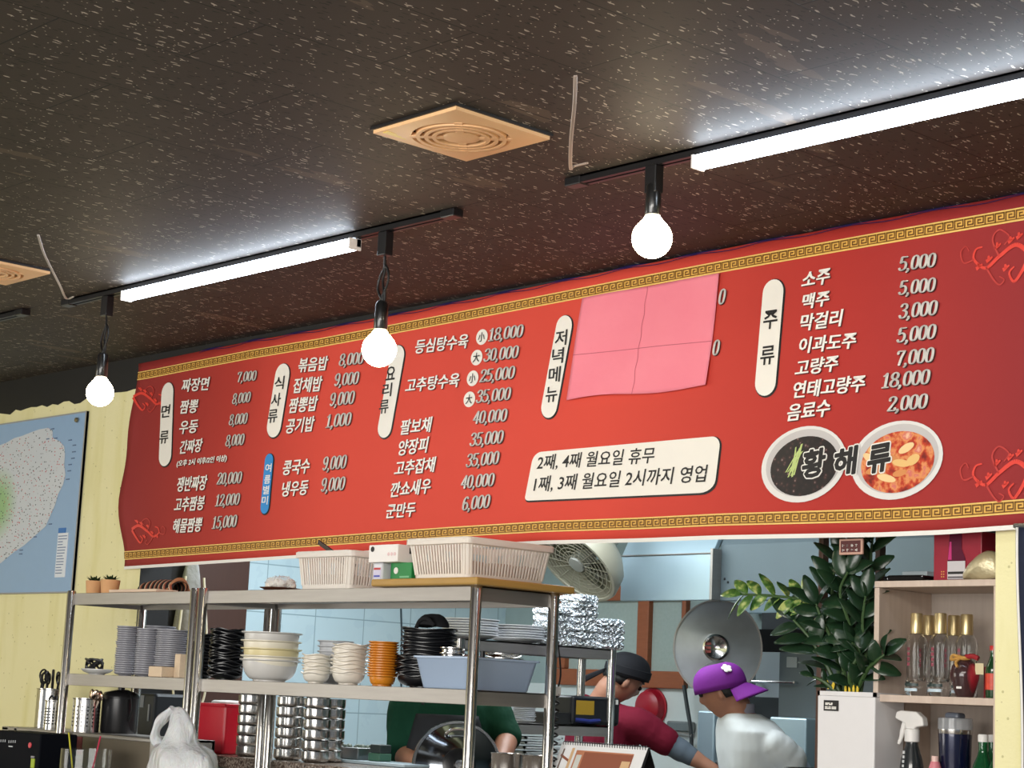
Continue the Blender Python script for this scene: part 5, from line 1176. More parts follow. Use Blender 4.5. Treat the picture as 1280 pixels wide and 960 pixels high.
# red basin and pipe on the white wall
c = P(809, 884, Y=KY1-.05); t = thing('red_basin', 'round red plastic basin hung on the white wall beyond the maroon shirt', 'basin', (c.x, KY1-.006, c.z)); T = frame((0,0,0), (1,0,0), (0,0,1))
MB().lathe([(.098,.0),(.104,.002),(.104,.008),(.095,.010),(.085,.05),(.06,.066),(0,.07)], 36, T).build('basin', M('red_basin_plastic', (168, 22, 44), .35), t); MB().tube([(0,-.002,.10),(0,-.012,.112),(0,0,.118)], .004, 6).build('hook', DSTEEL, t)
t = thing('wall_faucet', 'steel wall faucet and pipe between the two cooks', 'faucet', (P(845, 910, Y=KY1-.08).x, KY1-.006, P(845, 910, Y=KY1-.08).z))
MB().box(-.09, .07, -.05, 0, -.02, .035).build('valve_body', DSTEEL, t, smooth=False, bevel=.008); MB().tube(smoothpath([(-.12,-.06,-.03),(0,-.07,-.03),(.13,-.09,-.035)], 5), .012, 10).build('spout', STEEL, t)
MB().tube(smoothpath([(.06,-.09,.22),(.09,-.09,.10),(.12,-.09,-.02),(.125,-.09,-.14)], 5), .011, 10).build('riser_pipe', M('dark_hose', (70, 76, 80), .4, .4), t)
MB().lathe([(0,-.03),(.018,-.03),(.018,.0),(0,.0)], 14, T, c=(-.04,-.05,-.02)).build('tap_knob', POST, t)
# wall cable and coiled cord
tag(MB().tube([P(501, 757, X=KX0+.004), P(502, 792, X=KX0+.004), P(501, 850, X=KX0+.004), P(505, 900, X=KX0+.004)], .005, 6).build('wall_cable', M('dark_cable', (50, 66, 74), .5)), 'thin dark cable running down the pale blue tiles', 'cable')
cx = P(693, 900, Y=4.36); q = []
for i in range(120): a = i*.52; q.append((.012*math.cos(a), .012*math.sin(a), .14-.0021*i))
t = thing('coiled_cord', 'coiled black cord hanging beside the right shelf post', 'cord', (cx.x, 4.36, 1.24)); MB().tube([Vector(v) for v in q], .0035, 5).build('coil', CORD, t)
MB().tube(smoothpath([(.0,0,.14),(.02,0,.20),(.012,-.01,.30),(-.004,-.02,.36)], 6), .003, 5).build('straight_lead', CORD, t); MB().box(-.010, .014, -.012, .012, .135, .165).build('white_plug', WHITEP, t, smooth=False, bevel=.003)
# ------------------------------------------------------------------ open cabinet at the right of the hatch
n = NT('pale_ash_laminate', .5); g = n.noise(n.map((22, 22, 1.6)), 3, 4); n.color(n.mix(g, rgb(188, 168, 152), rgb(214, 196, 180))); ASH = n.m
n = NT('grey_ash_laminate', .5); g = n.noise(n.map((22, 22, 1.6)), 3, 4); n.color(n.mix(g, rgb(150, 138, 128), rgb(174, 160, 148))); ASHG = n.m
CX0, CX1, CY0, CY1, CZT = -3.263, JR-.002, 4.44, 4.70, P(1175, 725, Y=4.44).z
CZS = P(1103, 868, Y=4.44).z
t = thing('open_cabinet', 'pale wooden open cabinet holding bottles at the right of the hatch', 'cabinet', ((CX0+CX1)/2, (CY0+CY1)/2, GZ)); a, b = (CX1-CX0)/2, (CY1-CY0)/2; hz = CZT-GZ; sz = CZS-GZ
MB().box(-a, -a+.017, -b, b, 0, hz-.0185).build('side_panel', ASH, t, smooth=False, bevel=.0015); MB().box(a-.017, a, -b, b, 0, hz-.0185).build('side_panel', ASH, t, smooth=False, bevel=.0015)
MB().box(-a, a, -b, b, hz-.018, hz).build('top_panel', ASH, t, smooth=False, bevel=.0015); MB().box(-a+.0175, a-.0175, -b+.002, b-.008, sz-.020, sz).build('shelf_board', ASH, t, smooth=False, bevel=.0015)
MB().box(-a+.0175, a-.0175, -b, b-.008, 0, .016).build('bottom_panel', ASH, t, smooth=False); MB().box(-a+.0175, a-.0175, b-.007, b, 0, hz-.0185).build('back_panel', ASHG, t, smooth=False)
n = NT('thin_clear_glass', .02); n.b.inputs['Transmission Weight'].default_value = 1; n.b.inputs['IOR'].default_value = 1.22; n.color((.97, .985, .985, 1)); CG = n.m
GCAP = M('gold_cap', (214, 194, 146), .36, .85); PRN = M('rose_print', (196, 90, 110), .5); GLB = M('pale_blue_label', (190, 210, 220), .4)
SB = CZS+.0005
def clear_bottle(px, y, label):
    t = thing('clear_bottle', label, 'bottle', (P(px, 860, Y=y).x, y, SB), 0, 'clear gold-capped bottles in the cabinet')
    k = .9
    out = [(.0,.0),(.030,.0),(.034,.006),(.0345,.030),(.029,.050),(.0295,.060),(.034,.140),(.034,.150),(.026,.166),(.015,.174),(.014,.180)]
    out = [(r*k, z) for r, z in out]; inn = [(max(r-.003, 0), z) for r, z in out[4:]][::-1]
    MB().lathe(out+[(.0105, .180)]+inn[1:]+[(.020, .040), (0, .036)], 28).build('glass_body', CG, t)
    MB().lathe([(0,.172),(.0165,.172),(.0172,.176),(.0172,.226),(.015,.229),(0,.229)], 24).build('gold_cap', GCAP, t)
    m = MB()
    for j in range(4):
        for q in (-1, 1): m.box(-.0045+q*.0022-.0012, -.0045+q*.0022+.0012, -.0313, -.0305, .082+j*.014, .091+j*.014)
        m.box(-.008, -.001, -.0313, -.0305, .0855+j*.014, .0872+j*.014)
    m.build('rose_print', PRN, t, smooth=False)
    m = MB(); 
    for i in range(9):
        a0 = -PI/2-.7+1.4*i/9; a1 = a0+1.4/9; m.add([(.0322*math.cos(q), .0322*math.sin(q), z) for z in (.012, .020) for q in (a0, a1)], [(0,1,3,2)])
    m.build('pale_label', GLB, t, smooth=False)
    m = MB()
    for i in range(9):
        a0 = -PI/2-.8+1.6*i/9; a1 = a0+1.6/9; m.add([(.0312*math.cos(q), .0312*math.sin(q), z) for z in (.026, .034) for q in (a0, a1)], [(0,1,3,2)])
    m.build('dark_band', M('dark_green_band', (30, 52, 48), .4), t, smooth=False)
clear_bottle(1145, 4.51, 'clear bottle with gold cap, front left one in the cabinet')
clear_bottle(1175, 4.51, 'clear bottle with gold cap in front row, second from cabinet\'s left')
clear_bottle(1160, 4.60, 'clear bottle with gold cap, back row, between the front pair')
clear_bottle(1192, 4.60, 'clear bottle with gold cap, back row, behind the red jar\'s left side')
clear_bottle(1208, 4.56, 'clear bottle with gold cap, rightmost, directly behind the ribboned jar')
t = thing('liquor_jar', 'dark red glazed liquor jar with gold ribbon in the cabinet', 'jar', (P(1206, 866, Y=4.475).x, 4.475, SB))
n = NT('dark_red_glaze', .12); n.b.inputs['Transmission Weight'].default_value = .35; n.color(n.ramp(n.math('ABSOLUTE', n.math('MULTIPLY', n.xyz()[0], 22)), [(.0, rgb(74, 56, 56)), (.55, rgb(84, 50, 52)), (.72, rgb(190, 50, 64))]))
MB().lathe([(0,0),(.022,0),(.025,.006),(.038,.050),(.039,.064),(.034,.084),(.022,.098),(.015,.104),(.016,.112),(.0,.114)], 32).build('jar_body', n.m, t)
MB().box(-.004, .012, -.0345, -.0335, .022, .028).build('white_sticker', WHI, t, smooth=False)
m = MB(); m.tube(smoothpath([(-.022,-.012,.100),(-.010,-.022,.108),(.008,-.022,.104),(.022,-.010,.106)], 6), .006, 8); m.tube(smoothpath([(.0,-.022,.104),(-.006,-.034,.092),(.002,-.038,.080)], 5), .004, 6); m.tube(smoothpath([(.0,-.022,.104),(-.020,-.026,.112),(-.026,-.026,.100),(-.004,-.024,.102)], 5), .0045, 6)
m.build('gold_ribbon', M('gold_ribbon', (206, 156, 80), .4, .4), t); m = MB(); m.tube(smoothpath([(.014,-.016,.108),(.034,-.014,.110),(.050,-.012,.104)], 5), .007, 8); m.build('red_ribbon', M('dark_red_ribbon', (150, 26, 34), .5), t)
MB().box(.036, .062, -.006, -.004, .062, .092, Matrix.Rotation(.0, 4, 'Y')).build('paper_tag', M('cream_tag', (214, 200, 160), .6), t, smooth=False)
x = P(1229, 860, Y=4.50).x
t = thing('red_gift_box', 'narrow dark red box between the ribboned jar and green bottle', 'box', (x, 4.545, SB)); MB().box(-.016, .016, -.02, .05, 0, .085).build('carton', M('dark_red_card', (120, 18, 30), .45), t, smooth=False, bevel=.002)
def green_bottle(px, y, z, k, label, cap, lab, nm='green_bottle', group=None, full=True):
    t = thing(nm, label, 'bottle', (P(px, 900, Y=y).x, y, z), 0, group)
    n_ = 'green_bottle_glass'
    if n_ not in MATS:
        q = NT(n_, .06); q.b.inputs['Transmission Weight'].default_value = .75; q.color(rgb(40, 130, 78))
    g = MATS[n_] if full else M('dark_green_glass', (22, 60, 30), .1, coat=.5)
    MB().lathe([(r*k, h*k) for r, h in ((0,0),(.030,0),(.032,.004),(.032,.120),(.028,.138),(.016,.165),(.0125,.180),(.0125,.205),(0,.206))], 26).build('glass_body', g, t)
    MB().lathe([(r*k, h*k) for r, h in ((0,.204),(.0145,.204),(.0145,.222),(.012,.225),(0,.225))], 20).build('cap', cap, t)
    m = MB(); m.lathe([(.0326*k, .035*k), (.0326*k, .105*k)], 26); m.build('paper_label', lab, t)
    return t
RC = M('red_cap', (190, 36, 36), .35); RL = M('red_gold_label', (196, 60, 34), .45, noise=.4, nscale=60)
green_bottle(1241, 4.47, SB, .62, 'slim dark green bottle with red cap and label, right of the jar', RC, RL, 'liqueur_bottle', None, False)
LB = GZ+.0165
WL_ = M('white_label', (226, 230, 222), .5); WCAP = M('white_cap', (222, 220, 216), .4)
for px, y, wh in ((1229, 4.48, 'front left'), (1241, 4.56, 'rear'), (1249, 4.47, 'front right')):
    green_bottle(px, y, LB, .95*(P(1229, 918, Y=4.48).z-LB)/.2138, 'green bottle with white cap in the lower cabinet, %s' % wh, WCAP, WL_, 'green_bottle', 'green white-capped bottles in the lower cabinet')
x = P(1140, 930, Y=4.50).x; t = thing('spray_bottle', 'dark spray bottle with white trigger head in the lower cabinet', 'bottle', (x, 4.50, LB)); zh = P(1140, 925, Y=4.5).z-LB
MB().lathe([(0,0),(.036,0),(.038,.006),(.038,zh*.42),(.030,zh*.72),(.018,zh*.92),(.016,zh),(0,zh)], 28).build('bottle_body', M('smoky_plastic', (44, 48, 50), .15, coat=.4), t)
m = MB()
for i in range(8): m.box(-.009, -.003, -.0372+.0012*i*.8, -.0340+.0012*i*.8, zh*.35+.012*i, zh*.35+.0125*i+.005)
m.build('scale_marks', M('mark_white', (200, 204, 204), .5), t, smooth=False)
MB().lathe([(.017,zh-.006),(.021,zh-.004),(.021,zh+.028),(.016,zh+.032),(0,zh+.032)], 24).build('collar', WHITEP, t)
m = MB(); m.add([(x_, y_, zh+z_) for y_ in (-.013, .013) for x_, z_ in ((-.050,.058),(-.046,.076),(-.030,.080),(.020,.078),(.042,.062),(.046,.040),(.020,.036),(.014,.030),(-.014,.030),(-.016,.044),(-.030,.050))], [list(range(11))[::-1], list(range(11, 22))]+[(i, (i+1) % 11, 11+(i+1) % 11, 11+i) for i in range(11)]); m.build('spray_head', WHITEP, t, smooth=False, bevel=.005, segs=3)
m = MB(); m.tube(smoothpath([(-.024,0,zh+.048),(-.030,0,zh+.028),(-.036,0,zh+.005),(-.044,0,zh-.012)], 5), [.008,.008,.008,.008,.008,.008,.008,.008,.007,.007,.006,.006,.006,.006,.005,.005], 10); m.build('trigger', WHITEP, t)
x = P(1194, 930, Y=4.52).x; t = thing('navy_tumbler', 'navy steel tumbler with clear lid in the lower cabinet', 'tumbler', (x, 4.52, LB)); zh = P(1194, 912, Y=4.52).z-LB
MB().lathe([(0,0),(.036,0),(.038,.005),(.046,zh-.012),(0,zh-.012)], 36).build('tumbler_body', M('navy_enamel', (16, 22, 54), .22, .3, coat=.5), t); MB().lathe([(.046,zh-.012),(.0465,zh-.011),(.047,zh),(.0,zh)], 36).build('steel_band', POST, t)
MB().lathe([(.0475,zh),(.0475,zh+.006),(.047,zh+.030),(.044,zh+.032),(0,zh+.030)], 36).build('clear_lid', M('clear_lid_plastic', (170, 174, 178), .1, alpha=.55), t); MB().box(-.024, .022, -.020, .020, zh+.026, zh+.046).build('lid_slider', M('slate_plastic', (86, 92, 104), .4), t, smooth=False, bevel=.008)
x = P(1169, 950, Y=4.47).x; t = thing('pink_bottle', 'small pink bottle before the navy tumbler', 'bottle', (x, 4.47, LB)); zh = P(1169, 945, Y=4.47).z-LB
MB().lathe([(0,0),(.020,0),(.021,zh*.7),(.012,zh*.9),(0,zh*.9)], 22).build('bottle_body', M('pink_plastic', (214, 128, 138), .4), t); MB().lathe([(.010,zh*.88),(.010,zh),(0,zh)], 18).build('cap', M('pale_pink', (226, 190, 180), .4), t)
# on top of the cabinet
ZC_ = CZT+.0005
x = P(1137, 722, Y=4.52).x; t = thing('black_tray', 'flat black pan-like tray on top of the cabinet\'s left', 'tray', (x, 4.55, ZC_)); MB().box(-.060, .066, -.06, .07, 0, .020, taper=.93).build('tray_body', M('gloss_black', (14, 14, 16), .2, coat=.4), t, smooth=False, bevel=.006); MB().box(-.078, -.058, -.05, -.02, .004, .018).build('grip', M('gloss_black', (14, 14, 16), .2), t, smooth=False, bevel=.005)
tag(MB().box(-.030, .055, -.03, .06, 0, .012).build('clear_cover', M('clear_cover', (190, 200, 204), .2, alpha=.5), smooth=False, bevel=.002, loc=(x, 4.555, ZC_+.0205)), 'shallow clear cover lying on the black tray', 'cover')
rx0_, rx1_ = P(1167, 700, Y=4.50).x, P(1227, 700, Y=4.50).x; hb = P(1190, 665, Y=4.5).z-ZC_
t = thing('red_bottle_box', 'dark red gift box with a window showing a bottle, atop the cabinet', 'box', ((rx0_+rx1_)/2, 4.56, ZC_)); a_ = (rx1_-rx0_)/2
MB().box(-a_, a_, -.06, .06, 0, hb).build('carton', M('crimson_card', (150, 24, 46), .4, noise=.15, nscale=30), t, smooth=False, bevel=.002)
wx_a, wx_b = P(1185, 700, Y=4.5).x-(rx0_+rx1_)/2, P(1207, 700, Y=4.5).x-(rx0_+rx1_)/2
m = MB(); m.add([(wx_a, -.0612, .004), (wx_b, -.0612, .004), (wx_b, -.0612, .062), (wx_b-.012, -.0612, .090), (wx_b-.012, -.0612, hb-.004), (wx_a+.006, -.0612, hb-.004), (wx_a, -.0612, .062)], [(0,1,2,3,4,5,6)]); m.build('bottle_print', M('deep_wine', (92, 24, 50), .25), t, smooth=False)
m = MB(); m.add([(wx_a+.001, -.0618, .06), (wx_a+.013, -.0618, .06), (wx_a+.012, -.0618, .110), (wx_a+.006, -.0618, .110)], [(0,1,2,3)]); m.build('pink_gleam', M('magenta_gleam', (200, 46, 120), .4), t, smooth=False)  # gleam on the bottle, painted as a flat pink strip
MB().box(wx_a, wx_b, -.0625, -.0613, .006, .056).build('white_label', M('grey_white_label', (206, 202, 204), .5), t, smooth=False)
MB().box(wx_a+.002, wx_b-.002, -.0632, -.0625, .020, .027).build('label_line', INK, t, smooth=False); MB().box(wx_a+.002, wx_b-.002, -.0632, -.0625, .008, .014).build('label_line', M('label_grey', (110, 106, 110), .5), t, smooth=False)
m = MB()
for i in range(2):
    for j in range(3): m.box(-a_+.026+.007*i, -a_+.029+.007*i, -.0612, -.0604, .012+.007*j, .015+.007*j)
m.build('gold_dots', GOLD, t, smooth=False)
x = P(1245, 690, Y=4.62).x; t = thing('dark_box', 'very dark brown box behind the beige pouch atop the cabinet', 'box', (rx1_+.052, 4.62, ZC_)); MB().box(-.05, .05, -.05, .05, 0, hb+.02).build('carton', M('espresso_card', (44, 24, 24), .5), t, smooth=False, bevel=.002)
t = thing('beige_pouch', 'plump beige foil pouch lying at the cabinet top\'s right end', 'pouch', (P(1230, 715, Y=4.475).x, 4.475, ZC_))
m = MB()
def pouch(a, b):
    an = 2*PI*b; k = math.sin(PI*a)**.55; xx = -.066+.130*a; th = .008+.046*k*(.5+.5*a)+.03*a*k
    return Vector((xx, .034*k*math.cos(an), max(.0, .002+th*(1+math.sin(an))*.62+.004*math.sin(7*a+3*an)*k)))
m.grid(pouch, 20, 20).build('pouch_body', M('beige_foil', (196, 184, 148), .3, .25, bump=.5, bscale=40), t)
# wooden frame behind the plant with a small sign
t = thing('divider_frame', 'dark brown wooden divider with two posts behind the potted plant', 'frame', (P(1065, 800, Y=4.75).x, 4.75, GZ)); FW = M('walnut_wood', (84, 58, 46), .5, noise=.15, nscale=10)
fx0, fx1 = P(1029.5, 700, Y=4.75).x-t.location.x, P(1100.5, 700, Y=4.75).x-t.location.x
for f in (fx0, fx1): MB().box(f-.009, f+.009, -.015, .015, 0, 1.05).build('post', FW, t, smooth=False, bevel=.002)
MB().box(fx0-.009, fx1+.009, -.015, .015, 1.051, 1.08).build('crossbar', FW, t, smooth=False)
s0, s1 = P(1050, 674, Y=4.425), P(1079, 693, Y=4.425)
t = thing('small_sign', 'small sign with pale wooden border above the plant', 'sign', ((s0.x+s1.x)/2, 4.425, s1.z)); a_, h_ = (s1.x-s0.x)/2, s0.z-s1.z
MB().box(-a_, a_, -.004, .004, 0, h_).build('sign_board', M('rosy_wood', (196, 154, 136), .5), t, smooth=False, bevel=.002); MB().box(-a_+.007, a_-.007, -.0055, -.0041, .007, h_-.006).build('dark_panel', M('maroon_sign', (84, 34, 34), .5), t, smooth=False)
m = MB(); random.seed(31)
for row, nn in ((.026, 4), (.013, 4)):
    for i in range(nn):
        xx = -a_+.013+i*(2*a_-.022)/nn
        for k in range(3):
            x2 = xx+random.uniform(0, .006); m.box(x2, x2+.0016, -.0062, -.0056, row-.004, row+.004) if k < 2 else m.box(xx, xx+.008, -.0062, -.0056, row+random.uniform(-.003, .003), row+.0015)
m.build('white_characters', WHI, t, smooth=False); MB().tube([(-a_*.6, 0, h_), (-a_*.6, .02, 1.932-s1.z)], .0012, 5).build('hanging_string', CORD, t); MB().tube([(a_*.6, 0, h_), (a_*.6, .02, 1.932-s1.z)], .0012, 5).build('hanging_string', CORD, t)
# potted plant in a tall white planter
p0x, p1x = P(1022, 866, Y=4.42).x, P(1094, 866, Y=4.42).x; pz = P(1058, 865, Y=4.42).z
t = thing('potted_plant', 'dark green leafy plant in a tall white square planter', 'plant', ((p0x+p1x)/2, 4.49, GZ+.001)); a_ = (p1x-p0x)/2; hp = pz-GZ; po = Vector(t.location)
m = MB(); m.box(-a_, a_, -.07, .07, 0, hp-.012, taper=.98); pot = m.build('planter', M('white_planter', (226, 224, 224), .45, noise=.03), t, smooth=False, bevel=.004)
m = MB()
for q in ((-a_, a_, -.07, -.062), (-a_, a_, .062, .07), (-a_, -a_+.008, -.07, .07), (a_-.008, a_, -.07, .07)): m.box(*q, hp-.012, hp)
m.build('planter_rim', MATS['white_planter'], t, smooth=False)
m = MB(); m.box(-a_+.008, a_-.008, -.061, .061, hp-.0115, hp-.006); m.build('soil', M('soil', (54, 42, 34), .95), t, smooth=False)
l0, l1 = P(1030, 875, Y=4.419)-po, P(1048, 889, Y=4.419)-po
MB().box(l0.x, l1.x, -.0722, -.0700, l1.z, l0.z).build('pot_label', INK, t, smooth=False)
m = MB()
for z_, xs in ((.72, ((.12,.42),(.5,.62))), (.60, ((.12,.3),(.36,.6))), (.36, ((.1,.28),(.34,.5),(.56,.86))), (.22, ((.1,.5),(.56,.86)))):
    for xa_, xb_ in xs: m.box(l0.x+(l1.x-l0.x)*xa_, l0.x+(l1.x-l0.x)*xb_, -.0730, -.0722, l1.z+(l0.z-l1.z)*z_-.0016, l1.z+(l0.z-l1.z)*z_+.0016)
m.build('label_text', WHI, t, smooth=False)
n = NT('glossy_leaf', .28, spec=.6); n.color(n.mix(n.noise(n.co, 14, 3), rgb(18, 38, 26), rgb(40, 70, 42))); LEAF = n.m
n = NT('variegated_leaf', .3, spec=.6); n.color(n.ramp(n.noise(n.co, 42, 4), [(.38, rgb(44, 84, 36)), (.52, rgb(92, 128, 58)), (.62, rgb(176, 186, 110))])); LEAFV = n.m
STEM = M('plant_stem', (58, 84, 44), .5)
random.seed(17)
def leaf(mb, base, d, nrm, L, wd):
    d = d.normalized(); s = d.cross(nrm).normalized(); u = s.cross(d)
    row = []
    for i in range(7):
        a = i/6; hw_ = wd*math.sin(PI*min(1, a*.93+.03))**.75*(1-.25*a); c_ = base+d*L*a+u*(-.10*L*a*a)
        row.append((c_-s*hw_+u*hw_*.35, c_, c_+s*hw_+u*hw_*.35))
    vs = [v for r in row for v in r]; fs = []
    for i in range(6):
        for j in range(2): fs.append((i*3+j, i*3+j+1, (i+1)*3+j+1, (i+1)*3+j))
    mb.add(vs, fs)
def branch(pts, L0, wd, mat, gap=.022, start=.25, dn=.0):
    pp_ = smoothpath([Vector(p) for p in pts], 10); sm = MB(); k = len(pp_)
    sm.tube(pp_, [.006*(1-.7*i/k)+.0015 for i in range(k)], 7); sm.build('stem', STEM, t)
    lm_ = MB(); acc = 0; side = 1; tot = sum((pp_[i+1]-pp_[i]).length for i in range(k-1)); run = 0
    for i in range(k-1):
        sg = pp_[i+1]-pp_[i]; run += sg.length; acc += sg.length
        if run/tot < start: continue
        if acc > gap or i == k-2:
            acc = 0; side = -side; tg = sg.normalized(); to_cam = (EYE-po-pp_[i]).normalized()
            lat = tg.cross(to_cam).normalized()*side
            d = (lat*.75+tg*.75+to_cam*random.uniform(-.35, .6)+Vector((0,0,random.uniform(-.25, .2)+dn)))
            nrm = (to_cam*.7+Vector((0,0,1))*.6+Vector((random.uniform(-.5,.5), random.uniform(-.5,.5), 0)))
            leaf(lm_, pp_[i], d, nrm, L0*random.uniform(.8, 1.15), wd*random.uniform(.8, 1.15))
    leaf(lm_, pp_[-1], (pp_[-1]-pp_[-2]), Vector((.5,-.6,.5)), L0, wd)
    lm_.build('leaves', mat, t, solid=.0008)
def bp(*l): return [P(x, y, Y=4.49+dy)-po for x, y, dy in l]
LL, LW = .092, .0235
branch(bp((1050,866,0),(1046,820,-.01),(1034,775,-.03),(1008,752,-.05),(968,745,-.07),(928,743,-.09)), .078, .0200, LEAFV, .017, .50)
branch(bp((1056,866,0),(1052,820,.0),(1040,770,.0),(1042,720,.0),(1045,690,.0)), LL, LW, LEAF, .020)
branch(bp((1064,866,0),(1066,800,.02),(1068,740,.02),(1064,700,.02),(1062,676,.03)), LL, LW, LEAF, .019)
branch(bp((1072,866,.02),(1080,800,.03),(1086,740,.03),(1089,690,.03),(1091,668,.03)), LL, LW, LEAF, .019)
branch(bp((1050,866,-.02),(1030,825,-.04),(1010,795,-.06),(992,775,-.07)), .10, .028, LEAF, .021, .3)
branch(bp((1060,866,-.02),(1050,820,-.04),(1030,780,-.05),(1020,755,-.06)), LL, LW, LEAF, .018)
branch(bp((1066,866,-.03),(1072,820,-.04),(1060,775,-.04),(1050,740,-.04),(1060,715,-.04)), LL, LW, LEAF, .018)
branch(bp((1070,866,-.03),(1084,838,-.05),(1096,826,-.06),(1106,818,-.06)), .078, .024, LEAF, .019, .2)
branch(bp((1075,866,-.02),(1082,820,-.02),(1078,780,-.03),(1082,745,-.03)), LL, LW, LEAF, .018)
branch(bp((1046,866,-.03),(1030,852,-.05),(1016,846,-.06)), .045, .012, LEAF, .02, .3)
branch(bp((1066,866,-.03),(1062,842,-.05),(1074,815,-.05),(1060,800,-.06)), .075, .024, LEAF, .016, .15)
YO = M('yellow_ornament', (236, 204, 50), .45)
for i, px in enumerate((1057, 1062, 1067, 1072)):
    b0 = P(px, 866, Y=4.45); tag(MB().lathe([(0,0),(.0035,0),(.0040,.018),(.002,.026),(0,.027)], 10).build('yellow_pick', YO, loc=(b0.x, 4.45, pz-.006)), 'small yellow plastic pick standing in the planter soil', 'ornament', 'yellow picks in the planter')
b0 = P(1039, 856, Y=4.45); t3 = thing('yellow_butterfly', 'yellow butterfly pick on a stick at the planter\'s left', 'ornament', (b0.x, 4.45, pz-.006)); MB().tube([(0,0,0),(0,0,.022)], .001, 5).build('stick', STEM, t3)
m = MB()
for s in (-1, 1): m.add([(0,0,.02),(s*.012,-.004,.040),(s*.016,-.004,.026),(s*.010,-.002,.012)], [(0,1,2,3)])
m.build('wings', YO, t3, smooth=False, solid=.001)
# navy cloth with pale edging at the right edge
t = thing('navy_curtain', 'navy blue cloth with white edging hanging at the far right edge', 'curtain', (-2.62, 4.36, 1.12)); x0_ = P(1274.5, 800, Y=4.38).x+2.62
def cur(a, b, lift=0): 
    edge = x0_+.006+.010*(1-b)**2*1.0+.006*math.sin(b*5); return Vector((edge+(.36-edge)*a, .012*math.sin(a*18)-lift, .74*b))
MB().grid(lambda a, b: cur(a, b), 40, 20).build('cloth', M('navy_cloth', (28, 34, 56), .85), t, solid=.002)
MB().grid(lambda a, b: cur(.004+a*.012, b, .003), 3, 20).build('white_edging', WHI, t, solid=.002)
MB().tube([(x0_-.01, .01, .745), (.38, .01, .745)], .007, 8).build('curtain_rod', DSTEEL, t)
m = MB(); m.ball((x0_+.045, -.012, .52), .008, 10, 8); m.build('white_button', WHI, t)
# desk calendar on the granite
CYY = 4.40; tl, tr_ = P(704, 928, Y=CYY), P(811, 935, Y=CYY)
t = thing('desk_calendar', 'white spiral-bound desk calendar standing on the granite at bottom', 'calendar', ((tl.x+tr_.x)/2, CYY, GZ+.001)); a_ = (tr_.x-tl.x)/2; h_ = (tl.z+tr_.z)/2-GZ
sl = .065
def pg(x, z, o=0): return Vector((x, -sl*(1-z/h_)-o, z))
def panel(name, x0, x1, z0, z1, o, mat): return MB().add([pg(x0, z0, o), pg(x1, z0, o), pg(x1, z1, o), pg(x0, z1, o)], [(0,1,2,3)]).build(name, mat, t, smooth=False, solid=.0006)
panel('page', -a_, a_, 0, h_, .003, M('calendar_paper', (240, 240, 240), .6)); m = MB(); m.add([(-a_, sl, 0), (a_, sl, 0), (a_, .002, h_), (-a_, .002, h_)], [(0,1,2,3)]); m.build('black_stand', BLACKP, t, smooth=False, solid=.003)
m = MB(); m.add([pg(-a_, 0, 0), pg(a_+.008, 0, 0), pg(a_+.008, h_, 0), pg(-a_, h_, 0)], [(0,1,2,3)]); m.build('black_cover', BLACKP, t, smooth=False, solid=.002)
nr = 34
for i in range(nr):
    xx = -a_+.008+(2*a_-.016)*i/(nr-1); MB().tube([Vector((xx, .007*math.cos(q)-.001, h_-.003+.007*math.sin(q))) for q in [2*PI*k/10+.3 for k in range(10)]], .0013, 5).build('spiral_ring', BLACKP, t, smooth=False)
OR = M('print_terracotta', (196, 130, 96), .6); OB = M('print_brown', (150, 88, 66), .6); OY = M('print_sand', (222, 184, 140), .6); OG = M('print_grey', (120, 100, 90), .6)
panel('printed_building', -a_+.42*a_, a_-.25*a_, 0, h_-.022, .0042, OR); panel('printed_roof', -a_+.62*a_, a_-.25*a_, 0, h_-.026, .0050, OB); panel('printed_sign', -a_+.46*a_, -a_+.58*a_, .04, h_-.036, .0054, M('print_pale_sign', (214, 214, 206), .6))
panel('printed_post', -a_+.30*a_, -a_+.36*a_, 0, h_-.016, .0042, OY); panel('printed_post', -a_+.10*a_, -a_+.13*a_, 0, h_-.020, .0042, OG); panel('printed_window', a_-.46*a_, a_-.27*a_, 0, h_-.046, .0056, OY)
m = MB(); m.add([pg(-a_+.08*a_, h_-.036, .0044), pg(-a_+.36*a_, h_-.056, .0044), pg(-a_+.36*a_, h_-.064, .0044), pg(-a_+.08*a_, h_-.044, .0044)], [(0,1,2,3)]); m.build('printed_beam', OB, t, smooth=False)
c = P(688, 958, Y=4.30); t = thing('card_reader', 'small black card reader with red display left of the calendar', 'reader', (c.x, 4.395, GZ+.001)); hh_ = P(688, 950, Y=4.38).z-GZ
MB().box(-.022, .022, -.018, .030, 0, hh_).build('housing', BLACKP, t, smooth=False, bevel=.005); MB().box(-.013, .013, -.0195, -.018, hh_-.030, hh_-.008).build('display', M('red_display', (190, 40, 60), .4), t, smooth=False)
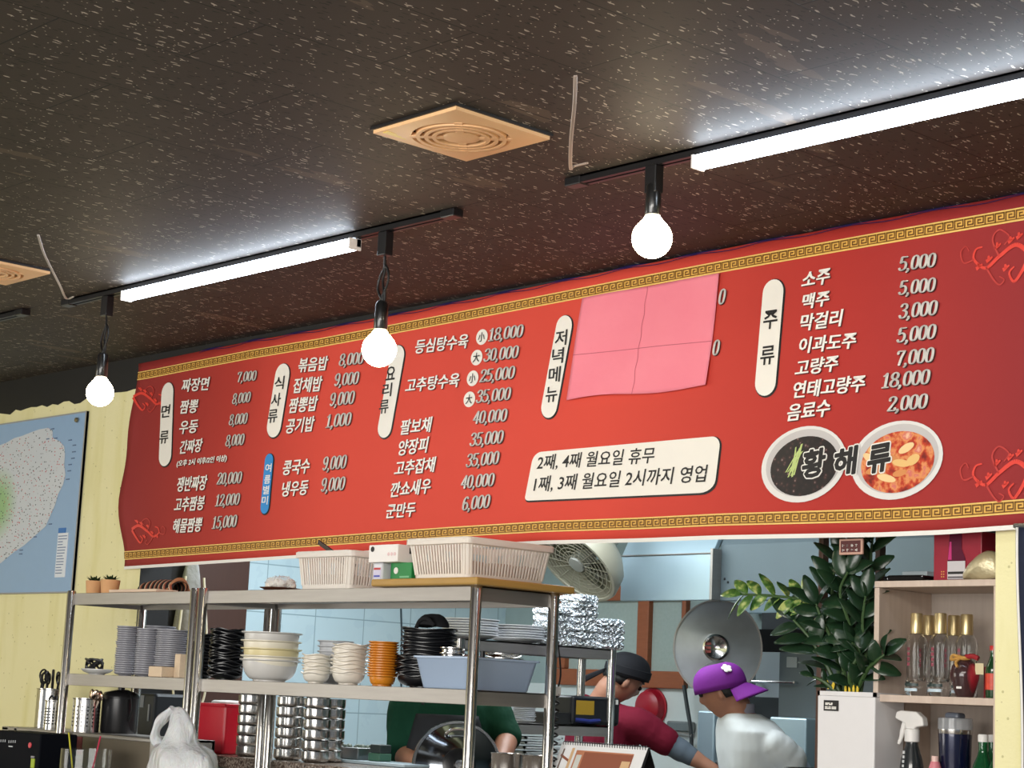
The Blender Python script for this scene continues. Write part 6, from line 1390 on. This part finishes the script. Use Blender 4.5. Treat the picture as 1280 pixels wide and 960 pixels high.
# ------------------------------------------------------------------ the cooks
def head_part(mb, c, face, up, s=1.0):
    """a head around centre c looking along face"""
    face = face.normalized(); rt = face.cross(up).normalized(); up = rt.cross(face)
    nu, nv = 36, 28; vs = []
    for j in range(nv+1):
        th = PI*j/nv
        for i in range(nu):
            ph = 2*PI*i/nu; x, y, z = math.sin(th)*math.cos(ph), math.sin(th)*math.sin(ph), math.cos(th)
            X_, Y_, Z_ = x*.076, y*.096, z*.118
            if z < 0:
                X_ *= 1-.34*(-z)**1.6
                if y < 0: Y_ *= 1-.42*(-z)
                else: Y_ *= 1-.10*(-z)
            if y > 0:
                Y_ *= .94
                Y_ += .024*math.exp(-(x/.17)**2-((z+.16)/.15)**2) + .008*math.exp(-(x/.13)**2-((z-.05)/.16)**2)
                Y_ -= .010*math.exp(-((abs(x)-.36)/.16)**2-((z-.06)/.11)**2)
                Y_ += .005*math.exp(-((z-.24)/.10)**2)
                Y_ += .008*math.exp(-(x/.26)**2-((z+.50)/.08)**2) - .004*math.exp(-(x/.3)**2-((z+.62)/.06)**2) + .008*math.exp(-(x/.3)**2-((z+.84)/.14)**2)
            vs.append(c+(rt*X_+face*Y_+up*Z_)*s)
    fs = [(j*nu+i, j*nu+(i+1) % nu, (j+1)*nu+(i+1) % nu, (j+1)*nu+i) for j in range(nv) for i in range(nu)]
    mb.add(vs, fs)
    for sd in (-1, 1):   # ears
        T = frame(c+(rt*sd*.077-face*.008-up*.012)*s, (face*.9+rt*sd*.45).normalized(), up); mb.ball((0,0,0), .031*s, 14, 10, (.62, 1.05, .26), T); mb.ball((-.004*s, -.004*s, 0), .022*s, 10, 8, (.5, .9, .5), T)
    return rt, face, up
def limb(mb, a, b, ra, rb, k=6):
    pts = [a.lerp(b, i/k) for i in range(k+1)]; mb.tube(pts, [ra+(rb-ra)*i/k+(.004 if 0 < i < k*.6 else 0) for i in range(k+1)], 14); mb.ball(a, ra, 14, 10); mb.ball(b, rb, 14, 10)
def torso(mb, sect, side, dep):
    """sect: (centre, half width, half depth)"""
    N = 24; vs = []
    for c, a, b in sect:
        for i in range(N): q = 2*PI*i/N; vs.append(c+side*a*math.copysign(abs(math.cos(q))**.8, math.cos(q))+dep*b*math.copysign(abs(math.sin(q))**.8, math.sin(q)))
    k = len(sect); mb.add(vs, [(j*N+i, j*N+(i+1) % N, (j+1)*N+(i+1) % N, (j+1)*N+i) for j in range(k-1) for i in range(N)]+[list(range(N))[::-1], [(k-1)*N+i for i in range(N)]])
def hand_part(mb, wrist, d, pn, sd, s=1.0, curl=.5):
    """palm and five separate fingers; d points along the hand, pn out of the palm, sd = thumb side"""
    d = d.normalized(); sd = (sd-d*sd.dot(d)).normalized(); pn = d.cross(sd).normalized()*(1 if d.cross(sd).dot(pn) > 0 else -1)
    mb.ball(wrist+d*.048*s, .045*s, 14, 10, (1, 1, 1), None) if False else None
    T = frame(wrist+d*.046*s, d, sd); mb.ball((0,0,0), .05*s, 14, 10, (1.0, .82, .30), T)
    for i, (o, L) in enumerate(((.030, .070), (.010, .078), (-.010, .072), (-.029, .056))):
        p = wrist+d*.085*s+sd*o*s; q = [p]; dd = d
        for f in (.45, .32, .23):
            dd = (dd+pn*curl*.8).normalized(); q.append(q[-1]+dd*L*f*s)
        mb.tube(q, [.0095*s, .009*s, .0082*s, .007*s], 8); mb.ball(q[-1], .007*s, 8, 6)
    p = wrist+d*.030*s+sd*.034*s; q = [p, p+(d*.6+sd*.7)*.034*s, p+(d*.6+sd*.7)*.034*s+(d+pn*.5).normalized()*.030*s]; mb.tube(q, [.012*s, .010*s, .008*s], 8); mb.ball(q[-1], .008*s, 8, 6)
def remeshed(mb, name, mat, parent, vox=.008, sm=4):
    o = mb.build(name, mat, parent); x = o.modifiers.new('r', 'REMESH'); x.mode = 'VOXEL'; x.voxel_size = vox; x.use_smooth_shade = True
    y = o.modifiers.new('s', 'SMOOTH'); y.factor = .5; y.iterations = sm
    return o
def skin(name, c): 
    return M(name, c, .5, noise=.06, nscale=30, sss=.12)
UP = Vector((0, 0, 1)); FW_ = Vector((cf.x, cf.y, 0)).normalized(); RT = FW_.cross(UP)
def cook(name, label, base, parts):
    t = thing('person', label, 'person', base); return t
def legs(mb, pel, base, side, dep, tw):
    for s in (-1, 1):
        hip = pel+side*.09*s; knee = Vector((hip.x, hip.y, .48))+dep*.02; ank = Vector((hip.x, hip.y, .08)); limb(mb, hip, knee, .085, .058); limb(mb, knee, ank, .056, .040)
def shoes(t, pel, o, side, face):
    for s in (-1, 1):
        hip = pel+side*.09*s; T = frame(Vector((hip.x, hip.y, .045))+face*.05-o, face, side); m = MB(); m.ball((0,0,0), .13, 16, 10, (1, .38, .34), T); m.build('shoe', BLACKP, t)
# --- purple cap, white shirt: bends to the left, seen from behind his right shoulder
D8 = 8.0
def A8(x, y, dd=0): return P(x, y, d=D8+dd)
base = A8(938, 1000); base.z = 0
t = thing('person', 'person in purple cap worn backwards and white shirt, bending left', 'person', base); o = Vector(base)
face = (-RT*.90+FW_*.28-UP*.34); hc = A8(902, 863); up_ = (UP*.95-RT*.16)
body = MB(); rt_, fc, upv = head_part(body, hc-o, face, up_, 1.0)
neckb = A8(924, 894); limb(body, hc-o-upv*.05-fc*.035, neckb-o, .056, .064)
side = (RT*.22-FW_*.97).normalized(); dep = (RT*.97+FW_*.22).normalized()   # torso turned: side axis points to his right (towards us)
pel = Vector((base.x+.02, base.y, .93)); chest = A8(941, 938)
sect = lambda g: [(pel-o-UP*.06, .155+g, .115+g), (pel-o+UP*.06, .158+g, .118+g), (pel.lerp(chest, .5)-o, .150+g, .112+g), (chest-o, .172+g, .128+g), (chest.lerp(neckb, .55)-o+RT*.02, .165+g, .118+g), (chest.lerp(neckb, .86)-o+RT*.018, .115+g, .098+g), (neckb-o+UP*.008+RT*.008, .066+g, .064+g)]
torso(body, sect(0), side, dep)
shR = chest.lerp(neckb, .22)+side*.155+RT*.05; shL = chest.lerp(neckb, .45)-side*.150
elR = A8(1000, 964, -.12); wrR = A8(985, 1015, -.30); elL = shL-UP*.25+RT*.02; wrL = elL-RT*.10-UP*.20-FW_*.05
for sh, el, wr in ((shR, elR, wrR), (shL, elL, wrL)):
    limb(body, sh-o, el-o, .050, .041); limb(body, el-o, wr-o, .041, .028); hand_part(body, wr-o, (wr-el), FW_, UP, 1.0)
legs(body, pel-o+o, base, side, dep, 0) if False else None
for s in (-1, 1):
    hip = pel+side*.09*s; limb(body, hip-o, Vector((hip.x, hip.y, .48))-o, .085, .058); limb(body, Vector((hip.x, hip.y, .48))-o, Vector((hip.x, hip.y, .07))-o, .056, .040)
remeshed(body, 'body', skin('tan_skin', (168, 118, 94)), t)
sh = MB(); torso(sh, sect(.014), side, dep)
for s_, el in ((shR, elR), (shL, elL)): limb(sh, s_-o, s_.lerp(el, .60)-o, .060, .072)
n = NT('white_cotton', .85, spec=.2); n.color(rgb(222, 228, 230)); n.bump(n.noise(n.map((1, 1, .5)), 9, 2), .45, .03)
remeshed(sh, 'white_shirt', n.m, t, .008, 3)
cl = MB(); cl.lathe([(.070,-.02),(.074,-.018),(.070,.035),(.064,.038),(.060,.0)], 28, frame(neckb-o+UP*.012-RT*.006, side, dep)); cl.build('grey_collar', M('lilac_grey_cotton', (150, 148, 160), .85), t)
sl_ = MB(); limb(sl_, shR.lerp(elR, .60)-o, elR-o, .052, .050); limb(sl_, elR-o, wrR-o, .049, .036); remeshed(sl_, 'pale_blue_arm_sleeve', M('pale_blue_cotton', (176, 190, 214), .8), t)
ap = MB(); torso(ap, [(Vector((pel.x, pel.y, .10))-o, .17, .13), (Vector((pel.x, pel.y, .5))-o, .175, .135), (pel-o+UP*.02, .178, .138)], side, dep); remeshed(ap, 'dark_trousers', M('dark_trouser_cloth', (40, 42, 48), .85), t, .012)
for s in (-1, 1):
    hip = pel+side*.09*s; m = MB(); m.ball((0,0,0), .13, 16, 10, (1, .38, .34), frame(Vector((hip.x, hip.y, .045))-RT*.05-o, -RT, FW_)); m.build('shoe', BLACKP, t)
hr = MB()   # short black hair under the cap
nu, nv = 28, 10
def hairp(a, b, k=1.06):
    ph = PI*.10+a*PI*1.8-PI/2-PI*.0; ph = a*2*PI; th = .15+b*1.72
    x, y, z = math.sin(th)*math.sin(ph), -math.sin(th)*math.cos(ph), math.cos(th)
    if y > -.12 and z < .30: z = max(z, .30)
    return hc-o+rt_*x*.081*k*.98+fc*y*.098*k*.97+upv*(z*.118*1.04)
hr.grid(hairp, nu, nv); hr.build('hair', M('black_hair', (22, 19, 18), .6), t, solid=.004)
PUR = NT('purple_twill', .75, spec=.25); PUR.color(rgb(116, 38, 136)); PUR.bump(PUR.noise(PUR.co, 90, 2), .15, .004); PUR = PUR.m
ct = upv*.96-fc*.10; ct.normalize(); cF = -(fc-ct*fc.dot(ct)).normalized(); cS = ct.cross(cF)      # cap axes: its visor points backwards
cc = hc-o+upv*.014
def capp(a, b):
    ph = a*2*PI; th = b*PI*.52; rr = math.sin(th)**.8
    return cc+cS*math.cos(ph)*rr*.093+cF*math.sin(ph)*rr*.112+ct*(math.cos(th)**.75*.100 if th < PI/2 else -.012)
cm = MB(); cm.grid(capp, 36, 14); cap = cm.build('purple_cap', PUR, t, solid=.003)
vm = MB()
def vis(a, b):
    ph = PI/2+(a-.5)*2.1; r_ = .098+.088*b*math.cos((a-.5)*2.2); dz = .004-.056*b-.020*(abs(a-.5)*2)**2
    return cc+cS*math.cos(ph)*r_*.90+cF*math.sin(ph)*r_*1.04+ct*dz
vm.grid(vis, 18, 8).build('visor', PUR, cap, solid=.003)
em_ = MB(); e0 = None
def capat(az, th, lift=.004):
    rr = math.sin(th)**.8; q = cS*math.cos(az)*rr*.093+cF*math.sin(az)*rr*.112+ct*(math.cos(th)**.75*.100); return cc+q*(1+lift/.1), q.normalized()
# emblem: a five petalled white flower on the cap above the visor, on the side towards us
cam_l = (EYE-hc).normalized(); best = max(((capat(a*.05, .95)[1].dot(cam_l)+.55*capat(a*.05, .95)[1].dot(cF)), a*.05) for a in range(126))[1]
p_, nn_ = capat(best, .93); T = frame(p_, nn_.cross(ct).normalized()*-1, ct-nn_*ct.dot(nn_))
for k in range(5): a = k*2*PI/5+.3; em_.ball((.0135*math.cos(a), .0135*math.sin(a), 0), .0105, 10, 6, (1, 1, .30), T)
em_.ball((0,0,0), .009, 10, 6, (1, 1, .35), T); em_.build('white_flower_emblem', WHI, cap)
MB().ball(cc+ct*.101, .008, 10, 6, (1, 1, .6)).build('cap_button', PUR, cap)
for s in (-1, 1): MB().ball(hc-o+fc*.083+rt_*s*.030+upv*.008, .011, 12, 8).build('eye', M('eye_dark', (30, 24, 22), .2), t)
# --- maroon shirt, black cap: reaches right across the range
D9 = 9.0
def A9(x, y, dd=0): return P(x, y, d=D9+dd)
base = A9(748, 1000); base.z = 0; o = Vector(base)
t = thing('person', 'person in maroon shirt and black skull cap reaching to the right', 'person', base)
face = (RT*.80+FW_*.28-UP*.52); up_ = (UP*.86+RT*.42); hc = A9(779, 849)
body = MB(); rt_, fc, upv = head_part(body, hc-o, face, up_, 1.0)
neckb = A9(752, 878); limb(body, hc-o-upv*.05-fc*.03, neckb-o, .056, .066)
side = (RT*.50-FW_*.86).normalized(); dep = (RT*.86+FW_*.5).normalized(); pel = Vector((base.x, base.y, .95)); chest = A9(752, 930)
sect = lambda g: [(pel-o-UP*.06, .165+g, .125+g), (pel-o+UP*.06, .168+g, .128+g), (pel.lerp(chest, .5)-o, .165+g, .125+g), (chest-o, .190+g, .135+g), (chest.lerp(neckb, .55)-o, .180+g, .115+g), (chest.lerp(neckb, .86)-o, .105+g, .088+g), (neckb-o+UP*.006, .066+g, .062+g)]
torso(body, sect(0), side, dep)
shR = A9(797, 905, -.14); elR = A9(846, 935, -.16); wrR = A9(892, 962, -.20); shL = A9(728, 888, .14); elL = A9(740, 950, .20); wrL = A9(800, 965, .16)
limb(body, chest.lerp(neckb, .5)-o, shR-o, .085, .060)
for s_, el, wr in ((shR, elR, wrR), (shL, elL, wrL)): limb(body, s_-o, el-o, .056, .044); limb(body, el-o, wr-o, .044, .030); hand_part(body, wr-o, wr-el, -UP, FW_, 1.0)
for s in (-1, 1):
    hip = pel+side*.09*s; limb(body, hip-o, Vector((hip.x, hip.y, .48))-o, .085, .058); limb(body, Vector((hip.x, hip.y, .48))-o, Vector((hip.x, hip.y, .07))-o, .056, .040)
remeshed(body, 'body', skin('warm_skin', (176, 126, 102)), t)
n = NT('maroon_cotton', .85, spec=.2); n.color(rgb(112, 22, 44)); n.bump(n.noise(n.map((1, 1, .7)), 10, 3), .6, .03)
sh = MB(); torso(sh, sect(.014), side, dep); limb(sh, chest.lerp(neckb, .5)-o, shR-o, .100, .078)
limb(sh, shR-o, shR.lerp(elR, .72)-o, .078, .068); limb(sh, shL-o, shL.lerp(elL, .6)-o, .080, .072); remeshed(sh, 'maroon_shirt', n.m, t, .009, 5)
sl_ = MB(); limb(sl_, shR.lerp(elR, .66)-o, elR-o, .058, .053); limb(sl_, elR-o, elR.lerp(wrR, .38)-o, .052, .045); remeshed(sl_, 'grey_arm_sleeve', M('slate_cotton', (92, 104, 116), .85), t)
tr2 = MB(); torso(tr2, [(Vector((pel.x, pel.y, .10))-o, .17, .13), (Vector((pel.x, pel.y, .5))-o, .178, .14), (pel-o+UP*.02, .185, .142)], side, dep); remeshed(tr2, 'dark_trousers', M('dark_trouser_cloth', (40, 42, 48), .85), t, .012)
for s in (-1, 1):
    hip = pel+side*.09*s; m = MB(); m.ball((0,0,0), .13, 16, 10, (1, .38, .34), frame(Vector((hip.x, hip.y, .045))+RT*.05-o, RT, FW_)); m.build('shoe', BLACKP, t)
hr = MB(); hr.grid(lambda a, b: hairp(a, b, 1.04), nu, nv); hr.build('hair', MATS['black_hair'], t, solid=.004)
ct = (upv*.92-fc*.34).normalized(); cF = (fc-ct*fc.dot(ct)).normalized(); cS = ct.cross(cF); cc = hc-o+upv*.035
BC = M('black_cap_cloth', (20, 21, 28), .85)
cm = MB()
def cap2(a, b):
    ph = a*2*PI; th = b*PI*.5; rr = math.sin(th)**.85; hgt = .096*math.cos(th)**.85 if th < 1.55 else -.018
    return cc+cS*math.cos(ph)*rr*.092+cF*math.sin(ph)*rr*.110+ct*hgt
cm.grid(cap2, 34, 14); cp2 = cm.build('skull_cap', BC, t, solid=.003)
MB().lathe([(.094,-.030),(.099,-.028),(.099,.004),(.094,.006)], 34, frame(cc, cS, cF) @ Matrix.Diagonal((.97, 1.16, 1, 1))).build('cap_band', BC, cp2)
kb = cc-cF*.112-ct*.012
for dx, dz in ((-.05, -.07), (-.09, -.075)): 
    m = MB(); m.grid(lambda a, b, dx=dx, dz=dz: kb+(-cF*.10*a+UP*(dz*a*1.1)+FW_*.02*a)+UP*(.018*(b-.5)*(1+a))+RT*(dx*a*.4), 8, 3); m.build('cap_tie', BC, cp2, solid=.002)
for s in (-1, 1): MB().ball(hc-o+fc*.083+rt_*s*.030+upv*.008, .011, 12, 8).build('eye', MATS['eye_dark'], t)
# --- green shirt and black apron, head hidden by the black platters
D7 = 7.5
def A7(x, y, dd=0): return P(x, y, d=D7+dd)
base = A7(560, 1000); base.z = 0; o = Vector(base)
t = thing('person', 'person in dark green shirt and black apron behind the middle shelf', 'person', base)
face = (-FW_*.75-UP*.55-RT*.05); hc = A7(541, 823); body = MB(); rt_, fc, upv = head_part(body, hc-o, face, UP*.8-FW_*.4, .96)
neckb = A7(556, 857); limb(body, hc-o-upv*.05-fc*.03, neckb-o, .055, .062)
side = RT; dep = FW_; pel = Vector((base.x, base.y, .95)); chest = A7(560, 915)
sect = lambda g: [(pel-o-UP*.06, .16+g, .115+g), (pel-o+UP*.06, .162+g, .118+g), (pel.lerp(chest, .5)-o, .155+g, .115+g), (chest-o, .180+g, .125+g), (chest.lerp(neckb, .6)-o, .175+g, .10+g), (chest.lerp(neckb, .88)-o, .10+g, .08+g), (neckb-o, .066+g, .062+g)]
torso(body, sect(0), side, dep)
shL = A7(508, 885); elL = A7(502, 940, -.05); wrL = A7(530, 965, -.24); shR = A7(613, 885); elR = A7(634, 922, -.05); wrR = A7(625, 958, -.26)
for s_, el, wr in ((shL, elL, wrL), (shR, elR, wrR)): limb(body, s_-o, el-o, .052, .043); limb(body, el-o, wr-o, .043, .030); hand_part(body, wr-o, wr-el, -UP, FW_*-1, 1.0)
for s in (-1, 1):
    hip = pel+side*.09*s; limb(body, hip-o, Vector((hip.x, hip.y, .48))-o, .085, .058); limb(body, Vector((hip.x, hip.y, .48))-o, Vector((hip.x, hip.y, .07))-o, .056, .040)
remeshed(body, 'body', MATS['tan_skin'], t)
n = NT('bottle_green_cotton', .85, spec=.2); n.color(rgb(18, 62, 44)); n.bump(n.noise(n.map((1, 1, .7)), 10, 3), .7, .03)
sh = MB(); torso(sh, sect(.013), side, dep)
for s_, el in ((shL, elL), (shR, elR)): limb(sh, s_-o, s_.lerp(el, .95)-o, .074, .062)
remeshed(sh, 'green_shirt', n.m, t, .009, 5)
am = MB(); am.grid(lambda a, b: (pel.lerp(chest, -.9+2.15*b)-o)+RT*((a-.5)*(.34-.10*max(0, b-.7)/.3))-FW_*(.168-.22*(a-.5)**2), 20, 24); am.build('black_apron', M('apron_black', (26, 29, 34), .75, bump=.4, bscale=12), t, solid=.004)
MB().tube(smoothpath([chest-o+RT*.1-FW_*.12+UP*.1, neckb-o+RT*.055-FW_*.04, neckb-o+FW_*.06+UP*.02, neckb-o-RT*.055-FW_*.04, chest-o-RT*.1-FW_*.12+UP*.1], 6), .008, 6).build('apron_strap', MATS['apron_black'], t)
tr2 = MB(); torso(tr2, [(Vector((pel.x, pel.y, .10))-o, .165, .125), (Vector((pel.x, pel.y, .5))-o, .172, .13), (pel-o+UP*.02, .178, .133)], side, dep); remeshed(tr2, 'dark_trousers', MATS['dark_trouser_cloth'], t, .012)
for s in (-1, 1):
    hip = pel+side*.09*s; m = MB(); m.ball((0,0,0), .13, 16, 10, (1, .38, .34), frame(Vector((hip.x, hip.y, .045))-FW_*.05-o, -FW_, RT)); m.build('shoe', BLACKP, t)
hr = MB(); hr.grid(lambda a, b: hairp(a, b, 1.04), nu, nv); hr.build('hair', MATS['black_hair'], t, solid=.004)
for s in (-1, 1): MB().ball(hc-o+(fc*.083+rt_*s*.030+upv*.008)*.96, .011, 12, 8).build('eye', MATS['eye_dark'], t)
